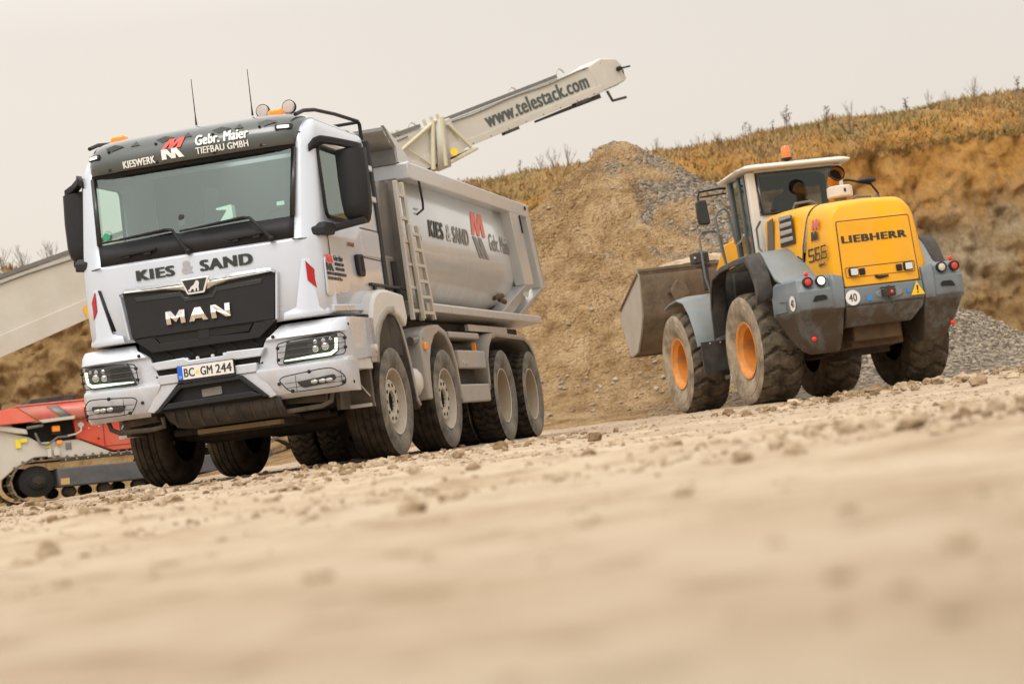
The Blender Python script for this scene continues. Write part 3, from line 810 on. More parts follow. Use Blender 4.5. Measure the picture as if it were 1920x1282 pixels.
LAB = {'stalk': ('dark brown dry weed stalks standing on the grassy rim of the quarry wall', 'weed', 'dry weeds along the quarry rim'),
       'bush': ('bare grey twiggy shrub standing on the grassy rim of the quarry wall', 'shrub', 'bare shrubs along the quarry rim')}
rd = random.Random(5)
spots = []
for px, k, sc in [(2.5, 'bush', .9), (3.2, 'bush', 1.3), (1.6, 'stalk', .8), (4.2, 'bush', 1.2), (5.0, 'stalk', 1.0), (0.6, 'bush', .8), (5.8, 'bush', 1.0), (6.6, 'stalk', .8),
                  (9.0, 'bush', .7), (9.7, 'bush', .7), (10.2, 'stalk', .6), (10.9, 'bush', .8), (11.4, 'stalk', .8), (12.2, 'bush', .8), (13.6, 'stalk', .9), (14.0, 'stalk', .8),
                  (14.6, 'stalk', .8), (15.9, 'stalk', 1.25), (17.2, 'stalk', 1.35), (17.7, 'stalk', .9), (18.3, 'stalk', .9), (19.0, 'bush', 1.0), (20.2, 'bush', .7), (21.0, 'stalk', .7),
                  (22.2, 'stalk', 1.3), (23.3, 'bush', .9), (24.2, 'bush', 1.0), (25.7, 'bush', 1.6), (26.6, 'bush', 1.0), (27.4, 'stalk', 1.4), (27.9, 'stalk', 1.0), (28.8, 'stalk', 1.3),
                  (29.4, 'stalk', 1.2), (30.0, 'stalk', 1.6), (-22.8, 'bush', 1.3), (-23.6, 'bush', 1.2), (-24.6, 'bush', 1.4), (-25.3, 'stalk', 1.0), (-26.2, 'bush', 1.3), (-22.0, 'bush', 1.0)]:
    spots.append((px, k, sc))
used = set()
for i, (px, k, sc) in enumerate(spots):
    c = [p for p in protos if p[0] == k]; q = c[rd.randrange(len(c))][1]
    o = q if q.name not in used else q.copy()
    if q.name in used: col.objects.link(o)
    used.add(q.name)
    b = rim_point(px + rd.uniform(-.2, .2), rd.choice([8.2, 9.8, 11.6, 6.8]))
    o.location = b - Vector((0, 0, .05)); o.rotation_euler = (rd.uniform(-.08, .08), rd.uniform(-.08, .08), rd.uniform(0, 6.28)); sc *= .72 if px < 24 else .55; o.scale = (sc, sc, sc)
    tag(o, *LAB[k])
for k, q in protos:
    if q.name not in used: bpy.data.objects.remove(q)
# ------------------------------------------------------------------ wheels
def tread(mb, r, w, s, lugs, depth, zig, gw, cy, mi_top, mi_groove, shoulder=0.03, nz=2.0, per=10):
    """lugged tread band about the local y axis; outer face at y = 0, running inwards to -w*s"""
    us = np.array([0, .035, .10, .18, .26, .34, .42, .50, .58, .66, .74, .82, .90, .965, 1.0])
    n = lugs * per
    V = []; mi = []
    G = np.zeros((n, len(us)), bool)
    for k in range(n):
        t = 2 * math.pi * k / n
        for j, u in enumerate(us):
            rp = r - shoulder * (abs(u - .5) * 2) ** 6
            tri = abs(((u * nz) % 1.0) - .5) * 2
            ph = (k / per + zig * tri) % 1.0
            g = ph < gw
            G[k, j] = g
            rr = rp - (depth if g else 0) * (1.0 if 0 < j < len(us) - 1 else .5)
            V.append((math.sin(t) * rr, -s * u * w, math.cos(t) * rr))
    m_ = len(us); F = []
    for k in range(n):
        k2 = (k + 1) % n
        for j in range(m_ - 1):
            F.append((k * m_ + j, k * m_ + j + 1, k2 * m_ + j + 1, k2 * m_ + j))
            gg = G[k, j] + G[k, j + 1] + G[k2, j] + G[k2, j + 1]
            mi.append(mi_groove if gg >= 2 else mi_top)
    o = len(mb.v); mb.v += V; mb.f += [tuple(i + o for i in f) for f in F]; mb.mi += mi

def wheel(parent, kind, f, l, z, s, name='wheel'):
    """s = +1: the outer face looks to the left of the vehicle"""
    w = sub(name, parent); w.location = (f, l, z)
    def P(prof): return [(r, -s * d) for r, d in prof]
    if kind == 'steer':
        mb = MB()
        pr = [(.300, .345), (.40, .372), (.47, .365), (.505, .335), (.512, .300), (.512, .268), (.500, .265), (.500, .255), (.513, .252), (.513, .205), (.501, .202), (.501, .192),
              (.514, .189), (.514, .137), (.502, .134), (.502, .124), (.513, .121), (.513, .080), (.502, .077), (.502, .068), (.512, .065), (.510, .040), (.497, .014), (.47, .003), (.43, -.004), (.385, -.002), (.345, .008), (.318, .018), (.300, .035)]
        mb.lathe(P(pr), 1, (0, 0, 0), 72, mis=[0] * 22 + [1] * 6)
        mb.build('tyre', [rubber, sidewall], w, smooth=40)
        mb = MB()
        mb.lathe(P([(.300, .040), (.310, .022), (.306, .014), (.296, .018), (.288, .06), (.272, .135), (.225, .150), (.212, .100), (.208, .070), (.198, .060), (.115, .055), (.104, .060), (.098, .085)]), 1, (0, 0, 0), 48, mi=0)
        mb.lathe(P([(.098, .085), (.090, .15), (.0, .15)]), 1, (0, 0, 0), 32, mi=1)
        for k in range(10):
            t = 2 * math.pi * (k + .5) / 10; r_ = .160
            mb.lathe(P([(.0175, .056), (.0175, .0525), (0, .0525)]), 1, (r_ * math.sin(t), 0, r_ * math.cos(t)), 10, mi=1)
        for k in range(20):
            t = 2 * math.pi * k / 20; r_ = .250
            mb.lathe(P([(.015, .142), (.015, .136), (0, .136)]), 1, (r_ * math.sin(t), 0, r_ * math.cos(t)), 8, mi=1)
        mb.build('rim', [rim_w, holem], w, smooth=30)
    elif kind in ('drive', 'drive_inner'):
        mb = MB(); wd_ = .30
        tread(mb, .522, wd_, s, 34, .022, .5, .30, 0, 0, 0, .02, 2.0, 8)
        mb.lathe(P([(.512, .0), (.50, -.004), (.46, -.012), (.40, -.010), (.35, .004), (.318, .018), (.300, .035)]), 1, (0, 0, 0), 72, mi=1)
        mb.lathe(P([(.300, wd_ - .03), (.40, wd_ + .01), (.512, wd_)]), 1, (0, 0, 0), 72, mi=0)
        mb.build('tyre', [rubber, sidewall], w, smooth=40)
        mb = MB()
        if kind == 'drive':
            mb.lathe(P([(.300, .040), (.310, .022), (.306, .014), (.296, .020)]), 1, (0, 0, 0), 48, mi=0)
            mb.lathe(P([(.296, .020), (.286, .05), (.272, .10), (.262, .19), (.252, .215), (.19, .235), (.15, .215), (.105, .205), (.098, .14), (.085, .125), (0, .125)]), 1, (0, 0, 0), 48, mi=1)
            for k in range(10):
                t = 2 * math.pi * (k + .5) / 10
                mb.lathe(P([(.016, .225), (.016, .19), (0, .19)]), 1, (.165 * math.sin(t), 0, .165 * math.cos(t)), 8, mi=0)
            mb.build('rim', [rim_w, rim_d], w, smooth=30)
        else:
            mb.lathe(P([(.300, .04), (.26, .05), (.25, .22), (0, .22)]), 1, (0, 0, 0), 32)
            mb.build('rim', under, w)
    else:
        mb = MB(); wd_ = .60
        tread(mb, .816, wd_, s, 19, .040, .48, .22, 0, 0, 2, .05, 1.5, 12)
        mb.lathe(P([(.770, .0), (.745, -.012), (.70, -.022), (.66, -.020), (.655, -.026), (.60, -.026), (.55, -.018), (.50, -.002), (.455, .018), (.428, .032), (.40, .045)]), 1, (0, 0, 0), 96, mi=1)
        mb.lathe(P([(.40, wd_ - .05), (.55, wd_ + .015), (.70, wd_ + .02), (.770, wd_)]), 1, (0, 0, 0), 96, mi=0)
        mb.build('tyre', [rubber_l, sidewall_l, groove], w, smooth=40)
        mb = MB()
        mb.lathe(P([(.400, .05), (.416, .030), (.410, .020), (.392, .022), (.372, .036), (.362, .060), (.335, .085), (.318, .10), (.308, .27), (.29, .29), (.20, .30), (.185, .25), (.12, .235), (0, .235)]), 1, (0, 0, 0), 64)
        for k in range(16):
            t = 2 * math.pi * k / 16
            mb.lathe(P([(.016, .295), (.016, .265), (0, .265)]), 1, (.25 * math.sin(t), 0, .25 * math.cos(t)), 6)
        mb.build('rim', orim, w, smooth=30)
    return w

# ------------------------------------------------------------------ the dump truck (local axes: x forward, y to its left, z up)
TYAW = 0.2301
truck = empty('dump_truck', (-2.3154, 18.2497, 0), math.atan2(-math.cos(TYAW), -math.sin(TYAW)),
              'white and silver four-axle dump truck with KIES & SAND lettering, headlights on', 'dump truck')
T = truck
# --- cab
CAB = [(1.28, 1.395, 1.095, .86), (1.32, 1.412, 1.12, .87), (1.60, 1.42, 1.125, .89), (1.95, 1.416, 1.12, .905), (1.98, 1.41, 1.12, .905),
       (2.17, 1.372, 1.12, .92), (2.78, 1.25, 1.11, .965), (2.86, 1.225, 1.10, .97), (2.96, 1.16, 1.085, .95), (3.03, 1.07, 1.06, .93),
       (3.08, .96, 1.02, .90), (3.12, .82, .95, .84), (3.145, .65, .82, .75), (3.155, .5, .6, .5), (3.16, .3, .3, .25)]
SIDE = [1.09, .70, .30, 0.0, -.42]
def cab_row(z, f0, w, e):
    P = [(f0, 0), (f0 - .004, .35 * e / .9), (f0 - .012, .65 * e / .9), (f0 - .022, .84 * e / .9), (f0 - .034, e), (f0 - .05, e + .45 * (w - e) * .75),
         (f0 - .085, w - .032 if w > 1 else w), (f0 - .125, w - .008), (f0 - .16, w)]
    for k, f in enumerate(SIDE): P.append((min(f, f0 - .165 - .02 * k), w))
    return [(f, l, z) for f, l in P]
rows = [cab_row(*r) for r in CAB]
shell = MB()
for sg in (1, -1):
    rr_ = [[(f, sg * l, z) for f, l, z in r] for r in rows]
    shell.grid(rr_, skip=lambda i, j: (4 <= i <= 6 and j <= 3) or (i == 5 and 9 <= j <= 10))
rl = [r[-1] for r in rows]
shell.add([(f, l, z) for f, l, z in rl] + [(f, -l, z) for f, l, z in rl], [(i, i + 1, i + 1 + len(rl), i + len(rl)) for i in range(len(rl) - 1)])
cabo = shell.build('cab', white, T, smooth=50, solid=.03)
cabo['label'] = 'silvery white driver cab'
# window frames and panes
fr = MB()
for sg in (1, -1):
    fr.grid([[(f + .004, sg * l, z) for f, l, z in rows[i][:5]] for i in (4, 5)])
    fr.grid([[(f + .004, sg * l, z) for f, l, z in rows[i][:5]] for i in (6, 7)])  # top glass band, black to paint in the shade under the visor
fr.build('windscreen_surround_and_shade', blackpl, T, smooth=40, solid=.02)
bd = MB()
for sg in (1, -1):
    a = [(rows[5][4], rows[6][4])]
    p0, p1 = Vector(rows[5][4]), Vector(rows[6][4])
    p0 = Vector((p0.x, sg * p0.y, p0.z)); p1 = Vector((p1.x, sg * p1.y, p1.z))
    inn = Vector((.004, -sg * .035, 0)); o_ = Vector((.006, sg * .008, 0))
    bd.add([p0 + o_, p1 + o_, p1 + inn, p0 + inn], [(0, 1, 2, 3)])
bd.build('windscreen_edge', blackgl, T, solid=.012)
gl = MB()
for sg in (1, -1):
    gl.grid([[(f - .012, sg * l, z) for f, l, z in [tuple(np.array(rows[5][j]) * (1 - t) + np.array(rows[6][j]) * t) for j in range(5)]] for t in (0, .33, .66, 1)])
gl.build('windscreen', windsc, T, smooth=60)
def rounded(poly, rad=.05, n=4):
    out_ = []; m_ = len(poly)
    for i in range(m_):
        p = Vector((*poly[i], 0)); a = (Vector((*poly[i - 1], 0)) - p); b = (Vector((*poly[(i + 1) % m_], 0)) - p)
        ra = min(rad, a.length * .45, b.length * .45)
        A_, B_ = p + a.normalized() * ra, p + b.normalized() * ra
        for k in range(n + 1):
            t = k / n
            q = A_ * (1 - t) ** 2 + p * 2 * t * (1 - t) + B_ * t * t
            out_.append((q.x, q.y))
    return out_
for sg in (1, -1):
    MB().add([(1.09, sg * 1.105, 2.17), (.30, sg * 1.105, 2.17), (.30, sg * 1.095, 2.78), (1.09, sg * 1.095, 2.78)], [(0, 1, 2, 3)]).build('side_window', sideglass, T)
    loop = rounded([(1.095, 2.155), (.30, 2.155), (.30, 2.785), (1.09, 2.785)], .09, 5)
    MB().tube([(f, sg * (1.128 - .012 * (z - 2.15) / .6), z) for f, z in loop], .018, 6, closed=True).build('window_seal', blackpl, T, smooth=60)
# cab lines and door
ln = MB()
for pth in ([(1.135, 1.128, 2.05), (1.13, 1.130, 1.90), (1.13, 1.130, 1.79)], [(.15, 1.124, 2.12), (-.38, 1.124, 2.12)], [(.22, 1.127, 1.85), (-.40, 1.124, 1.84)]):
    ln.tube(pth, .0045, 5)
ln.build('door_gap', darkline, T)
dp = MB()
dp.prism(rounded([(1.30, 1.79), (1.10, 1.82), (1.02, 1.82), (.95, 1.48), (1.2, 1.45), (1.32, 1.44)], .06), 1, 1.118, 1.134)
dp.prism(rounded([(.96, 1.815), (.68, 1.80), (.68, 1.52), (.75, 1.49), (.96, 1.48)], .05), 1, 1.118, 1.130)
dp.prism(rounded([(.15, 2.11), (-.40, 2.11), (-.40, 1.86), (.15, 1.86)], .03), 1, 1.112, 1.128)
dp.prism([(1.25, 1.37), (-.05, 1.42), (-.05, 1.36), (1.25, 1.31)], 1, 1.11, 1.15)
dp.prism([(-.10, 2.45), (-.42, 2.45), (-.42, 2.39), (-.10, 2.41)], 1, 1.11, 1.145)
dp.prism([(-.10, 2.75), (-.42, 2.75), (-.42, 2.69), (-.10, 2.71)], 1, 1.10, 1.14)
dp.build('door_panel', white, T, bevel=.008)
# rear corner trim and cab back
rt = MB()
for sg in (1, -1):
    rt.prism([(-.40, 1.30), (-.40, 3.0), (-.47, 2.98), (-.55, 1.30)], 1, sg * 1.04, sg * 1.135)
rt.build('cab_corner_trim', blackpl, T, bevel=.015)
dh = MB()
dh.prism(rounded([(.44, 1.855), (.26, 1.865), (.235, 1.70), (.26, 1.655), (.42, 1.665)], .03), 1, 1.125, 1.16)
dh.build('door_handle', blackpl, T, bevel=.01)
MB().prism(rounded([(.35, 1.84), (.28, 1.84), (.27, 1.70), (.34, 1.70)], .02), 1, 1.158, 1.163).build('handle_recess', holem, T)
# front panel creases either side of the grille, corner vents
for sg in (1, -1):
    cv = MB()
    # corner wind deflector: pale raised blade with red reflector and a dark slot
    cv.loft([[(1.40, sg * .955, 1.78), (1.38, sg * .985, 1.785), (1.295, sg * 1.095, 1.79), (1.12, sg * 1.135, 1.80)],
             [(1.41, sg * .86, 1.38), (1.385, sg * .985, 1.37), (1.30, sg * 1.10, 1.36), (1.12, sg * 1.14, 1.38)],
             [(1.43, sg * .75, 1.345), (1.40, sg * .99, 1.33), (1.305, sg * 1.115, 1.33), (1.12, sg * 1.145, 1.35)],
             [(1.435, sg * .74, 1.285), (1.40, sg * 1.0, 1.285), (1.305, sg * 1.12, 1.295), (1.12, sg * 1.145, 1.31)]], closed=False, caps=False)
    cv.build('corner_panel', white, T, smooth=50, solid=.02, bevel=.006)
    sl = MB()
    sl.add([(1.402, sg * .950, 1.775), (1.372, sg * .935, 1.775), (1.385, sg * .825, 1.40), (1.412, sg * .855, 1.40)], [(0, 1, 2, 3)])
    if sg < 0: sl.build('corner_slot', blackpl, T, solid=.006)
# seam down the cab front under the windscreen
wl = MB()
for sg in (1, -1):
    wl.tube([(1.405, sg * .90, 1.965), (1.355, sg * 1.0, 1.962), (1.28, sg * 1.10, 1.985)], .006, 5)
wl.build('scuttle_seam', darkline, T)
# --- sun visor
def visor_f(l, z):
    zz = np.interp(z, [2.79, 2.84, 2.90, 2.96, 3.02, 3.07, 3.11, 3.14], [1.325, 1.345, 1.35, 1.335, 1.30, 1.25, 1.17, 1.04])
    return float(zz + np.interp(abs(l), [0, .6, .82, .91, .96, .985, 1.0], [0, -.012, -.03, -.055, -.10, -.17, -.30]))
vz = [2.795, 2.84, 2.90, 2.96, 3.02, 3.07, 3.11, 3.14]
vl = [-1.0, -.985, -.96, -.91, -.82, -.6, -.3, 0, .3, .6, .82, .91, .96, .985, 1.0]
vrows = []
for z in vz:
    row = []
    for l in vl:
        k = np.interp(abs(l), [0, .80, .93, 1.0], [1, .98, .90, .80])
        z2 = 2.795 + (z - 2.795) * k + np.interp(abs(l), [.9, 1.0], [0, .01])
        row.append((visor_f(l, z), l, z2))
    vrows.append(row)
vis = MB().grid(vrows).build('sun_visor', visorm, T, smooth=70, solid=.008, subdiv=1)
vwarp = lambda q: Vector((visor_f(q.y, q.z) + .007, q.y, q.z))
text('KIESWERK', (1.35, -.60, 2.815), (0, 1, .02), (0, 0, 1), .31, .062, whitelet, vis, .06, warp=vwarp)
text('Gebr. Maier', (1.35, .10, 2.908), (0, 1, -.005), (0, 0, 1), .49, .094, whitelet, vis, .06, warp=vwarp)
text('TIEFBAU GMBH', (1.35, .10, 2.832), (0, 1, -.005), (0, 0, 1), .485, .058, whitelet, vis, .03, warp=vwarp)
def mlogo(o, xd, ud, w, h, top, bot, par, sh1, sh2, warp=None):
    g = m_glyph(w, h, sh1)
    o = Vector(o); xd_ = Vector(xd); ud_ = Vector(ud)
    a = poly2d(g, o + ud_ * (h * .98), xd, ud, top, par, 'emblem', .004, warp)
    g2 = [(x * w + sh2 * (1 - y) * h, y * h) for x, y in [(0, 0), (0, 1), (.30, 1), (.52, .42), (.52, 1), (.80, 1), (1.15, 0), (.88, 0), (.72, .5), (.72, 0), (.50, 0), (.25, .55), (.25, 0)]]
    poly2d(g2, o - ud_ * (h * .02), xd, ud, bot, par, 'emblem', .004, warp)
mlogo((1.35, -.225, 2.835), (0, 1, 0), (0, 0, 1), .185, .088, redpaint_l, whitelet, vis, .75, .0, vwarp)
vb = MB()
for l in (-.74, -.28, .26, .69):
    for z in (2.825, 2.99):
        vb.ball((visor_f(l, z) + .004, l, z), .013, 6)
vb.build('visor_bolt', blackpl, vis)
vh = MB()
for l in (-.74, -.25, .28, .70):     # brackets seen through the acrylic
    vh.prism([(l - .03, 2.82), (l + .03, 2.82), (l + .035, 2.99), (l + .15, 3.02), (l + .05, 3.05), (l - .03, 3.03)], 0, 1.352, 1.354)
for l in (-.48, .02, .50):
    vh.prism([(l - .045, 3.005), (l + .045, 3.005), (l, 3.05)], 0, 1.31, 1.312)
for o_ in (vh,):
    o_.v = [(visor_f(y, z) + .0015 + (.0012 if x > 1.353 or abs(x - 1.312) < 1e-6 else 0), y, z) for x, y, z in o_.v]
vh.build('visor_bracket', mat('bracket_shade', (0.030, 0.033, 0.033), 0.3), vis)
for sg in (1, -1):
    mm = MB().prism(rounded([(sg * .83, 2.935), (sg * .965, 2.935), (sg * .965, 2.985), (sg * .83, 2.985)], .015), 0, 1.315, 1.33)
    mm.v = [(visor_f(y, z) + (.012 if x > 1.32 else -.01), y, z) for x, y, z in mm.v]
    h_ = mm.build('marker_lamp', blackpl, vis, bevel=.004)
    mm = MB().prism(rounded([(sg * .85, 2.945), (sg * .945, 2.945), (sg * .945, 2.975), (sg * .85, 2.975)], .01), 0, 1.33, 1.335)
    mm.v = [(visor_f(y, z) + (.017 if x > 1.331 else .01), y, z) for x, y, z in mm.v]
    mm.build('marker_lens', markerw, vis)
# --- roof things
for l in (-.80, .72):
    MB().prism([(l - .085, 3.08), (l + .085, 3.08), (l + .075, 3.185), (l - .05, 3.178)], 0, .86, .98).build('amber_beacon', amber, T, bevel=.02, seg=3)
for l in (.55, .80):
    rlamp = MB(); rlamp.lathe([(0, .03), (.05, .025), (.060, 0), (.062, -.03), (.04, -.065), (0, -.07)], 0, (.78, l, 3.215), 24)
    rl_ = rlamp.build('roof_spotlight', lensclear, T)
    MB().tube([(.74, l, 3.12), (.74, l, 3.20)], .012).build('bracket', blackpl, rl_)
    MB().lathe([(.059, .006), (.065, .0), (.063, -.03), (.059, -.03)], 0, (.78, l, 3.215), 24).build('bezel', blackpl, rl_)
for l, f in ((-.045, .9), (.495, .9)):
    MB().tube([(f, l, 3.17), (f, l, 3.26), (f - .004, l, 3.59)], [.010, .005, .003], 6).build('antenna', blackpl, T)
rail = MB()
for sg in (1, -1):
    rail.tube([(1.16, sg * .98, 3.07), (.95, sg * .99, 3.13), (.65, sg * .99, 3.175), (.1, sg * 1.0, 3.205), (-.60, sg * 1.0, 3.225), (-.65, sg * 1.0, 3.20), (-.66, sg * 1.0, 3.05)], .018, 8)
rail.tube([(-.63, -1.0, 3.22), (-.63, 1.0, 3.22)], .016, 8)
rail.build('roof_rail', blackpl, T)
# --- mirrors
for sg in (1, -1):
    mr_ = sub('mirror', T)
    oy = 0.0 if sg > 0 else 0.05
    def mp(f, l, z): return (f, sg * (l - oy * 0), z)
    hb = MB()
    secs = []
    for z, a, b, fr_ in ((2.76, 1.215, 1.40, .84), (2.745, 1.20, 1.455, .88), (2.48, 1.205, 1.46, .90), (2.26, 1.215, 1.455, .905), (2.17, 1.225, 1.44, .90), (2.11, 1.25, 1.41, .86), (2.09, 1.28, 1.38, .83)):
        bk = fr_ - .17
        secs.append([mp(fr_ - .015, a, z), mp(fr_, a + .03, z), mp(fr_ + .005, (a + b) / 2, z), mp(fr_ - .015, b - .04, z), mp(fr_ - .06, b, z), mp(bk + .02, b, z), mp(bk, b - .03, z), mp(bk, a + .01, z)])
    hb.loft(secs)
    hb.build('mirror_housing', blackpl, mr_, smooth=50, bevel=.012)
    MB().box((.705, min(sg * 1.235, sg * 1.43), 2.18), (.712, max(sg * 1.235, sg * 1.43), 2.68)).build('mirror_glass', chrome, mr_)
    ar = MB()
    ar.loft([[mp(f, l, z + dz) for f, dz in ((ff, -.03), (ff, .035), (ff - .12, .04), (ff - .12, -.035))] for l, z, ff in ((1.07, 2.75, 1.20), (1.12, 2.80, 1.20), (1.16, 2.83, 1.12), (1.22, 2.82, 1.0), (1.32, 2.79, .90), (1.42, 2.755, .86))])
    ar.build('mirror_arm', blackpl, mr_, smooth=60, bevel=.012)
    la = MB()
    la.loft([[mp(f, l, z + dz) for f, dz in ((ff, -.03), (ff, .025), (ff - .09, .025), (ff - .09, -.03))] for l, z, ff in ((1.12, 2.04, 1.10), (1.20, 2.07, .98), (1.40, 2.105, .88))])
    la.build('mirror_lower_arm', blackpl, mr_, smooth=60, bevel=.008)
    kb = MB()
    kb.loft([[mp(1.33 - d, l, z) for d, z in ((.0, 1.975), (.0, 2.045), (.06, 2.09), (.28, 2.095), (.36, 2.05), (.26, 1.985))] for l in (1.05, 1.175)])
    kb.build('mirror_base', blackpl, mr_, bevel=.012, seg=3)
# --- wipers
for l0, l1, lm in ((-.86, -.20, -.05), (-.12, .52, .72)):
    wp = MB()
    wp.tube([(1.395, l0, 2.185), (1.40, (l0 + l1) / 2, 2.195), (1.40, l1, 2.205)], .010, 6)
    wp.tube([(1.42, l0 + .18, 2.19), (1.425, l1 - .04, 2.215), (1.44, l1 + .03, 2.20), (1.44, lm - .04, 2.05), (1.43, lm, 1.995)], [.009, .012, .014, .016, .022], 8)
    wp.ball((1.43, lm, 1.995), .028, 8)
    wp.build('wiper', blackpl, T, smooth=60)
    hg = MB(); c = l0 + .34 if l0 < -.5 else l0 + .62
    hg.prism(rounded([(c - .17, 2.035), (c + .17, 2.05), (c + .17, 2.075), (c - .17, 2.07)], .01), 0, 1.40, 1.44)
    hg.box((1.40, c - .14, 2.015), (1.43, c - .08, 2.05)); hg.box((1.40, c + .05, 2.02), (1.43, c + .12, 2.06))
    hg.build('grab_handle', blackpl, T, bevel=.006)
# --- cab interior
ci = MB()
ci.box((-.38, -1.05, 1.35), (-.34, 1.05, 2.95)); ci.box((-.38, -1.06, 1.30), (1.25, 1.06, 1.34)); ci.box((.2, -1.0, 2.90), (1.15, 1.0, 2.92))
ci.prism([(1.31, 1.5), (1.31, 2.11), (.98, 2.14), (.80, 2.0), (.80, 1.5)], 1, -.88, .88)
for sg in (1, -1): ci.prism([(1.12, 1.5), (1.12, 2.11), (.98, 2.13), (.80, 2.0), (.80, 1.5)], 1, sg * .885, sg * 1.07)
ci.build('cab_interior', cabin, T)
for l in (-.62, .62):
    st = MB(); st.box((-.05, l - .25, 1.6), (.50, l + .25, 1.78)); st.box((-.18, l - .24, 1.75), (-.05, l + .24, 2.42)); st.box((-.17, l - .13, 2.44), (-.07, l + .13, 2.62))
    st.build('seat', seatm, T, bevel=.05, seg=3)
sw = MB(); sw.tube([(.72 + .09 * math.sin(a), .62 + .23 * math.cos(a), 2.13 + .20 * math.sin(a)) for a in [2 * math.pi * k / 32 for k in range(32)]], .016, 8, closed=True)
sw.tube([(.72, .40, 2.13), (.72, .84, 2.13)], .018); sw.tube([(.72, .62, 2.13), (.95, .62, 1.95)], .03)
sw.build('steering_wheel', cabin, T)
MB().box((-.1, -.32, 1.62), (.25, -.30, 2.72)).build('cab_curtain', curtain, T)
MB().prism(rounded([(-.155, 2.235), (-.085, 2.235), (-.088, 2.34), (-.14, 2.34)], .02), 0, 1.30, 1.335).build('windscreen_sensor', blackgl, T, bevel=.006)
MB().prism(rounded([(.22, 2.22), (.35, 2.24), (.345, 2.36), (.20, 2.345), (.20, 2.33), (.30, 2.32)], .015), 0, 1.22, 1.30).build('dash_holder', paper, T)
MB().box((1.18, .72, 2.30), (1.185, .79, 2.335)).build('paper_slip', paper, T)
gs = MB().lathe([(0, .004), (.033, .004), (.033, 0)], 0, (1.345, -.83, 2.24), 20).build('green_windscreen_sticker', greenst, T)
# --- grille
gr_ = MB()
gr_.prism([(-.66, 1.305), (.665, 1.305), (.715, 1.70), (.0, 1.715), (-.705, 1.70)], 0, 1.40, 1.437)
gri = gr_.build('grille', blackpl, T, bevel=.006)
gb = MB()
gb.prism([(-.665, 1.30), (-.50, 1.165), (.50, 1.165), (.67, 1.29), (.42, 1.225), (.05, 1.235), (-.05, 1.235), (-.42, 1.235)], 0, 1.38, 1.428)
gb.prism([(-.665, 1.30), (-.42, 1.235), (-.47, 1.30)], 0, 1.38, 1.428); gb.prism([(.67, 1.29), (.47, 1.30), (.42, 1.225)], 0, 1.38, 1.428)
gb.box((1.39, -.055, 1.22), (1.43, .055, 1.31))
gb.build('lower_grille', blackpl, gri, bevel=.005)
vs = MB(); vs.prism([(-.46, 1.312), (-.055, 1.312), (-.055, 1.235), (-.41, 1.235)], 0, 1.37, 1.424); vs.prism([(.055, 1.312), (.465, 1.312), (.41, 1.235), (.055, 1.235)], 0, 1.37, 1.424)
vs.build('air_slot', holem, gri)
cl = MB(); cl.prism([(-.60, 1.665), (-.16, 1.655), (-.125, 1.60), (.125, 1.60), (.16, 1.655), (.60, 1.665), (.58, 1.625), (.17, 1.615), (.135, 1.565), (-.135, 1.565), (-.17, 1.615), (-.58, 1.625)], 0, 1.43, 1.4425)
cl.build('grille_step', blackgl, gri, bevel=.003)
fm = MB()
for sg in (1, -1):
    fm.prism([(sg * .745, 1.705), (sg * .725, 1.70), (sg * .675, 1.30), (sg * .695, 1.30)], 0, 1.40, 1.452)
fm.build('grille_frame', white, gri, bevel=.005)
cs = MB()
for sg in (1, -1):
    # chrome wing: upper face looks up, lower face looks down
    pr = []
    for l, zt, zm, zb in ((.735, 1.705, 1.703, 1.70), (.68, 1.752, 1.715, 1.70), (.30, 1.752, 1.706, 1.672), (.16, 1.752, 1.700, 1.655), (.06, 1.752, 1.69, 1.612), (0, 1.752, 1.69, 1.608)):
        pr.append([(1.43, sg * l, zt), (1.466, sg * l, zm), (1.44, sg * l, zb)])
    cs.loft(pr, closed=False, caps=False)
cso = cs.build('chrome_strip', chrome, gri, smooth=20, solid=.01)
em = MB(); em.prism(rounded([(-.145, 1.755), (.135, 1.755), (.075, 1.615), (-.085, 1.615)], .015), 0, 1.45, 1.482)
em.build('emblem_frame', chrome, gri, bevel=.006)
em = MB(); em.prism([(-.118, 1.742), (.108, 1.742), (.062, 1.632), (-.072, 1.632)], 0, 1.48, 1.485)
em.build('emblem_plate', blackgl, gri)
lion = [(-.055, .0), (-.040, .0), (-.030, .018), (-.012, .022), (-.008, .0), (.006, .0), (.010, .026), (.022, .024), (.022, .0), (.038, .0), (.038, .040), (.046, .066), (.040, .086), (.022, .092), (.008, .076), (-.004, .058), (-.020, .048), (-.036, .040), (-.044, .024), (-.062, .014)]
poly2d(lion, (1.485, -.005, 1.638), (0, 1, 0), (0, 0, 1), chrome, gri, 'lion_emblem', .012)
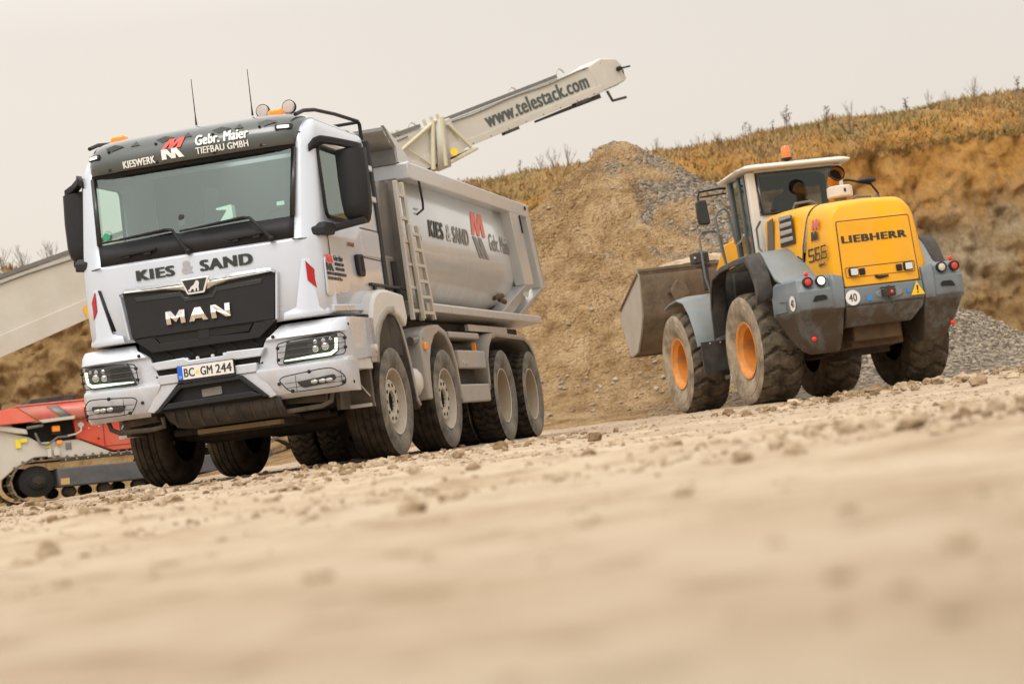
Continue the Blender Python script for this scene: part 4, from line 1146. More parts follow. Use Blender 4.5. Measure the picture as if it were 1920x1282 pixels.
def block_letters(s, o, w, h, gap):
    shapes = {'M': [(0, 0), (0, 1), (.27, 1), (.5, .55), (.73, 1), (1, 1), (1, 0), (.76, 0), (.76, .56), (.5, .12), (.24, .56), (.24, 0)],
              'A': [(0, 0), (.34, 1), (.66, 1), (1, 0), (.74, 0), (.68, .18), (.32, .18), (.26, 0)],
              'N': [(0, 0), (0, 1), (.26, 1), (.74, .42), (.74, 1), (1, 1), (1, 0), (.74, 0), (.26, .58), (.26, 0)]}
    for i, ch in enumerate(s):
        pts = [(x * w, y * h) for x, y in shapes[ch]]
        q = poly2d(pts, (o[0], o[1] + i * (w + gap), o[2]), (0, 1, 0), (0, 0, 1), chrome, gri, 'chrome_letter', .022)
        bm = bmesh.new(); bm.from_mesh(q.data)
        zm = o[2] + h * .45
        bmesh.ops.bisect_plane(bm, geom=bm.verts[:] + bm.edges[:] + bm.faces[:], plane_co=(0, 0, zm), plane_no=(0, 0, 1))
        for v in bm.verts:
            if abs(v.co.z - zm) < 1e-4 and v.co.x > o[0] + .015: v.co.x += .010
        bm.to_mesh(q.data); bm.free()
block_letters('MAN', (1.438, -.315, 1.385), .175, .115, .035)
a_hole = MB().prism([(-.016, 1.42), (.016, 1.42), (0, 1.466)], 0, 1.458, 1.462); a_hole.v = [(x, y - .0125, z) for x, y, z in a_hole.v]
a_hole.build('letter_hole', blackpl, gri)
text('KIES', (1.418, -.565, 1.805), (0, 1, 0), (0, 0, 1), .365, .092, ink, T, .085)
text('&', (1.418, -.135, 1.805), (0, 1, 0), (0, 0, 1), .105, .112, greylet, T, .085)
text('SAND', (1.418, .035, 1.805), (0, 1, 0), (0, 0, 1), .49, .098, ink, T, .085)
# --- bumper
BO = ([.40, .75, 1.0, 1.12, 1.19, 1.235, 1.25], [0, -.004, -.015, -.035, -.07, -.13, -.22])
def bo(l): return float(np.interp(abs(l), *BO))
BR = [(1.258, 1.26, .70), (1.255, 1.34, .685), (1.205, 1.405, .645), (1.135, 1.432, .56), (1.115, 1.405, .535), (.915, 1.40, .455), (.885, 1.452, .445), (.86, 1.458, .45), (.75, 1.442, .525), (.655, 1.42, .58), (.615, 1.375, .60)]
bump_o = sub('bumper', T)
for sg in (1, -1):
    rw = []
    for z, f, li in BR:
        ls = [li, max(li + .04, .75), .88, 1.0, 1.08, 1.13, 1.17, 1.205, 1.235, 1.25]
        row = [(f + bo(l), sg * l, z) for l in ls]
        low = z < .90
        row += [(1.12 if not low else 1.10, sg * 1.25, z), (.80 if not low else 1.095, sg * 1.25, z), (.50 if not low else 1.09, sg * 1.25, z)]
        rw.append(row)
    MB().grid(rw).build('bumper_corner', white, bump_o, smooth=32, solid=.03, bevel=.006)
    sb = MB(); sb.box((.62, sg * 1.10, .80), (1.08, sg * 1.235, .905)); sb.build('step_block', white_f, bump_o, bevel=.01)
    mf = MB(); mf.box((.62, sg * .98, .47), (1.0, sg * 1.02, .80)); mf.box((.64, sg * .99, .47), (.70, sg * 1.22, .80)); mf.build('splash_plate', mudflap, bump_o)
    mf = MB(); mf.box((.60, sg * 1.0, .47), (.76, sg * 1.21, .50)); mf.tube([(.72, sg * 1.03, .80), (.70, sg * 1.2, .56)], .008); mf.build('step', alu, bump_o)
    for l, z, f in ((.625, 1.155, 1.437), (.635, .745, 1.452)):
        MB().ball((f + bo(l) - .004, sg * l, z), .016, 6, sc=(.6, 1, 1)).build('bolt', blackpl, bump_o)
    for l, z, f in ((1.243, 1.19, 1.22), (1.243, .69, 1.245)):
        MB().ball((f, sg * l, z), .016, 6, sc=(1, .6, 1)).build('bolt', blackpl, bump_o)
    # headlamp
    hl = sub('headlight', T)
    def strip(rows_, dx): return [[(f_ + bo(l) + dx, sg * l, z) for l in ls] for z, f_, ls in rows_]
    def lz(t, z): 
        a = .685 + (z - .92) * .30; b = 1.175 - max(0, (.96 - z)) * 1.0
        return a + (b - a) * t
    zs = [.915, .93, .96, 1.0, 1.04, 1.08, 1.105]
    def zt(t, z):    # lower edge rises outwards a little then dips, upper edge nearly level
        return z + (.03 * (1 - t) * 0) + .01 * t
    MB().grid([[(1.404 + bo(lz(t, z)) + .004, sg * lz(t, z), zt(t, z)) for t in np.linspace(0, 1, 14)] for z in zs]).build('headlight_housing', lampdark, hl, smooth=60, solid=.01, off=1)
    dr = MB(); pth = []
    for t in np.linspace(.03, .93, 16):
        zz = .935 + (.018 if .45 < t < .7 else 0) * 0 + .012 * t
        pth.append((1.404 + bo(lz(t, .93)) + .02, sg * lz(t, .93), zz))
    pth += [(1.404 + bo(1.165) + .022, sg * 1.158, .975), (1.404 + bo(1.168) + .022, sg * 1.166, 1.03), (1.404 + bo(1.168) + .022, sg * 1.168, 1.08)]
    rad_ = [.005 + .009 * min(1, k / 12) for k in range(len(pth))]
    dr.tube(pth, rad_, 8); dr.build('daytime_light', drl, hl, smooth=60)
    for l, z, r_ in ((.985, 1.005, .032), (1.07, 1.015, .036), (.99, 1.065, .022), (1.06, 1.07, .022), (1.12, 1.075, .016)):
        MB().ball((1.404 + bo(l) + .012, sg * l, z), r_, 8, sc=(.6, 1, 1)).build('lamp_lens', lampm, hl, smooth=80)
    rb_ = MB()
    for z in (.97, .995, 1.02, 1.045, 1.07): rb_.tube([(1.404 + bo(l) + .014, sg * l, z) for l in (.73, .82, .92)], .004, 5)
    rb_.build('lamp_rib', blackgl, hl)
    gd = MB()
    loop = rounded([(.645, .905), (.66, 1.085), (.76, 1.10), (1.20, 1.125), (1.235, 1.10), (1.225, .93), (1.12, .925), (.95, .92), (.80, .905)], .03)
    gd.tube([(1.404 + bo(l) + .045, sg * l, z) for l, z in loop], .0048, 6, closed=True)
    for z in (.96, 1.01, 1.06): gd.tube([(1.404 + bo(l) + .045, sg * l, z + .02 * (l > 1)) for l in np.linspace(.65, 1.23, 10)], .0030, 5)
    for l, z in ((.655, .95), (.66, 1.05), (1.228, .99), (1.232, 1.07)): gd.ball((1.404 + bo(l) + .04, sg * l, z), .017, 6)
    gd.build('headlight_guard', blackpl, hl)
    # fog lamp
    fg = sub('fog_lamp', T)
    def fz(z): return float(np.interp(z, [.655, .75, .86], [1.42, 1.442, 1.458]))
    po = rounded([(.79, .745), (1.13, .772), (1.14, .73), (1.07, .70), (.84, .685)], .03, 5)
    m_ = MB().prism([(sg * a, b) for a, b in po], 0, 0, 1); m_.v = [(fz(z) + bo(y) + (.012 if x > .5 else -.02), y, z) for x, y, z in m_.v]
    m_.build('fog_lamp_housing', lampdark, fg, bevel=.005)
    for l in (.95, 1.02, 1.08):
        MB().ball((fz(.73) + bo(l) + .012, sg * l, .727), .026, 8, sc=(.4, 1.3, .8)).build('lamp_lens', lampm, fg, smooth=80)
    gd = MB(); loop = rounded([(.655, .775), (.70, .80), (1.02, .825), (1.13, .825), (1.215, .755), (1.215, .675), (1.14, .66), (.78, .66), (.72, .68)], .035)
    gd.tube([(fz(z) + bo(l) + .05, sg * l, z) for l, z in loop], .0048, 6, closed=True)
    for z in (.70, .74): gd.tube([(fz(z) + bo(l) + .05, sg * l, z) for l in np.linspace(.70, 1.21, 9)], .0028, 5)
    for l in (.80, 1.19): gd.tube([(fz(.7) + bo(l) + .05, sg * l, z) for z in (.665, .80)], .0028, 5)
    for l, z in ((.93, .815), (1.20, .695), (.755, .67)): gd.ball((fz(z) + bo(l) + .04, sg * l, z), .018, 6)
    gd.build('fog_lamp_guard', blackpl, fg)
cb = MB()
cb.prism([(-.52, 1.075), (-.20, 1.085), (-.16, 1.055), (.16, 1.055), (.20, 1.085), (.55, 1.075), (.50, 1.005), (-.47, 1.005)], 0, 1.36, 1.452)
cb.prism([(-.46, .955), (.46, .955), (.45, .875), (-.45, .875)], 0, 1.36, 1.458)
for sg in (1, -1):
    cb.prism([(sg * .28, .875), (sg * .45, .875), (sg * .605, .655), (sg * .545, .64), (sg * .50, .66)], 0, 1.36, 1.445)
cb.build('bumper_bar', white, bump_o, bevel=.008)
sl = MB(); sl.box((1.30, -.50, .94), (1.40, .50, 1.02)); sl.box((1.2, -.64, 1.04), (1.36, .64, 1.30)); sl.build('bumper_slot', holem, bump_o)
hk = MB()
for l in (-.18, -.08, .06, .17, .23): hk.ball((1.43, l, 1.065), .018, 6)
hk.build('latch_knob', white_f, bump_o)
eng = MB(); eng.prism([(-.55, 1.17), (.55, 1.17), (.48, 1.08), (-.48, 1.08)], 0, 1.30, 1.37)
for k in range(5): eng.tube([(1.375, -.4 + .2 * k, 1.16), (1.38, -.33 + .2 * k, 1.10)], .012)
eng.build('radiator_gap', holem, bump_o)
tp = MB()
tp.prism([(-.53, .635), (-.275, .855), (.315, .865), (.545, .65), (.49, .655), (.295, .83), (-.255, .822), (-.47, .64)], 0, 1.40, 1.475)
tp.prism([(-.50, .63), (.51, .645), (.30, .84), (-.26, .83)], 0, 1.36, 1.41)
tp.prism([(-.44, .655), (.49, .668), (.40, .715), (-.37, .705)], 0, 1.40, 1.50)
tpo = tp.build('tow_surround', blackpl, bump_o, bevel=.006)
MB().prism(rounded([(-.085, .725), (.10, .73), (.10, .80), (-.085, .79)], .01), 0, 1.405, 1.418).build('tow_flap', steel, bump_o)
pl_ = sub('number_plate', T)
MB().prism(rounded([(-.265, .87), (.265, .87), (.265, 1.015), (-.265, 1.015)], .008), 0, 1.46, 1.482).build('plate_holder', blackpl, pl_)
MB().prism(rounded([(-.258, .893), (.258, .893), (.258, 1.008), (-.258, 1.008)], .008), 0, 1.482, 1.488).build('plate_sheet', platew, pl_)
MB().prism([(-.257, .894), (-.212, .894), (-.212, 1.007), (-.257, 1.007)], 0, 1.488, 1.4895).build('plate_band', plateb, pl_)
text('D', (1.4895, -.243, .905), (0, 1, 0), (0, 0, 1), .018, .022, platew, pl_, 0, depth=.001)
text('BC', (1.488, -.200, .912), (0, 1, 0), (0, 0, 1), .098, .075, ink, pl_, .035, depth=.002)
text('GM', (1.488, -.047, .912), (0, 1, 0), (0, 0, 1), .112, .075, ink, pl_, .035, depth=.002)
text('244', (1.488, .093, .912), (0, 1, 0), (0, 0, 1), .150, .075, ink, pl_, .035, depth=.002)
MB().lathe([(0, .0015), (.016, .0015), (.016, 0)], 0, (1.488, -.075, .945), 18).build('plate_seal', yellowst, pl_)
# skid plate and underside
sk = MB(); sk.loft([[(1.42, -.46, .64), (1.42, .62, .64)], [(1.40, -.43, .56), (1.40, .63, .56)], [(1.34, -.36, .485), (1.34, .64, .49)], [(.9, -.33, .46), (.9, .6, .46)]], closed=False, caps=False)
for k in range(9):
    l = -.38 + .12 * k; sk.prism([(1.425, .625), (1.405, .56), (1.345, .49), (1.33, .49), (1.33, .60)], 1, l, l + .02)
sk.build('skid_plate', blackdirty, T, solid=.02)
hs = MB()
for sg in (1, -1):
    hs.tube([(1.36, sg * .50, .60), (1.34, sg * .50, .52), (1.32, sg * .62, .505), (1.30, sg * .95, .515), (1.28, sg * 1.03, .55), (1.28, sg * 1.05, .62)], .022, 8)
    hs.tube([(1.2, sg * .6, .62), (1.15, sg * .95, .60)], .05, 8)
hs.build('step_hoop', mudflap, T)
ub = MB()
for l in (-.42, .42): ub.box((-6.15, l - .05, .70), (1.25, l + .05, .98))
ub.box((.1, -.40, .50), (1.25, .42, 1.2)); ub.box((.2, -.34, .40), (1.0, .5, .47)); ub.box((-1.2, -.36, .55), (.1, .36, 1.2))
for f in (0, -1.793): ub.tube([(f, -1.0, .48), (f, -.6, .40), (f, .6, .40), (f, 1.0, .48)], .07, 8)
for f in (-4.23, -5.635):
    ub.tube([(f, -1.0, .5), (f, 1.0, .5)], .11, 10); ub.ball((f, 0, .5), .24, 8)
for f in (.55, .30): ub.tube([(f, -.75, .46), (f, .75, .46)], .035, 8)
for l in (-.8, .8): ub.box((-.5, l - .25, .95), (1.1, l + .25, 1.24))
ub.box((-6.2, -1.0, 1.22), (-1.3, 1.0, 1.32)); ub.box((-4.0, -.75, .60), (-2.5, .95, 1.05))
ub.tube([(-3.4, 0, .62), (-1.2, 0, .68)], .06); ub.box((-6.3, -.9, .62), (-6.2, .9, .8)); ub.box((-6.28, -1.15, .66), (-6.18, 1.15, .74))
for l in (-1.0, 1.0): ub.box((-.5, l - .22, .93), (.55, l + .20, 1.30))
ub.build('chassis', under, T, bevel=.01)
MB().box((.75, -.30, .415), (1.1, .48, .455)).build('axle_guard', mat('sandy_plate', (0.27, 0.20, 0.10), 0.8, dirt=MUD, dirt_amt=.6), T)
# --- front wheel arch
def arch(poly, l0, l1, name, m_, bev=.03, seg=3, par=T):
    MB().prism(poly, 1, l0, l1).build(name, m_, par, bevel=bev, seg=seg, smooth=50)
inn = [(-.60, 1.20), (-.44, 1.29), (-.25, 1.33), (-.02, 1.315), (.18, 1.23), (.32, 1.11), (.40, .97), (.425, .86)]
for sg in (1, -1):
    out_ = [(.50, .86), (.50, 1.10), (.47, 1.27), (.40, 1.40), (.28, 1.49), (.12, 1.535), (-.10, 1.545), (-.62, 1.515), (-.68, 1.29)]
    arch(out_ + inn, sg * .93, sg * 1.235, 'front_fender', white_f)
    lip = MB(); ring1 = [(f, sg * 1.243, z) for f, z in inn[2:]]; ring2 = [(f + .0 + .085 * (1 if f > 0 else .25) * (.5 + .5 * (f > .2)), sg * 1.240, z + .06 * (f < .35)) for f, z in inn[2:]]
    lip.grid([ring1, ring2]); lip.build('fender_lip', greypl, T, solid=.012)
    bx = MB(); bx.prism([(.66, 1.07), (.505, 1.07), (.505, .86), (.66, .86)], 1, sg * 1.19, sg * 1.247); bx.build('marker_bracket', greypl, T, bevel=.006)
    MB().ball((.53, sg * 1.25, .985), .038, 10, sc=(1, .6, 1)).build('side_marker_lamp', lensclear, T, smooth=80)
    # splash guard behind the front wheel
    g = MB(); pth = [(-.36, 1.30), (-.46, 1.23), (-.50, 1.18), (-.58, 1.04), (-.66, .86), (-.72, .66), (-.76, .50), (-.84, .44)]
    g.grid([[(f, sg * l, z) for f, z in pth] for l in (.85, 1.20)]); g.build('splash_guard', blackdirty, T, solid=.03, smooth=60)
    e = MB(); e.grid([[(f, sg * 1.205, z) for f, z in pth], [(f - .05, sg * 1.205, z + .02) for f, z in pth]]); e.build('guard_edge', greypl, T, solid=.03)
    tk = MB(); tk.lathe([(0, .02), (.08, .015), (.13, -.02), (.145, -.08), (.145, -.5)], 1, (-.93, 1.20, .68), 24) if sg > 0 else tk.lathe([(0, -.02), (.08, -.015), (.13, .02), (.145, .08), (.145, .5)], 1, (-.93, -1.20, .68), 24)
    tk.build('air_tank', white_f, T, smooth=60)
    # second fender
    o2 = [(-1.08, .50), (-1.06, .80), (-1.02, 1.05), (-1.06, 1.16), (-1.20, 1.215), (-1.50, 1.245), (-1.75, 1.25), (-1.98, 1.20), (-2.18, 1.06), (-2.31, .86), (-2.38, .48)]
    i2 = [(-2.33, .48), (-2.26, .84), (-2.14, 1.02), (-1.96, 1.14), (-1.74, 1.18), (-1.54, 1.13), (-1.38, 1.02), (-1.28, .88), (-1.24, .70), (-1.235, .50)]
    arch(o2 + i2, sg * .90, sg * 1.235, 'second_fender', greypl, .02)
    # rear fender band over both drive axles
    o3 = [(-3.57, .62), (-3.60, .95), (-3.70, 1.09), (-3.86, 1.185), (-4.10, 1.215), (-5.50, 1.195), (-5.75, 1.13), (-5.92, 1.02), (-6.02, .86), (-6.10, .60)]
    band = MB(); band.grid([[(f, sg * l, z) for f, z in o3] for l in (.62, 1.20, 1.245, 1.245)] )
    band.v = [(f, l, z - (.05 if k >= 3 * len(o3) else 0)) for k, (f, l, z) in enumerate(band.v)]
    band.build('rear_fender', greypl, T, smooth=40, solid=.03)
MB().prism([(-1.08, 1.06), (-1.18, 1.06), (-1.18, .99), (-1.08, .99)], 1, 1.235, 1.262).build('amber_side_marker', amber, T, bevel=.008)
MB().tube([(-.95, 1.15, 1.08), (-1.12, 1.20, 1.10)], .045, 10).build('filler_cap', steel, T)
# side panels between the axles
for sg in (1, -1):
    sp = MB(); sp.box((-3.52, sg * 1.17, .805), (-2.40, sg * 1.235, 1.0)); sp.build('side_guard_panel', greypl, T, bevel=.02, seg=3)
    sp = MB(); sp.box((-3.56, sg * 1.17, .445), (-2.37, sg * 1.235, .64)); sp.build('side_guard_panel', greypl, T, bevel=.02, seg=3)
    sp = MB(); sp.box((-3.35, sg * .8, 1.125), (-2.12, sg * 1.235, 1.19)); sp.build('tank_cover', greypl, T, bevel=.015)
    sp = MB(); sp.box((-3.45, sg * .6, .46), (-2.45, sg * 1.12, 1.1)); sp.build('side_tank', under, T, bevel=.05)
text('MAN', (-2.47, 1.236, .845), (-1, 0, 0), (0, 0, 1), .25, .05, inkfaint, T, .05)
MB().box((-3.30, 1.16, 1.0), (-3.27, 1.2, 1.09)).build('orange_valve', amber, T)
# --- dump body
body = sub('dump_body', T)
BF, BRr = -1.30, -6.62
sec = [(1.11, 2.72), (1.115, 2.02), (1.10, 1.90), (1.05, 1.76), (.96, 1.64), (.83, 1.555), (.65, 1.52), (0, 1.50)]
def body_ring(f): return [(f, l, z) for l, z in sec] + [(f, -l, z) for l, z in reversed(sec[:-1])]
bw = MB(); bw.loft([body_ring(BF), body_ring(-5.88), body_ring(BRr)], closed=False, caps=False)
n_ = len(body_ring(BF)); bw.add(body_ring(BF + .0), [tuple(range(n_))])
bwo = bw.build('body_shell', white_b, body, smooth=50, solid=.02, off=1)
rr2 = MB()
for sg in (1, -1):
    rr2.prism([(sg * 1.09, 2.70), (sg * 1.252, 2.70), (sg * 1.252, 2.865), (sg * 1.16, 2.885), (sg * 1.09, 2.885)], 0, BF - .02, -6.62)
rr2.prism([(BF - .06, 2.70), (BF + .03, 2.70), (BF + .03, 2.86), (BF - .06, 2.885)], 1, -1.252, 1.252)
rr2.build('body_top_rail', white_b, body, bevel=.012)
pm = MB()
for sg in (1, -1):
    for fa, fb_ in ((-5.55, -6.05), (-6.45, -6.66)):
        dx = -.35
        # post leans back towards its foot, then turns in under the body
        A_ = [(fa, 2.71), (fb_, 2.71), (fb_ + dx, 1.86), (fa + dx, 1.83)]
        pm.loft([[(f, sg * 1.12, z) for f, z in A_], [(f, sg * 1.25, z) for f, z in A_]])
        B0 = [(fa + dx, 1.83), (fb_ + dx, 1.86), (fb_ + .30 + dx * .3, 1.48), (fa + .30 + dx * .0, 1.48)]
        pm.loft([[(f, sg * (.86 if z < 1.6 else 1.10), z) for f, z in B0], [(f, sg * (1.05 if z < 1.6 else 1.25), z) for f, z in B0]])
pm.build('body_post', white_b, body, bevel=.008)
sk2 = MB()
for sg in (1, -1):
    sk2.prism([(sg * .80, 1.555), (sg * 1.20, 1.475), (sg * 1.25, 1.455), (sg * 1.25, 1.375), (sg * .80, 1.34)], 0, -1.38, -6.60)
sk2.build('body_skirt', white_b, body, bevel=.01)
hd = MB()
hd.box((-1.28, -1.14, 2.86), (-1.25, 1.14, 3.05))
hd.build('headboard', steel, body)
hd = MB(); hd.loft([[(-1.27, -1.12, 3.02), (-1.27, 1.12, 3.02)], [(-.93, -1.14, 3.165), (-.93, 1.14, 3.165)]], closed=False, caps=False)
hd.box((-.95, -1.15, 3.15), (-.92, 1.15, 3.185))
hd.build('body_canopy', mat('canopy_steel', (0.24, 0.235, 0.225), 0.5, var=.1), body, solid=.02)
hd = MB()
for sg in (1, -1): hd.prism([(-.91, 3.20), (-1.28, 3.10), (-1.85, 2.885), (-1.27, 2.87), (-1.25, 3.02)], 1, sg * 1.13, sg * 1.165)
hd.build('canopy_cheek', white_b, body, bevel=.004)
fw_ = MB(); fw_.box((-1.29, -1.08, 1.50), (-1.27, 1.12, 2.72)); fw_.prism([(-.98, 2.68), (-1.28, 2.68), (-1.28, 1.5), (-.75, 1.5)], 1, .60, 1.02)
fw_.build('front_wall', steel, body)
fl_ = MB(); fl_.box((BRr, -1.0, 1.75), (BF, 1.0, 1.78)); fl_.build('body_floor', under, body)
tg = MB(); tg.box((-6.60, -1.08, 1.55), (-6.56, 1.08, 2.70)); tg.build('tailgate', white_b, body)
sd_ = 1.1365
bwarp = lambda q: Vector((q.x, sd_ if q.z > 2.02 else sd_, q.z))
text('KIES', (-2.20, sd_, 2.195), (-1, 0, 0), (0, 0, 1), .56, .18, mat('body_lettering_dark', (0.055, 0.058, 0.055), 0.5), body, .06)
text('&', (-2.88, sd_, 2.195), (-1, 0, 0), (0, 0, 1), .18, .18, inkfaint, body, .03)
text('SAND', (-3.14, sd_, 2.195), (-1, 0, 0), (0, 0, 1), .69, .18, inkgrey, body, .06)
text('Gebr. Maier', (-4.78, sd_, 2.205), (-1, 0, 0), (0, 0, 1), 1.0, .20, inkgrey, body, .0)
poly2d(m_glyph(.62, .26, 0), (-4.0, sd_, 2.34), (-1, 0, 0), (0, 0, 1), redpaint_b, body, 'emblem', .004)
poly2d([(x * .44 + .22 * (1 - y), y * .235) for x, y in [(0, 0), (-.02, 1), (.30, 1), (.50, .45), (.55, 1), (.86, 1), (1.0, 0), (.74, 0), (.68, .5), (.60, 0), (.36, 0), (.24, .5), (.2, 0)]], (-4.02, sd_, 2.085), (-1, 0, 0), (0, 0, 1), inkgrey, body, 'emblem', .004)
for z, w_ in ((2.45, .17), (2.40, .16), (2.25, .1), (2.17, .08)):
    poly2d([(0, 0), (w_, 0), (w_, .012), (0, .012)], (-1.72, sd_, z), (-1, 0, 0), (0, 0, 1), inkfaint, body, 'maker_mark', .002)
MB().tube([(-1.80 + .05 * math.cos(a), sd_ + .002, 2.14 + .05 * math.sin(a)) for a in [2 * math.pi * k / 20 for k in range(20)]], .006, 4, closed=True).build('maker_mark', inkgrey, body)
crs = MB(); crs.tube([(-1.5, sd_ - .013, 2.02), (-5.9, sd_ - .013, 2.02)], .008, 6); crs.build('body_crease', white_b, body)
ck = MB(); ck.tube([(-1.62, 1.252, 2.70), (-1.64, 1.26, 2.48), (-1.66, 1.25, 2.42), (-1.52, 1.22, 2.36)], .012, 6); ck.build('tarp_hook', blackpl, body)
ck = MB(); ck.tube([(-6.02, 1.254, 2.69), (-6.10, 1.254, 2.48)], .014, 6); ck.tube([(-6.38, 1.256, 2.83), (-6.40, 1.256, 2.79)], .016); ck.build('body_hook', blackpl, body, each=True)
hk2 = MB(); hk2.tube([(-5.15, 1.02, 1.67), (-5.35, 1.08, 1.70)], .03, 8); hk2.tube([(-5.28, 1.05, 1.66), (-5.38, 1.10, 1.62)], .03, 8); hk2.build('hinge_pin', rustm, body)
wa = MB(); wa.prism([(-6.02, 1.79), (-6.32, 1.79), (-6.22, 1.70), (-5.95, 1.70)], 1, 1.19, 1.20); wa.build('body_label', inkfaint, body)
tr_ = MB(); tr_.box((-5.1, 1.10, 1.23), (-3.3, 1.14, 1.30)); tr_.build('rail_strip', alu, body)
# ladders between cab and body
for dx, y, z0, z1, nm in ((0, 1.22, 1.28, 2.64, 4), (0, 1.26, 1.29, 2.22, 5)):
    L_ = MB()
    fa, fb_ = ((-.86, -1.07) if nm == 4 else (-1.02, -1.28))
    fa0, fb0 = ((-.90, -1.22) if nm == 4 else (-1.14, -1.52))
    L_.loft([[(fa0 + a, y + b, z0) for a, b in ((-.025, -.02), (.025, -.02), (.025, .02), (-.025, .02))], [(fa + a, y + b, z1) for a, b in ((-.025, -.02), (.025, -.02), (.025, .02), (-.025, .02))]])
    L_.loft([[(fb0 + a, y + b, z0) for a, b in ((-.025, -.02), (.025, -.02), (.025, .02), (-.025, .02))], [(fb_ + a, y + b, z1) for a, b in ((-.025, -.02), (.025, -.02), (.025, .02), (-.025, .02))]])
    for k in range(6):
        t = (k + .4) / 6; z = z0 + (z1 - z0) * t
        a_ = fa0 + (fa - fa0) * t; b_ = fb0 + (fb_ - fb0) * t
        L_.box((b_, y - .018, z - .016), (a_, y + .018, z + .016))
    L_.build('ladder', alu, T, bevel=.004)
ex = MB(); ex.prism(rounded([(-.66, 1.92), (-.92, 1.92), (-.94, 1.45), (-.68, 1.42)], .04), 1, .98, 1.10); ex.build('air_intake', steel, T, bevel=.03)
ex = MB(); ex.tube([(-.82, 1.10, 1.86), (-.83, 1.12, 1.5)], .05, 10); ex.ball((-.84, 1.09, 1.46), .075, 8); ex.build('intake_hose', blackpl, T)
ex = MB(); ex.box((-1.14, 1.0, 1.42), (-1.10, 1.04, 1.60)); ex.build('yellow_strap', yellowst, T)
wk = MB(); wk.box((-1.05, .80, 1.585), (.10, 1.16, 1.61))
for f in (-.05, -.85): wk.box((f - .03, 1.1, 1.53), (f + .03, 1.15, 1.59))
wk.build('walkway', blackdirty, T, bevel=.005)
# --- door lettering and reflectors
y0 = 1.136
for sg in (1, -1):
    xd = Vector((-.085, sg * .11, 0)).normalized()
    if sg > 0: poly2d([(0, 0), (.122, -.135), (.122, -.285), (0, -.165)], (1.386, .985, 1.765), xd, (0, 0, 1), red, T, 'red_reflector', .006)
    else: poly2d([(0, 0), (0, -.165), (-.122, -.285), (-.122, -.135)], (1.386, -.985, 1.765), -xd, (0, 0, 1), red, T, 'red_reflector', .006)
poly2d(m_glyph(.19, .068, 0), (1.285, y0, 1.742), (-1, 0, 0), (0, 0, 1), redpaint_l, T, 'emblem', .003)
poly2d(m_glyph(.19, .068, -.35), (1.285, y0, 1.668), (-1, 0, 0), (0, 0, 1), ink, T, 'emblem', .003)
text('Gebr. Maier', (1.06, y0, 1.765), (-1, 0, 0), (0, 0, 1), .25, .048, ink, T, .03, depth=.003)
text('KIESWERK UND', (1.05, y0, 1.722), (-1, 0, 0), (0, 0, 1), .25, .026, ink, T, .03, depth=.003)
text('TIEFBAU GMBH', (1.05, y0, 1.680), (-1, 0, 0), (0, 0, 1), .25, .026, ink, T, .03, depth=.003)
text('88433 SCHEMMERHOFEN', (1.285, y0, 1.632), (-1, 0, 0), (0, 0, 1), .52, .027, ink, T, .03, depth=.003)
text('TELEFON 07356', (1.285, y0, 1.590), (-1, 0, 0), (0, 0, 1), .40, .027, ink, T, .03, depth=.003)
for k in range(5):
    poly2d([(0, 0), (.035, 0), (.035, .035), (0, .035)], (.62 - .045 * k, 1.124, 1.925), (-1, 0, 0), (0, 0, 1), chrome, T, 'badge', .006)
for sg in (1, -1):
    for f, k in ((0, 'steer'), (-1.793, 'steer'), (-4.23, 'drive'), (-5.635, 'drive')):
        wheel(T, k, f, sg * 1.24, .50, sg)
        if k == 'drive': wheel(T, 'drive_inner', f, sg * .90, .50, sg, 'inner_wheel')
# ------------------------------------------------------------------ the wheel loader (local axes: x forward = away from the camera, y left, z up)
LYAW = 0.2238
loader = empty('wheel_loader', (4.674, 28.336, 0), math.atan2(math.cos(LYAW), -math.sin(LYAW)),
               'yellow and grey wheel loader seen from behind, LIEBHERR 566 lettering, bucket in the gravel pile', 'wheel loader')
Q = loader
def hood_ring(f, wb, wm, wt, zb, zm, zt, rc, slant=0.0, n=6):
    P = [(wb, zb), (wm, zm), (wt + .01, zt - rc)]
    for k in range(1, n + 1):
        a = math.pi / 2 * k / n
        P.append((wt - rc + rc * math.cos(a), zt - rc + rc * math.sin(a)))
    P.append(((wt - rc) * .5, zt + .012))
    half = P + [(0, zt + .015)] + [(-l, z) for l, z in reversed(P)]
    return [(f + slant * (zt - z), l, z) for l, z in half]
hA = MB()
st_ = [(-1.835, .585, .64, .56, 1.43, 1.66, 2.53, .20, -.05), (-1.80, .60, .685, .60, 1.43, 1.66, 2.575, .23, -.055), (-1.72, .61, .70, .615, 1.43, 1.66, 2.615, .24, -.06),
       (-1.55, .62, .71, .635, 1.43, 1.66, 2.635, .24, .02), (-1.26, .64, .72, .66, 1.5, 1.70, 2.66, .22, .33)]
hA.loft([hood_ring(*a) for a in st_], closed=False, caps=False)
r0 = hood_ring(*st_[0]); hA.add(r0, [tuple(range(len(r0)))])
hood = hA.build('engine_hood', lyel, Q, smooth=45)
hB = MB()
hB.loft([hood_ring(-1.23, .74, .735, .665, 1.95, 2.1, 2.655, .20, .33), hood_ring(-.9, .755, .75, .70, 2.0, 2.1, 2.69, .16, .0), hood_ring(-.3, .765, .765, .725, 2.0, 2.1, 2.71, .14, 0),
         hood_ring(.30, .765, .765, .73, 2.0, 2.1, 2.72, .13, 0), hood_ring(.44, .70, .70, .66, 2.0, 2.1, 2.66, .13, 0)], closed=False, caps=False)
hB.build('engine_cover', lyel, Q, smooth=45)
sm_ = MB(); rg = hood_ring(-1.245, .72, .735, .668, 1.75, 2.1, 2.663, .21, .33); sm_.tube(rg, .008, 5); sm_.build('cover_seam', darkline, Q)
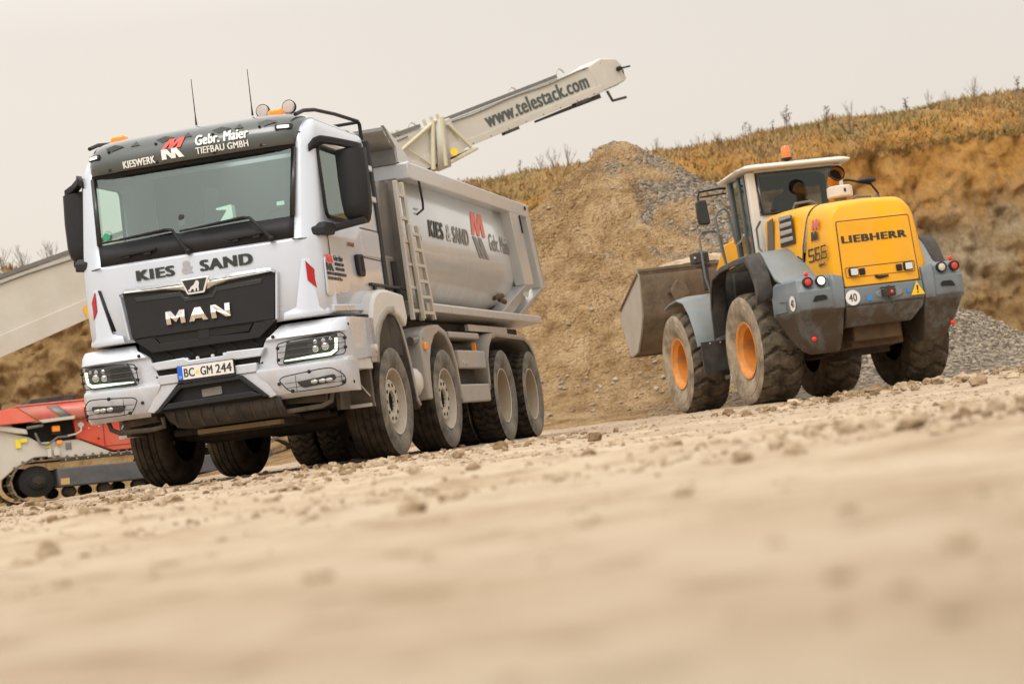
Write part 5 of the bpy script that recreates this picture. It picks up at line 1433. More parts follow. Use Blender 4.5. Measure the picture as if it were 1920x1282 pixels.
# side grille with louvres, forward slot
for sg in (1, -1):
    g_ = MB(); g_.prism(rounded([(-.40, 2.63), (-.83, 2.60), (-.86, 2.19), (-.30, 2.19)], .03), 1, sg * .745, sg * .772); go = g_.build('side_grille', ldark, Q)
    lv = MB()
    for k in range(4):
        z = 2.24 + .105 * k
        lv.prism([(-.36 - .012 * k, z), (-.835, z - .005), (-.835, z + .055), (-.37 - .012 * k, z + .07)], 1, sg * .765, sg * .795)
    lv.build('louvre', mat('louvre_grey', (.34, .33, .31), .5, dirt=DUST, dirt_amt=.4) if sg > 0 else MATS['louvre_grey'], go, bevel=.012, each=True)
    g_ = MB(); g_.prism([(.10, 2.62), (-.12, 2.64), (-.02, 2.15), (.26, 2.15)], 1, sg * .755, sg * .772); g_.build('side_slot', mat('slot_brown', (0.13, 0.10, 0.065), .7) if sg > 0 else MATS['slot_brown'], Q)
    rl_ = MB(); rl_.tube([(.33, sg * .80, 2.18), (.42, sg * .83, 2.28), (.42, sg * .83, 2.56), (.30, sg * .80, 2.66)], .018, 6); rl_.build('handrail', pipe, Q)
    hr = MB(); hr.tube([(-.55, sg * .60, 2.70), (-.58, sg * .58, 2.77), (-.60, sg * .35, 2.785), (-.58, sg * .24, 2.73)], .018, 8); hr.build('hood_handle', pipe, Q)
# rear door panel
pn = MB(); pn.prism(rounded([(-.545, 1.44), (.545, 1.44), (.525, 2.33), (-.525, 2.33)], .03), 0, 0, 1)
def rear_f(z): return -1.835 - .05 * (2.53 - z)
pn.v = [(rear_f(z) - .016 if x < .5 else rear_f(z) + .01, y, z) for x, y, z in pn.v]
pno = pn.build('rear_door', lyel, Q, bevel=.006)
ol = MB(); ol.tube([(rear_f(z) - .004, y, z) for y, z in rounded([(-.552, 1.43), (.552, 1.43), (.532, 2.338), (-.532, 2.338)], .03)], .008, 5, closed=True); ol.build('door_outline', darkline, Q)
rwarp = lambda q: Vector((rear_f(q.z) - .0165, q.y, q.z))
def slab_letters(s, y_left, z0, w, h, par):
    text(s, (-1.87, y_left, z0), (0, -1, 0), (0, 0, 1), w, h, ink, par, .085, warp=rwarp, depth=.006)
slab_letters('LIEBHERR', .495, 2.035, .955, .098, Q)
lp = MB(); lp.prism(rounded([(-.50, 1.56), (.50, 1.56), (.50, 1.69), (-.50, 1.69)], .02), 0, 0, 1); lp.v = [(rear_f(z) - .021 if x < .5 else rear_f(z) - .01, y, z) for x, y, z in lp.v]
lp.build('lamp_recess', lyel, Q, bevel=.01)
ll = MB(); ll.tube([(rear_f(1.69) - .02, y, z) for y, z in rounded([(-.505, 1.555), (.505, 1.555), (.505, 1.695), (-.505, 1.695)], .02)], .005, 5, closed=True); ll.build('recess_edge', darkline, Q)
for y, sg in ((.40, 1), (-.40, -1)):
    wl_ = MB().prism(rounded([(y - .065, 1.575), (y + .065, 1.575), (y + .065, 1.685), (y - .065, 1.685)], .02), 0, rear_f(1.63) - .07, rear_f(1.63) - .01).build('work_lamp', blackpl, Q, bevel=.01)
    MB().prism(rounded([(y - .05, 1.585), (y + .05, 1.585), (y + .05, 1.675), (y - .05, 1.675)], .012), 0, rear_f(1.63) - .076, rear_f(1.63) - .07).build('lamp_glass', mat('work_lamp_glass', (.62, .64, .68), .2, coat=.5) if sg > 0 else MATS['work_lamp_glass'], wl_)
    MB().prism(rounded([(y - .04 - sg * .13, 1.58), (y + .04 - sg * .13, 1.58), (y + .04 - sg * .13, 1.67), (y - .04 - sg * .13, 1.67)], .015), 0, rear_f(1.63) - .05, rear_f(1.63) - .01).build('hinge_block', blackpl, Q, bevel=.01)
lt = MB(); lt.prism([(.08, 1.52), (.04, 1.50), (-.10, 1.52), (-.10, 1.545), (.04, 1.545), (.08, 1.56), (.10, 1.54)], 0, rear_f(1.53) - .04, rear_f(1.53) - .014); lt.build('door_latch', blackpl, Q, bevel=.005)
# flank lettering: small emblem and model number on the left side
fl = lambda q: Vector((q.x, float(np.interp(q.z, [1.5, 1.68, 2.45], [.68, .722, .672])) + .003 + .0, q.z))
poly2d(m_glyph(.27, .135, .2), (-1.33, .7, 2.30), (-1, 0, 0), (0, 0, 1), mat('pink_logo', (.62, .16, .13), .5), Q, 'emblem', .003, fl)
poly2d(m_glyph(.25, .125, -.1), (-1.30, .7, 2.15), (-1, 0, 0), (0, 0, 1), ink, Q, 'emblem', .003, fl)
def seg_digit(d, o, w, h):
    """squared digits as on the flank: 5 and 6"""
    t = .022; segs = {'5': 'afgcd', '6': 'afgecd'}[d]
    m_ = MB()
    R_ = {'a': (0, h - t, w, h), 'g': (0, h / 2 - t / 2, w, h / 2 + t / 2), 'd': (0, 0, w, t), 'f': (0, h / 2, t * 1.2, h), 'e': (0, 0, t * 1.2, h / 2), 'c': (w - t * 1.2, 0, w, h / 2)}
    for s_ in segs:
        a = R_[s_]; d_ = .0005 * 'afgecd'.index(s_)
        m_.add([fl(Vector((o[0] - x, 0, o[1] + z))) + Vector((0, .002 + d_, 0)) for x, z in ((a[0], a[1]), (a[2], a[1]), (a[2], a[3]), (a[0], a[3]))], [(0, 1, 2, 3)])
    m_.build('lettering', ink, Q, solid=.003, off=1)
for k, d in enumerate('566'): seg_digit(d, (-1.16 - .235 * k, 1.87), .19, .185)
text('2plus2', (-1.50, .72, 1.765), (-1, 0, 0), (0, 0, 1), .24, .06, ink, Q, .04, warp=fl, depth=.003)
# exhaust, pre-cleaner, beacon
pc = MB(); pc.lathe([(0, .165), (.15, .165), (.178, .15), (.182, .02), (.165, 0), (.06, -.01), (0, -.01)], 2, (-.80, -.03, 2.765), 32)
pco = pc.build('air_precleaner', mat('precleaner_white', (.66, .64, .60), .5, dirt=DUST, dirt_amt=.4), Q, smooth=40)
MB().tube([(-.80, -.03, 2.56), (-.80, -.03, 2.78)], [.10, .085], 16).build('intake_neck', steel, pco)
MB().box((-.985, -.05, 2.83), (-.975, -.02, 2.88)).build('cleaner_clip', blackpl, pco)
rcs = MB(); rcs.lathe([(.26, .006), (.24, .012), (.22, .002)], 2, (-.80, -.08, 2.70), 24); rcs.v = [(x, -.08 + (y + .08) * 1.4, z - .02 - .05 * (x + .8)) for x, y, z in rcs.v]; rcs.build('intake_recess', mat('recess_orange', (.42, .16, .006), .6), Q, smooth=50)
ex = MB(); ex.tube([(.10, -.32, 2.5), (.10, -.32, 2.98), (.08, -.32, 3.10), (.0, -.32, 3.17), (-.10, -.32, 3.20)], [.085, .085, .088, .095, .10], 18, caps=False)
ex.build('exhaust_stack', mat('exhaust_orange', (.42, .17, .02), .5, var=.2), Q, smooth=60)
ex = MB(); ex.lathe([(.115, -.02), (.118, -.012), (.105, -.01), (.10, .10), (0, .12)], 0, (-.10, -.32, 3.20), 28); ex.build('exhaust_mouth', holem, Q, smooth=50)
# cab
CR, CF = .75, 1.62
cab_l = MB()
for sg in (1, -1):
    cab_l.loft([[(CR, sg * .60, 2.15), (CR + .10, sg * .60, 2.15), (CR + .10, sg * .735, 2.15), (CR, sg * .735, 2.15)], [(CR - .02, sg * .63, 3.44), (CR + .12, sg * .63, 3.44), (CR + .10, sg * .76, 3.44), (CR - .02, sg * .76, 3.44)]])
cab_l.box((CR, -.62, 2.15), (CR + .05, .62, 2.78)); cab_l.box((CR - .02, -.64, 3.415), (CR + .05, .64, 3.46))
cabL = cab_l.build('cab_frame', lwhite, Q, bevel=.015)
rw_ = MB(); rw_.add([(CR - .012, .60, 2.78), (CR - .012, -.60, 2.78), (CR - .03, -.63, 3.42), (CR - .03, .63, 3.42)], [(0, 1, 2, 3)]); rw_.build('rear_window', lglass, Q)
rf_ = MB(); lp_ = [(.60, 2.785), (-.60, 2.785), (-.63, 3.415), (.63, 3.415)]
for i in range(4):
    a, b = Vector((0, *lp_[i])), Vector((0, *lp_[(i + 1) % 4])); c = Vector((0, 0, 3.1)); 
    ia, ib = a + (c - a) * .09, b + (c - b) * .09
    rf_.add([(CR - .014 - .02 * (p.z - 2.78) / .64, p.y, p.z) for p in (a, b, ib, ia)], [(0, 1, 2, 3)])
rf_.build('rear_window_border', blackgl, Q, solid=.012)
roof = MB(); roof.loft([[(.58, -.74, 3.455), (.58, .74, 3.455), (.60, .84, 3.46), (1.2, .87, 3.42), (1.75, .85, 3.385), (2.0, .62, 3.36), (2.05, 0, 3.355), (2.0, -.62, 3.36), (1.75, -.85, 3.385), (1.2, -.87, 3.42), (.60, -.84, 3.46)],
                        [(.56, -.76, 3.50), (.56, .76, 3.50), (.60, .87, 3.50), (1.2, .90, 3.475), (1.75, .88, 3.445), (2.04, .64, 3.42), (2.1, 0, 3.415), (2.04, -.64, 3.42), (1.75, -.88, 3.445), (1.2, -.90, 3.475), (.60, -.87, 3.50)],
                        [(.62, -.68, 3.535), (.62, .68, 3.535), (.68, .78, 3.535), (1.2, .80, 3.52), (1.7, .78, 3.50), (1.95, .58, 3.48), (2.0, 0, 3.475), (1.95, -.58, 3.48), (1.7, -.78, 3.50), (1.2, -.80, 3.52), (.68, -.78, 3.535)]])
roof.build('cab_roof', lwhite, Q, bevel=.02, seg=3)
MB().tube([(.72, .90, 3.49), (.80, .915, 3.47), (1.2, .93, 3.43), (1.3, .915, 3.44)], .014, 6).build('roof_grab_rail', lwhite, Q)
for sg in (1, -1):
    sd2 = MB(); sd2.add([(CR + .12, sg * .735, 2.25), (1.50, sg * .735, 2.25), (1.52, sg * .75, 3.40), (CR + .12, sg * .755, 3.40)], [(0, 1, 2, 3)]); sd2.build('side_window', lglass2, Q)
    ps_ = MB()
    ps_.loft([[(1.44, sg * .70, 2.2), (1.54, sg * .70, 2.2), (1.54, sg * .77, 2.2), (1.44, sg * .77, 2.2)], [(1.48, sg * .71, 3.42), (1.58, sg * .71, 3.42), (1.58, sg * .785, 3.42), (1.48, sg * .785, 3.42)]])
    ps_.loft([[(1.08, sg * .72, 2.2), (1.14, sg * .72, 2.2), (1.14, sg * .765, 2.2), (1.08, sg * .765, 2.2)], [(1.10, sg * .73, 3.42), (1.16, sg * .73, 3.42), (1.16, sg * .78, 3.42), (1.10, sg * .78, 3.42)]])
    ps_.loft([[(.86, sg * .735, 2.2), (.90, sg * .735, 2.2), (.90, sg * .765, 2.2), (.86, sg * .765, 2.2)], [(.86, sg * .75, 3.42), (.90, sg * .75, 3.42), (.90, sg * .78, 3.42), (.86, sg * .78, 3.42)]])
    ps_.build('door_pillar', ldark if sg < 0 else mat('pillar_grey', (.10, .11, .115), .4, coat=.2), Q, bevel=.01, each=True)
    lo = MB(); lo.prism([(CR, 2.24), (1.55, 2.24), (1.45, 1.95), (CR, 1.95)], 1, sg * .68, sg * .745); lo.build('door_sill', lgrey2, Q, bevel=.01)
fw2 = MB(); fw2.add([(1.52, .70, 2.3), (1.72, .35, 2.3), (1.72, -.35, 2.3), (1.52, -.70, 2.3), (1.56, .74, 3.40), (1.80, .36, 3.38), (1.80, -.36, 3.38), (1.56, -.74, 3.40)], [(0, 1, 5, 4), (1, 2, 6, 5), (2, 3, 7, 6)]); fw2.build('front_window', lglass2, Q)
ip = MB(); ip.box((CR + .05, -.70, 2.10), (1.6, .70, 2.16)); ip.box((1.45, -.3, 2.16), (1.6, .3, 2.72)); ip.box((.80, .38, 2.16), (1.3, .62, 2.70)); ip.box((1.2, -.62, 3.22), (1.5, .62, 3.40)); ip.build('cab_interior', seatm, Q, bevel=.02)
se = MB(); se.box((.95, -.27, 2.42), (1.42, .27, 2.55)); se.box((.90, -.26, 2.5), (1.0, .26, 2.98)); se.build('driver_seat', seatm, Q, bevel=.04, seg=3)
sw = MB(); sw.tube([(1.42 + .05 * math.sin(a), .19 * math.cos(a), 2.80 + .17 * math.sin(a)) for a in [2 * math.pi * k / 24 for k in range(24)]], .014, 6, closed=True); sw.tube([(1.42, 0, 2.80), (1.50, 0, 2.6)], .03); sw.tube([(1.42, -.18, 2.80), (1.42, .18, 2.80)], .014); sw.build('steering_wheel', seatm, Q)
bc = MB(); bc.lathe([(0, .185), (.045, .18), (.058, .15), (.064, .03), (.064, 0)], 2, (.72, .10, 3.60), 24); bco = bc.build('rotating_beacon', mat('beacon_orange', (.85, .16, .015), .2, coat=.6, emit=(1, .2, .02), estr=.12), Q, smooth=60)
MB().lathe([(.082, .0), (.082, -.03), (.03, -.045), (.03, -.11), (0, -.11)], 2, (.72, .10, 3.60), 20).build('beacon_base', blackpl, bco)
# mirrors
for sg in (1, -1):
    mo = sub('mirror', Q)
    y = sg * 1.24
    if sg > 0: P_ = [(1.50, .84, 3.33), (1.46, 1.0, 3.33), (1.40, 1.30, 3.30), (1.40, 1.33, 3.22), (1.40, 1.33, 3.12)]; c = (1.40, 1.29, 2.98)
    else: P_ = [(1.70, -.84, 3.30), (1.8, -1.3, 3.30), (1.8, -1.66, 3.20), (1.8, -1.76, 3.05), (1.8, -1.78, 2.70)]; c = (1.8, -1.60, 3.26)
    MB().tube(P_, .018, 6).build('mirror_arm', blackpl, mo)
    if sg > 0:
        MB().tube([(1.50, .84, 3.25), (1.40, 1.30, 3.22)], .012, 6).build('mirror_brace', blackpl, mo)
        MB().prism(rounded([(c[1] - .10, 2.79), (c[1] + .09, 2.80), (c[1] + .10, 3.17), (c[1] - .07, 3.18)], .05), 0, 1.35, 1.43).build('mirror_housing', blackgl, mo, bevel=.02)
        MB().prism(rounded([(c[1] - .08, 2.82), (c[1] + .07, 2.83), (c[1] + .08, 3.14), (c[1] - .055, 3.15)], .04), 0, 1.346, 1.35).build('mirror_glass', mat('dark_mirror', (.05, .05, .05), .05, metal=.6), mo)
    else:
        MB().ball(c, .10, 8, sc=(.8, 1.6, .45)).build('mirror_housing', blackpl, mo, smooth=70)
        MB().tube([(1.0, -1.25, 2.2), (1.0, -1.28, 2.85), (1.0, -1.38, 2.95), (1.0, -1.48, 2.85), (1.0, -1.50, 2.2)], .020, 6).build('handrail', pipe, Q)
# rails by the steps on the left
r1_ = MB(); r1_.tube([(1.5, 1.12, 1.30), (1.5, 1.20, 1.38), (1.5, 1.34, 2.0), (1.5, 1.36, 2.62), (1.5, 1.30, 2.70), (1.5, 1.10, 2.70), (1.5, 1.03, 2.62), (1.5, .98, 2.15)], .019, 8); r1_.build('step_rail', pipe, Q, smooth=60)
r1_ = MB(); r1_.tube([(1.35, 1.02, 2.05), (1.35, 1.08, 2.4), (1.35, 1.12, 2.88), (1.35, 1.06, 2.97), (1.35, .96, 3.01), (1.35, .90, 2.95), (1.35, .84, 2.45)], .020, 8); r1_.build('step_rail', pipe, Q, smooth=60)
MB().tube([(1.02, .82, 2.55), (1.2, .80, 2.48), (1.42, .79, 2.45)], .014, 6).build('door_bar', alu, Q)
# rear fenders
for sg in (1, -1):
    prof_ = [(1.14, 1.10), (1.12, 1.60), (1.03, 1.88), (.90, 2.03), (.50, 2.11), (-.10, 2.14), (-.60, 2.13), (-.74, 2.02), (-.88, 1.78), (-.93, 1.58), (-.90, 1.45)]
    fd = MB(); fd.grid([[(f, sg * 1.205, z + .01) for f, z in prof_], [(f, sg * 1.30, z) for f, z in prof_], [(f, sg * 1.44, z - .04) for f, z in prof_], [(f, sg * 1.46, z - .12) for f, z in prof_]])
    fd.build('rear_fender', ldark, Q, smooth=40, solid=.03, bevel=.01)
    fg_ = MB(); fg_.loft([[(.9, sg * .70, 2.05), (.9, sg * 1.21, 2.03)], [(-.52, sg * .70, 2.16), (-.55, sg * 1.21, 2.14)], [(-.75, sg * .70, 2.08), (-.72, sg * 1.21, 2.03)], [(-1.15, sg * .70, 1.80), (-1.02, sg * 1.20, 1.72)], [(-1.45, sg * .68, 1.62), (-1.35, sg * 1.2, 1.60)]], closed=False, caps=False)
    fg_.build('fender_deck', lgrey2, Q, solid=.05, bevel=.012)
    # ballast block wrapped round the corner
    ba = MB()
    def sect(z, fr_, li, lo_, ff, ch): return [(fr_, sg * li, z), (fr_, sg * (lo_ - ch), z), (fr_ + ch * .8, sg * lo_, z), (ff, sg * (lo_ + .03), z), (ff, sg * li, z)]
    ba.loft([sect(.60, -1.62, .62, .90, -1.30, .10), sect(.66, -1.68, .62, .98, -1.22, .10), sect(.85, -1.78, .60, 1.08, -1.08, .10), sect(1.15, -1.90, .585, 1.19, -.93, .10), sect(1.19, -1.935, .58, 1.215, -.92, .11), sect(1.44, -1.93, .58, 1.215, -.93, .11), sect(1.48, -1.90, .58, 1.20, -.93, .11), sect(1.60, -1.87, .58, 1.19, -.95, .11), sect(1.645, -1.80, .60, 1.15, -1.0, .11)])
    bo_ = ba.build('ballast', lgrey, Q, smooth=32, bevel=.015)
    MB().loft([[(-1.945, sg * .585, 1.16), (-1.955, sg * .74, 1.16), (-1.90, sg * .78, 1.16), (-1.7, sg * .585, 1.16)], [(-1.96, sg * .575, 1.50), (-1.97, sg * .73, 1.52), (-1.90, sg * .78, 1.52), (-1.7, sg * .575, 1.5)], [(-1.92, sg * .575, 1.60), (-1.92, sg * .72, 1.64), (-1.88, sg * .77, 1.64), (-1.7, sg * .575, 1.6)]]).build('ballast_horn', lgrey, bo_, bevel=.015)
    gh = MB(); gh.loft([[(-1.946, sg * a, b) for a, b in rounded([(.82, 1.31), (1.05, 1.29), (1.0, 1.37), (.85, 1.37)], .03)], [(-1.90, sg * a, b) for a, b in rounded([(.86, 1.325), (1.03, 1.31), (.99, 1.355), (.88, 1.355)], .02)]]); gh.build('grip_recess', holem, bo_)
    for l, mtl, nm, rad_ in ((1.075, redlens, 'tail_lamp', .052), (.885, litlens if sg > 0 else paleoff, 'reversing_lamp', .056)):
        tl_ = MB().lathe([(rad_ + .016, -.05), (rad_ + .016, .012), (rad_, .014), (rad_, .0)], 0, (-1.93, sg * l, 1.565), 24); 
        tl_.v = [(-1.93 - (x + 1.93), y, z) for x, y, z in tl_.v]
        to_ = tl_.build(nm, blackpl, Q, smooth=40)
        le = MB().lathe([(0, .016), (rad_ * .7, .012), (rad_, .002)], 0, (-1.93, sg * l, 1.565), 24); le.v = [(-1.93 - (x + 1.93), y, z) for x, y, z in le.v]
        le.build('lamp_lens', mtl, to_, smooth=60)
    MB().ball((-1.86, sg * 1.06, 1.675), .032, 8, sc=(.6, 1, 1)).build('red_reflector', redref, Q, smooth=80)
    MB().ball((-1.75, sg * 1.02, .80), .035, 8, sc=(.6, 1, 1)).build('red_reflector', redref, Q, smooth=80)
    sc_ = MB(); sc_.tube([(-1.0, sg * 1.255, 1.22), (-1.45, sg * 1.24, 1.22), (-1.45, sg * 1.24, 1.36), (-1.2, sg * 1.245, 1.38)], .010, 5); sc_.build('ballast_crease', lgrey, bo_)
def sticker(o, xd, r_, w=1.0):
    pts = [(r_ * w * math.cos(a), r_ * math.sin(a)) for a in [2 * math.pi * k / 28 for k in range(28)]]
    s_ = poly2d(pts, o, xd, (0, 0, 1), platew, Q, 'speed_sign', .003)
    n_ = Vector(xd).cross(Vector((0, 0, 1)))
    text('40', Vector(o) + Vector(xd).normalized() * (-r_ * .55 * w) + Vector((0, 0, -r_ * .5)) + n_ * .003, xd, (0, 0, 1), r_ * 1.1 * w, r_ * 1.0, ink, s_, .02, depth=.003)
sticker((-1.958, .475, 1.285), (0, -1, 0), .105)
sticker((-1.66, 1.228, 1.31), Vector((-1, -.018, 0)), .105)
cbm = MB(); cbm.loft([[(-1.93, -.58, 1.17), (-1.93, .58, 1.17), (-1.5, .58, 1.17), (-1.5, -.58, 1.17)], [(-1.955, -.57, 1.19), (-1.955, .57, 1.19), (-1.5, .57, 1.19), (-1.5, -.57, 1.19)], [(-1.94, -.57, 1.42), (-1.94, .57, 1.42), (-1.5, .57, 1.42), (-1.5, -.57, 1.42)]])
cbm.build('centre_ballast', lgrey, Q, bevel=.012)
cbm = MB(); cbm.loft([[(-1.80, -.40, .90), (-1.80, .56, .90), (-1.4, .56, .90), (-1.4, -.40, .90)], [(-1.92, -.55, 1.08), (-1.92, .57, 1.06), (-1.4, .57, 1.06), (-1.4, -.55, 1.08)], [(-1.93, -.57, 1.17), (-1.93, .575, 1.17), (-1.4, .575, 1.17), (-1.4, -.57, 1.17)]])
cbm.build('lower_ballast', lgrey, Q, bevel=.012)
cp = MB(); cp.prism([(.20 * math.cos(a), 1.295 + .07 * math.sin(a)) for a in [2 * math.pi * k / 24 for k in range(24)]], 0, -1.965, -1.94); cp.v = [(x, y - .06, z) for x, y, z in cp.v]
cpo = cp.build('tow_coupling', lgrey2, Q, bevel=.008)
cp = MB(); cp.box((-2.04, -.12, 1.25), (-1.96, .06, 1.35)); cp.tube([(-2.02, -.03, 1.20), (-2.02, -.03, 1.39)], .022, 8); cp.tube([(-1.99, .08, 1.37), (-1.99, -.14, 1.37)], .014, 6); cp.tube([(-2.03, -.03, 1.22), (-2.04, -.05, 1.13)], .008, 5); cp.build('coupling_jaw', under, cpo, bevel=.01)
MB().ball((-2.045, -.06, 1.30), .028, 6).build('coupling_pin', redlens, cpo)
bl = mat('blue_sticker', (.03, .22, .55), .5)
MB().prism([(.20, 1.22), (.27, 1.22), (.27, 1.29), (.20, 1.29)], 0, -1.960, -1.957).build('blue_sticker', bl, Q); MB().prism([(-.32, 1.27), (-.36, 1.27), (-.36, 1.33), (-.32, 1.33)], 0, -1.960, -1.957).build('blue_sticker', bl, Q)
tri = MB().prism([(-.37, 1.225), (-.575, 1.225), (-.47, 1.41)], 0, -1.9665, -1.962); trio = tri.build('warning_sign', mat('warning_yellow', (.85, .50, .01), .4), Q, bevel=.002)
MB().prism([(-.462, 1.28), (-.482, 1.28), (-.485, 1.355), (-.459, 1.355)], 0, -1.9685, -1.9665).build('lettering', ink, trio); MB().prism([(-.461, 1.247), (-.483, 1.247), (-.483, 1.268), (-.461, 1.268)], 0, -1.9685, -1.9665).build('lettering', ink, trio)
# rear frame, axle, undercarriage
rfm = MB(); rfm.prism([(-1.5, .62), (-1.5, 1.3), (.9, 1.5), (.9, .7), (.3, .55)], 1, -.38, .38); rfm.tube([(0, -.9, .80), (0, .9, .80)], .17, 12); rfm.ball((0, 0, .80), .33, 10); rfm.box((-1.65, -.30, .70), (-1.3, .40, .92))
rfm.build('rear_frame', rustm, Q, bevel=.02)
ub2 = MB(); ub2.box((-1.3, -.66, 1.3), (1.0, .66, 2.0)); ub2.box((.2, -.70, 1.0), (1.6, .70, 2.12)); ub2.box((.9, -.25, .6), (2.3, .25, 1.5)); ub2.box((-1.2, -.3, .52), (-.6, .3, .8)); ub2.build('machine_body', under, Q, bevel=.02)
dk = MB(); dk.box((1.02, .70, .58), (1.12, 1.06, 2.06)); dk.box((1.14, .95, .50), (1.20, 1.24, 2.02)); dk.box((1.14, .95, .44), (1.5, 1.24, .50)); dk.build('step_unit', ldark, Q, bevel=.008)
dk = MB(); dk.box((1.12, 1.235, .50), (1.15, 1.265, 1.75)); dk.box((1.10, 1.10, .42), (1.16, 1.27, .52)); dk.build('step_frame', alu, Q)
tb = MB(); tb.box((1.7, .82, 1.42), (2.0, 1.16, 1.66)); tb.box((1.66, .90, 1.22), (1.95, 1.18, 1.42)); tb.build('tool_box', mat('box_grey', (.20, .20, .185), .6, dirt=DUST, dirt_amt=.5), Q, bevel=.02)
# front half: fenders, arms, bucket
for sg in (1, -1):
    pf = [(3.62, 1.74), (3.35, 1.80), (2.95, 1.83), (2.62, 1.76), (2.38, 1.56), (2.22, 1.30), (2.12, 1.03)]
    ff = MB(); ff.grid([[(f, sg * .72, z + .02) for f, z in pf], [(f, sg * 1.22, z + .01) for f, z in pf], [(f, sg * 1.40, z - .03) for f, z in pf]]); ff.build('front_fender', lgrey2, Q, smooth=45, solid=.03, bevel=.01)
    fl2 = MB(); fl2.box((2.06, min(sg * .78, sg * 1.36), .60), (2.10, max(sg * .78, sg * 1.36), 1.06)); fl2.build('mud_flap', ldark, Q)
    for l in (.88, 1.05, 1.22): MB().ball((2.05, sg * l, 1.03), .014, 5).build('flap_bolt', alu, Q)
    hp = MB(); hp.box((2.9, sg * .80, 1.9), (2.96, sg * .90, 2.42)); hp.box((2.9, sg * .75, 2.27), (3.0, sg * .98, 2.33)); hp.build('lamp_post', ldark, Q, bevel=.01)
    hdl = MB(); hdl.box((2.90, min(sg * .76, sg * 1.02), 2.34), (3.12, max(sg * .76, sg * 1.02), 2.52)); hdo = hdl.build('front_headlamp', ldark, Q, bevel=.025, seg=3)
    MB().ball((2.895, sg * 1.0, 2.43), .02, 6).build('indicator', paleoff, hdo)
    am = MB(); am.prism([(2.2, 2.22), (2.5, 2.62), (3.1, 2.60), (4.0, 1.95), (4.62, 1.55), (4.50, 1.25), (3.7, 1.60), (2.9, 2.10)], 1, sg * .30, sg * .44); am.build('lift_arm', lyel, Q, bevel=.02)
    cyl_ = MB(); cyl_.tube([(2.3, sg * .55, 1.2), (3.3, sg * .50, 1.75)], .07, 10); cyl_.tube([(3.3, sg * .50, 1.75), (3.9, sg * .48, 2.0)], .04, 8); cyl_.build('lift_cylinder', orange, Q)
ffm = MB(); ffm.prism([(1.9, .65), (1.9, 1.6), (2.3, 2.35), (2.75, 2.40), (3.3, 1.6), (3.7, 1.2), (3.7, .6)], 1, -.28, .28); ffm.tube([(3.21, -.9, .80), (3.21, .9, .80)], .17, 12); ffm.build('front_frame', orange, Q, bevel=.02)
tl_ = MB(); tl_.prism([(3.2, 2.2), (3.5, 2.75), (3.7, 2.72), (3.9, 2.0), (3.7, 1.7)], 1, -.12, .12); tl_.tube([(2.4, 0, 2.5), (3.5, 0, 2.68)], .085, 10); tl_.tube([(3.7, 0, 1.9), (4.5, 0, 1.9)], .07, 8); tl_.build('tilt_link', orange, Q, bevel=.015)
pg = MB(); pg.prism(rounded([(.70, 1.95), (.96, 1.86), (1.02, 2.06), (.90, 2.22), (.76, 2.14)], .03), 0, 4.28, 4.36); pg.build('bucket_lug', bucketm, Q, bevel=.01)
# bucket (side profile x,z)
bk = sub('bucket', Q)
BP = [(4.52, 2.455), (4.53, 2.30), (4.58, 1.72), (4.62, 1.66), (4.86, 1.40), (5.14, 1.15), (5.52, 1.09), (5.86, 1.70)]
sh = MB(); sh.grid([[(f, l, z) for f, z in BP[:-1]] for l in (-1.46, -.5, .5, 1.46)]); sh.build('bucket_shell', bucketm, bk, smooth=30, solid=.03)
for sg in (1, -1):
    sdp = MB(); sdp.prism([(4.50, 2.47), (4.56, 1.70), (4.82, 1.38), (5.10, 1.12), (5.50, 1.05), (5.90, 1.70), (5.80, 1.90)], 1, sg * 1.45, sg * 1.49); sdp.build('bucket_side', bucketl, bk, bevel=.008)
    sdr = MB(); sdr.tube([(4.52, sg * 1.49, 2.40), (5.80, sg * 1.49, 1.90)], .03, 6); sdr.build('bucket_edge', bucketm, bk)
lipb = MB(); lipb.box((4.47, -1.49, 2.42), (4.53, 1.49, 2.475)); lipb.tube([(4.52, -1.45, 2.40), (4.52, 1.45, 2.40)], .04, 6); lipb.box((4.46, .86, 2.02), (4.52, 1.02, 2.09)); lipb.box((5.45, -1.49, 1.05), (5.60, 1.49, 1.09)); lipb.build('bucket_lip', bucketm, bk, bevel=.008)
for sg in (1, -1):
    for f in (0, 3.21): wheel(Q, 'loader', f, sg * 1.41, .80, sg)
# load in the bucket: a thing of its own
lx = np.linspace(-1.42, 1.42, 40); lf_ = np.linspace(4.56, 5.85, 24)
LX_, LF_ = np.meshgrid(lx, lf_)
base = np.interp(LF_, [4.5, 5.8], [2.46, 1.95])
LZ = base + .42 * np.clip(1 - (LX_ / 1.42) ** 2, 0, 1) ** .8 * np.clip(np.sin((LF_ - 4.5) / 1.35 * np.pi), 0, 1) + .05 * fbm(LX_ * 4, LF_ * 4, 4, 61)
ca, sa = math.cos(loader.rotation_euler.z), math.sin(loader.rotation_euler.z)
load = np_obj('sand_load', np.stack([LF_, LX_, LZ], -1).reshape(-1, 3), grid_faces(24, 40), g_clod)
load.location = loader.location; load.rotation_euler = loader.rotation_euler
tag(load, 'brown heap of sand lying in the loader bucket', 'sand heap')
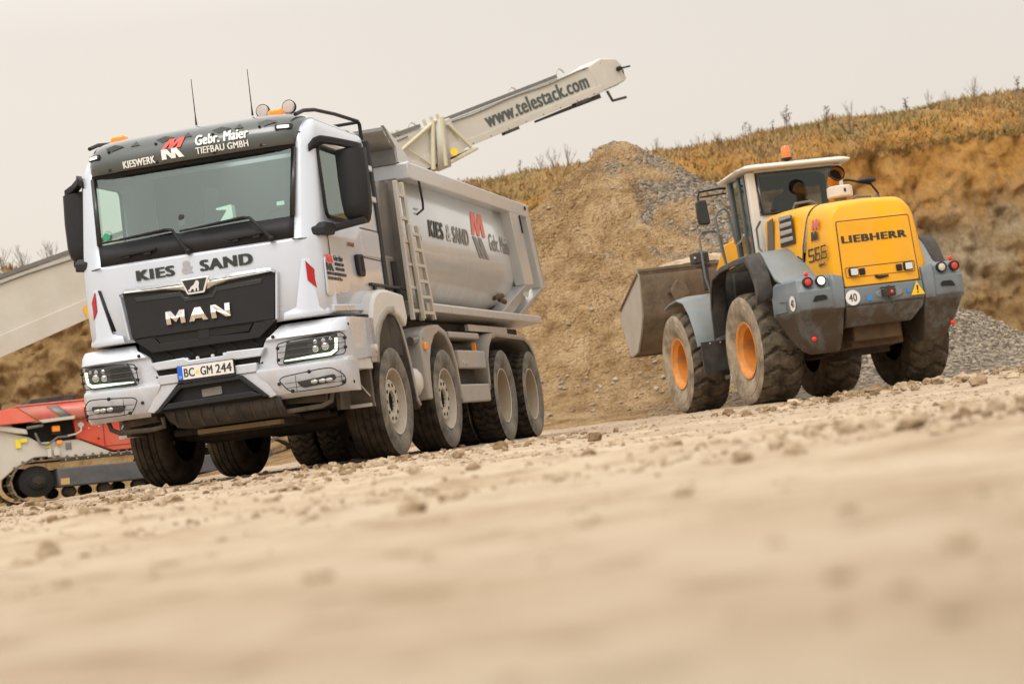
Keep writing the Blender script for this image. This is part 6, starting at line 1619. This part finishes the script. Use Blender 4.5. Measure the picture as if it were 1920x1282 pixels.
# ---- the driver, seen through the dark rear window
def person(parent_loc, parent_rot):
    root = empty('person', parent_loc, parent_rot, 'driver in dark red jacket sitting in the loader cab, seen from behind', 'person')
    V = [(1.10, 0, 2.60), (1.08, 0, 2.82), (1.07, 0, 3.02), (1.08, 0, 3.13), (1.10, 0, 3.22), (1.11, 0, 3.32),          # pelvis..head
         (1.07, .19, 3.03), (1.16, .27, 2.80), (1.36, .18, 2.82), (1.07, -.19, 3.03), (1.16, -.27, 2.80), (1.36, -.18, 2.82),
         (1.15, .10, 2.58), (1.46, .15, 2.58), (1.50, .15, 2.26), (1.15, -.10, 2.58), (1.46, -.15, 2.58), (1.50, -.15, 2.26), (1.62, .15, 2.22), (1.62, -.15, 2.22)]
    E = [(0, 1), (1, 2), (2, 3), (3, 4), (4, 5), (2, 6), (6, 7), (7, 8), (2, 9), (9, 10), (10, 11), (0, 12), (12, 13), (13, 14), (0, 15), (15, 16), (16, 17), (14, 18), (17, 19)]
    rad_ = [.15, .14, .15, .055, .085, .07, .075, .05, .032, .075, .05, .032, .09, .065, .045, .09, .065, .045, .04, .04]
    for s_ in (1, -1):           # fingers curled round the wheel, thumb to the side
        w_ = 8 if s_ > 0 else 11
        for k in range(4):
            b_ = len(V); y = s_ * (.155 + .0) ; z0 = 2.80 + .022 * k
            V += [(1.40, s_ * .185, z0), (1.44, s_ * .19, z0 + .004), (1.445, s_ * .165, z0 + .004)]; E += [(w_, b_), (b_, b_ + 1), (b_ + 1, b_ + 2)]; rad_ += [.0095, .009, .008]
        b_ = len(V); V += [(1.385, s_ * .160, 2.84), (1.41, s_ * .155, 2.87)]; E += [(w_, b_), (b_, b_ + 1)]; rad_ += [.011, .009]
    me = bpy.data.meshes.new('body'); me.from_pydata(V, E, [])
    o = bpy.data.objects.new('body', me); col.objects.link(o); o.parent = root
    sk_ = o.modifiers.new('skin', 'SKIN'); ss = o.modifiers.new('ss', 'SUBSURF'); ss.levels = ss.render_levels = 2
    for i, v in enumerate(me.skin_vertices[0].data):
        v.radius = (rad_[i], rad_[i]); v.use_root = (i == 0)
    me.materials.append(jacket); sk_.use_smooth_shade = True
    hd_ = MB(); hd_.ball((1.11, 0, 3.27), .105, 12, sc=(1.0, .80, 1.18)); hd_.ball((1.215, 0, 3.26), .02, 6, sc=(1, .8, 1.3))
    for s_ in (1, -1): hd_.ball((1.10, s_ * .086, 3.265), .028, 6, sc=(.7, .4, 1.2)); hd_.ball((1.198, s_ * .036, 3.285), .014, 5)
    hd_.ball((1.205, 0, 3.205), .022, 5, sc=(.6, 1.3, .4))
    hd_.build('head', skin, root, smooth=80)
    ha = MB(); ha.ball((1.08, 0, 3.275), .122, 10, sc=(1.0, .90, 1.16)); ha.build('hair', hairm, root, smooth=80)
person(loader.location, loader.rotation_euler.z)
# ------------------------------------------------------------------ telescopic conveyor boom behind the truck
P0, P1 = Vector((-10.2, 38.0, 3.43)), Vector((3.05, 46.0, 8.16))      # boom axis: a point left of the picture, the head
ax = (P1 - P0); BL = ax.length; ax.normalize()
sd3 = Vector((ax.y, -ax.x, 0)).normalized()      # towards the camera
upb = sd3.cross(ax).normalized()
if upb.z < 0: upb = -upb
conv = empty('conveyor', (P0.x, P0.y, 0), 0, 'long cream white conveyor boom rising behind the dump truck, www.telestack.com lettering', 'conveyor')
conv_o = Vector((P0.x, P0.y, 0))
def bpnt(t, s, u): return P0 + ax * t + sd3 * s + upb * u - conv_o
def beam(mb, t0, t1, s0, s1, u0a, u1a, u0b, u1b, mi=0):
    return mb.add([bpnt(t0, s0, u0a), bpnt(t0, s1, u0a), bpnt(t0, s1, u1a), bpnt(t0, s0, u1a), bpnt(t1, s0, u0b), bpnt(t1, s1, u0b), bpnt(t1, s1, u1b), bpnt(t1, s0, u1b)],
                  [(0, 3, 2, 1), (4, 5, 6, 7), (0, 1, 5, 4), (1, 2, 6, 5), (2, 3, 7, 6), (3, 0, 4, 7)], mi)
def tpix(t): return t
TS = 11.3      # where the outer section ends
m1 = MB()
beam(m1, -9, TS, -.6, .62, -.94, .94, -.41, .41)
m1.build('outer_section', convm, conv, bevel=.03)
m1 = MB(); beam(m1, -9, TS + .02, .62, .66, -.94, -.42, -.41, -.16); m1.build('lower_flange', convm, conv, bevel=.01)
m1 = MB()
beam(m1, TS, BL - .1, -.42, .45, -.35, .35, -.33, .33)
inner = m1.build('inner_section', convm, conv, bevel=.02)
m1 = MB(); beam(m1, TS, BL - .6, .45, .475, -.35, -.20, -.33, -.18); m1.build('lower_flange', convm, conv, bevel=.006)
m1 = MB()
m1.loft([[bpnt(BL - .75, s, u) for s, u in ((-.46, -.34), (.46, -.34), (.46, .34), (-.46, .34))], [bpnt(BL - .35, s, u) for s, u in ((-.46, -.33), (.46, -.33), (.46, .41), (-.46, .41))], [bpnt(BL + .05, s, u) for s, u in ((-.46, -.30), (.46, -.30), (.46, .27), (-.46, .27))], [bpnt(BL + .18, s, u) for s, u in ((-.42, -.26), (.42, -.26), (.42, .08), (-.42, .08))]])
m1.build('head_cover', convm, conv, bevel=.03)
m1 = MB(); m1.tube([bpnt(BL + .02, -.52, -.05), bpnt(BL + .02, .44, -.05)], .14, 16); m1.build('head_drum', under, conv)
m1 = MB(); m1.tube([bpnt(BL + .0, .46, .02), bpnt(BL + .0, .56, .02)], .055, 10); m1.tube([bpnt(BL + .0, .52, .02), bpnt(BL + .32, .52, -.02)], .022, 6); m1.build('drive_motor', blackpl, conv)
m1 = MB(); m1.tube([bpnt(BL - .55, .5, -.36), bpnt(BL - .50, .5, -.62), bpnt(BL - .1, .5, -.66)], .035, 6)
m1.build('belt_scraper', ldark, conv)
m1 = MB()
beam(m1, TS - .1, BL - 1.7, .30, .47, .37, .45, .35, .43); m1.build('belt_edge', convg, conv)
m1 = MB(); beam(m1, -9, TS - .8, .40, .64, .95, 1.03, .44, .52); m1.build('belt_edge', convg, conv)
m1 = MB(); beam(m1, BL - 2.6, BL - .7, .25, .40, -.42, -.37, -.46, -.35); m1.build('return_belt', ldark, conv)
for t in (-4.4, -2.0, 0.5, 2.9, TS - .9, TS + 1.9, TS + 3.3):
    m1 = MB(); k = (.94 - .0261 * (t + 9) + .05) if t < TS else .40
    m1.tube([bpnt(t - .12, .45, k), bpnt(t - .08, .45, k + .09), bpnt(t, .45, k + .14), bpnt(t + .08, .45, k + .09), bpnt(t + .12, .45, k)], .022, 5); m1.build('lifting_eye', convm, conv)
for t in (TS + 1.3, TS + 3.4):
    m1 = MB(); beam(m1, t, t + .40, .30, .47, -.41, -.34, -.41, -.34); m1.build('idler_bracket', ldark, conv)
m1 = MB(); m1.tube([bpnt(t, .47, .30 + .02 * math.sin(t * 3)) for t in np.linspace(TS, BL - .8, 14)], .014, 5); m1.build('cable', convg, conv)
m1 = MB(); m1.tube([bpnt(t, .64, (.94 - .0261 * (t + 9)) - .10 + .02 * math.sin(t * 2)) for t in np.linspace(-6, TS - 1.2, 24)], .016, 5); m1.build('cable', convg, conv)
for t in np.linspace(TS + .4, BL - .4, 9):
    m1 = MB(); m1.ball(bpnt(t, .45, .30), .018, 4); m1.ball(bpnt(t, .475, -.31), .018, 4); m1.build('flange_bolt', convg, conv, each=True)
# portal at the end of the outer section
m1 = MB()
m1.tube([bpnt(TS - 1.55, .70, .12), bpnt(TS - .42, .70, .46)], .045, 8)
m1.tube([bpnt(TS - .50, .70, .48), bpnt(TS - .95, .70, -.52)], .055, 8); m1.tube([bpnt(TS - .26, .70, .48), bpnt(TS - .62, .70, -.55)], .055, 8)
m1.tube([bpnt(TS - .16, .68, .30), bpnt(TS + .18, .68, -.38)], .04, 8)
m1.tube([bpnt(TS - 1.35, .70, .10), bpnt(TS - .95, .70, -.40)], .018, 6)
m1.build('portal_strut', convy, conv, smooth=60, each=True)
m1 = MB(); m1.add([bpnt(TS - .44, .72, .46), bpnt(TS - .22, .72, .46), bpnt(TS - .50, .72, -.60), bpnt(TS - .85, .72, -.60)], [(0, 1, 2, 3)]); m1.build('portal_gusset', convm, conv, solid=.05)
m1 = MB(); beam(m1, TS - .75, TS + .34, -.5, .70, -.58, -.49, -.48, -.40); m1.build('portal_sill', convy, conv, bevel=.02)
m1 = MB()
for t in (TS - .62, TS - .42, TS - .25, TS - 1.7, TS - 1.5, TS - 1.35): m1.tube([bpnt(t, .55, .42), bpnt(t, .55, .58)], .04, 6)
m1.build('portal_clamp', convy, conv, each=True)
m1 = MB(); m1.lathe([(0, .01), (.085, .01), (.085, 0)], 1, (0, 0, 0), 16); q = bpnt(TS - .33, .78, -.33); m1.v = [(x + q.x, -y + q.y, z + q.z) for x, y, z in m1.v]; m1.build('yellow_sticker', yellowst, conv)
poly2d([(0, 0), (.19, .06), (.19, .30), (0, .24)], bpnt(1.75, .67, -.66), ax, upb, mat('sticker_orange_yellow', (.85, .42, .01), .5), conv, 'yellow_sticker', .01)
text('www.telestack.com', bpnt(12.22, .452, -.13), ax, upb, 3.04, .35, mat('conveyor_lettering', (.075, .088, .088), .5), conv, .06)
# legs down to wheels, hidden behind the truck
m1 = MB()
for t in (3.2, 4.2):
    a = bpnt(3.7, 0, -.6)
    for s in (-.9, .9):
        b = Vector((a.x, a.y, 0)) + sd3 * s + ax * (t - 3.7); b.z = .45
        m1.tube([a, b], .09, 8)
m1.build('support_leg', convm, conv, each=True)
for s in (-1.0, 1.0):
    a = bpnt(3.7, 0, 0); c = Vector((a.x, a.y, .22)) + sd3 * s
    m1 = MB(); m1.lathe([(0, -.15), (.4, -.15), (.5, -.10), (.5, .10), (.4, .15), (0, .15)], 1, tuple(c), 28); m1.build('support_wheel', rubber, conv)

# ------------------------------------------------------------------ tracked machine on the left
TMX, TMY = -9.02, 38.19
trk = empty('tracked_machine', (TMX, TMY, -.24), 0, 'red and cream tracked screening machine standing left of the truck under the conveyor', 'tracked machine')
trk.rotation_euler = (0, R(1.6), R(25)); trk.scale = (1.12, 1, 1)
# local x to the right in the picture, y away, z up
def track(y0):
    tr = sub('crawler_track', trk); tr.location = (0, y0, 0)
    L0, L1, rr_ = -.70, 3.6, .37
    path = []
    for k in range(13): a = math.pi / 2 + math.pi * k / 12; path.append((L0 + rr_ * math.cos(a), rr_ + .11 + rr_ * math.sin(a)))
    for k in range(13): a = -math.pi / 2 + math.pi * k / 12; path.append((L1 + rr_ * math.cos(a), rr_ + .11 + rr_ * math.sin(a)))
    P_ = [Vector((*p, 0)) for p in path] + [Vector((*path[0], 0))]
    seg = [(P_[i + 1] - P_[i]).length for i in range(len(P_) - 1)]; tot = sum(seg); n = 74
    mb = MB()
    for k in range(n):
        d = tot * k / n; i = 0
        while d > seg[i]: d -= seg[i]; i += 1
        p = P_[i].lerp(P_[i + 1], d / seg[i]); tg_ = (P_[i + 1] - P_[i]).normalized(); nn = Vector((tg_.y, -tg_.x, 0))
        if nn.dot(p - Vector(((L0 + L1) / 2, rr_ + .11, 0))) < 0: nn = -nn
        h = tot / n * .5
        a, b = p - tg_ * h, p + tg_ * h
        ring = [a, b, b + nn * .028, p + tg_ * h * .3 + nn * .03, p + tg_ * .2 * h + nn * .075, p - tg_ * .2 * h + nn * .075, p - tg_ * h * .3 + nn * .03, a + nn * .028]
        mb.loft([[(v.x, 0, v.y) for v in ring], [(v.x, .45, v.y) for v in ring]])
    mb.build('track_chain', trackm, tr, smooth=None)
    fr_ = MB(); fr_.prism([(-.30, .33), (3.5, .33), (3.5, .67), (-.31, .69)], 1, -.06, .40); fr_.build('track_frame', trackf, tr, bevel=.025)
    sp = MB(); sp.lathe([(0, -.02), (.14, -.02), (.16, .02), (.22, .03), (.30, .05), (.30, .2)], 1, (L0 + .05, .04, rr_ + .11), 28); sp.build('sprocket', holem, tr)
    sp = MB(); sp.lathe([(0, -.07), (.06, -.07), (.08, -.04), (.11, -.04), (.12, -.0), (.15, .0), (.15, .05)], 1, (L0 + .07, .04, rr_ + .11), 20); sp.build('hub', under, tr, smooth=40)
    for k in range(7):
        ro = MB(); ro.lathe([(0, -.0), (.08, .0), (.11, .03), (.11, .3)], 1, (-.1 + .6 * k, .04, .23), 16); ro.build('track_roller', under, tr)
    pg_ = MB(); pg_.prism([(-.27, .37), (-.12, .37), (-.12, .49), (-.27, .49)], 1, -.068, -.06); pg_.build('frame_label', mat('ochre_label', (.52, .32, .13), .6) if y0 < 0 else MATS['ochre_label'], tr)
track(-.95); track(.75)
m1 = MB(); m1.prism([(-3.4, .62), (-3.4, 1.62), (-1.24, 1.52), (-.72, 1.33), (-.55, 1.21), (.11, 1.21), (.69, .90), (3.6, .92), (3.6, .80), (-.36, .88), (-.42, .93), (-.66, .93), (-1.0, .75), (-1.25, .55), (-3.4, .52)], 1, -.90, .9)
m1.build('chassis_plate', convm, trk, bevel=.02)
m1 = MB(); m1.prism([(-3.4, 1.66), (-1.24, 1.61), (-.76, 1.48), (-.74, 1.38), (-.95, 1.42), (-1.3, 1.52), (-3.4, 1.55)], 1, -.98, .98); m1.build('side_beam', convm, trk, bevel=.02)
m1 = MB(); m1.prism([(.69, .93), (3.6, .95), (3.6, 1.66), (.05, 1.60), (.08, 1.22), (.13, 1.215)], 1, -.93, .93); m1.build('engine_house', redm, trk, bevel=.02)
m1 = MB(); m1.loft([[(-2.6, -1.02, 1.56), (-.58, -1.04, 1.61), (-.88, -.95, 1.90), (-2.6, -.95, 1.78)], [(-2.6, 1.02, 1.56), (-.58, 1.04, 1.61), (-.88, .95, 1.90), (-2.6, .95, 1.78)]]); m1.build('hopper_end', redm, trk, bevel=.015)
m1 = MB(); m1.loft([[(-.88, -.95, 1.91), (-.56, -1.06, 1.63)], [(.55, -.95, 1.94), (.57, -1.07, 1.64)], [(3.4, -.95, 2.0), (3.4, -1.07, 1.70)]], closed=False, caps=False)
m1.build('sloping_cover', redtop, trk, solid=.03)
m1 = MB(); m1.loft([[(-.88, -.96, 1.915), (-.88, .97, 1.915)], [(3.4, -.96, 2.01), (3.4, .97, 2.01)]], closed=False, caps=False); m1.build('top_cover', redtop, trk, solid=.03)
m1 = MB(); m1.prism([(-.56, 1.63), (.05, 1.66), (.05, 1.60), (-.50, 1.57)], 1, -1.09, -1.06); m1.build('cover_edge', convm, trk, bevel=.006)
m1 = MB(); m1.add([(-.40, -.985, 1.88), (-.20, -.985, 1.89), (.02, -1.085, 1.65), (-.17, -1.085, 1.645)], [(0, 1, 2, 3)]); m1.build('grey_panel', steel, trk, solid=.012)
m1 = MB(); m1.add([(.22, -1.02, 1.84), (.38, -1.02, 1.845), (.42, -1.055, 1.76), (.26, -1.055, 1.755)], [(0, 1, 2, 3)]); m1.build('yellow_sticker', mat('faded_yellow', (.75, .42, .06), .5), trk, solid=.008)
m1 = MB(); m1.prism([(-.68, 1.93), (-.55, 2.06), (.28, 2.10), (.14, 1.97), (.05, 1.95), (-.42, 1.97), (-.48, 1.93)], 1, -.5, .5); m1.build('belt_guard', ldark, trk, bevel=.01)
m1 = MB(); m1.box((-.42, -.46, 1.92), (.10, .46, 1.97)); m1.build('belt_bed', steel, trk)
m1 = MB(); m1.box((-.72, -.80, 1.20), (.06, .8, 1.60)); m1.build('engine_bay', holem, trk)
m1 = MB(); m1.tube([(-.76, -1.0, 1.50), (-.48, -.98, 1.53)], .028, 8); m1.build('pipe_stub', convg, trk)
m1 = MB(); m1.tube([(-.62, -.95, 1.40), (-.55, -.95, 1.18), (-.42, -.95, 1.15)], .022, 6); m1.tube([(-.42, -.95, 1.15), (-.25, -.95, 1.28), (-.05, -.95, 1.28)], .022, 6); m1.build('pipework', convg, trk)
m1 = MB(); m1.box((-.33, -1.0, 1.39), (-.20, -.86, 1.50)); m1.build('orange_box', amber, trk, bevel=.015)
m1 = MB(); m1.box((-.34, -.98, 1.33), (-.18, -.86, 1.385)); m1.build('black_box', blackpl, trk, bevel=.01)
m1 = MB(); m1.box((-.27, -.98, 1.14), (-.18, -.92, 1.22)); m1.build('emergency_stop', amber, trk, bevel=.015)
m1 = MB(); m1.box((-.12, -.915, 1.03), (-.02, -.905, 1.16)); m1.build('grey_label', steel, trk)
for a in ((-.96, 1.14, .09, .16), (-.90, 1.24, .14, .07), (-.45, 1.10, .08, .06)):
    m1 = MB(); m1.box((a[0], -.935, a[1]), (a[0] + a[2], -.905 - .004 * (a[2] > .1), a[1] + a[3])); m1.build('yellow_sticker', mat('pale_yellow', (.80, .66, .05), .5) if 'pale_yellow' not in MATS else MATS['pale_yellow'], trk)
m1 = MB(); m1.lathe([(0, -.03), (.05, -.03), (.065, .0), (.065, .1)], 1, (.16, -.96, 1.48), 18); m1.tube([(.16, -.98, 1.44), (.15, -1.0, 1.36), (.06, -.98, 1.31), (-.08, -.98, 1.29)], .018, 6); m1.build('air_filter', alu, trk)
m1 = MB(); m1.prism([(.28, 1.53), (.58, 1.56), (.58, 1.59), (.28, 1.57)], 1, -.96, -.92); m1.build('vent_slot', holem, trk)
m1 = MB(); m1.tube([(.55, -.935, .98), (.55, -.935, 1.60)], .006, 5); m1.tube([(.55, -.935, 1.03), (3.5, -.935, 1.08)], .006, 5); m1.build('panel_gap', darkline, trk)
for p in ((.30, 1.40), (.48, 1.42), (.45, 1.19)):
    m1 = MB(); m1.ball((p[0], -.935, p[1]), .018, 6); m1.build('bolt', convm if p[1] > 1.3 else holem, trk)
m1 = MB(); m1.prism([(-.25, .80), (3.5, .86), (3.5, .93), (-.25, .86)], 1, -.99, -.90); m1.build('track_guard', blackdirty, trk)
for k in range(18): MB().ball((-.15 + .19 * k, -.99, .84 + .0035 * k * .9), .014, 4).build('guard_bolt', alu, trk)
m1 = MB(); m1.box((-.44, -.98, .92), (-.38, -.90, 1.08)); m1.build('bracket', convm, trk)
m1 = MB(); m1.prism([(-.33, .94), (-.24, .94), (-.24, 1.04), (-.29, 1.10), (-.33, 1.06)], 1, -.97, -.90); m1.build('bracket', convm, trk)
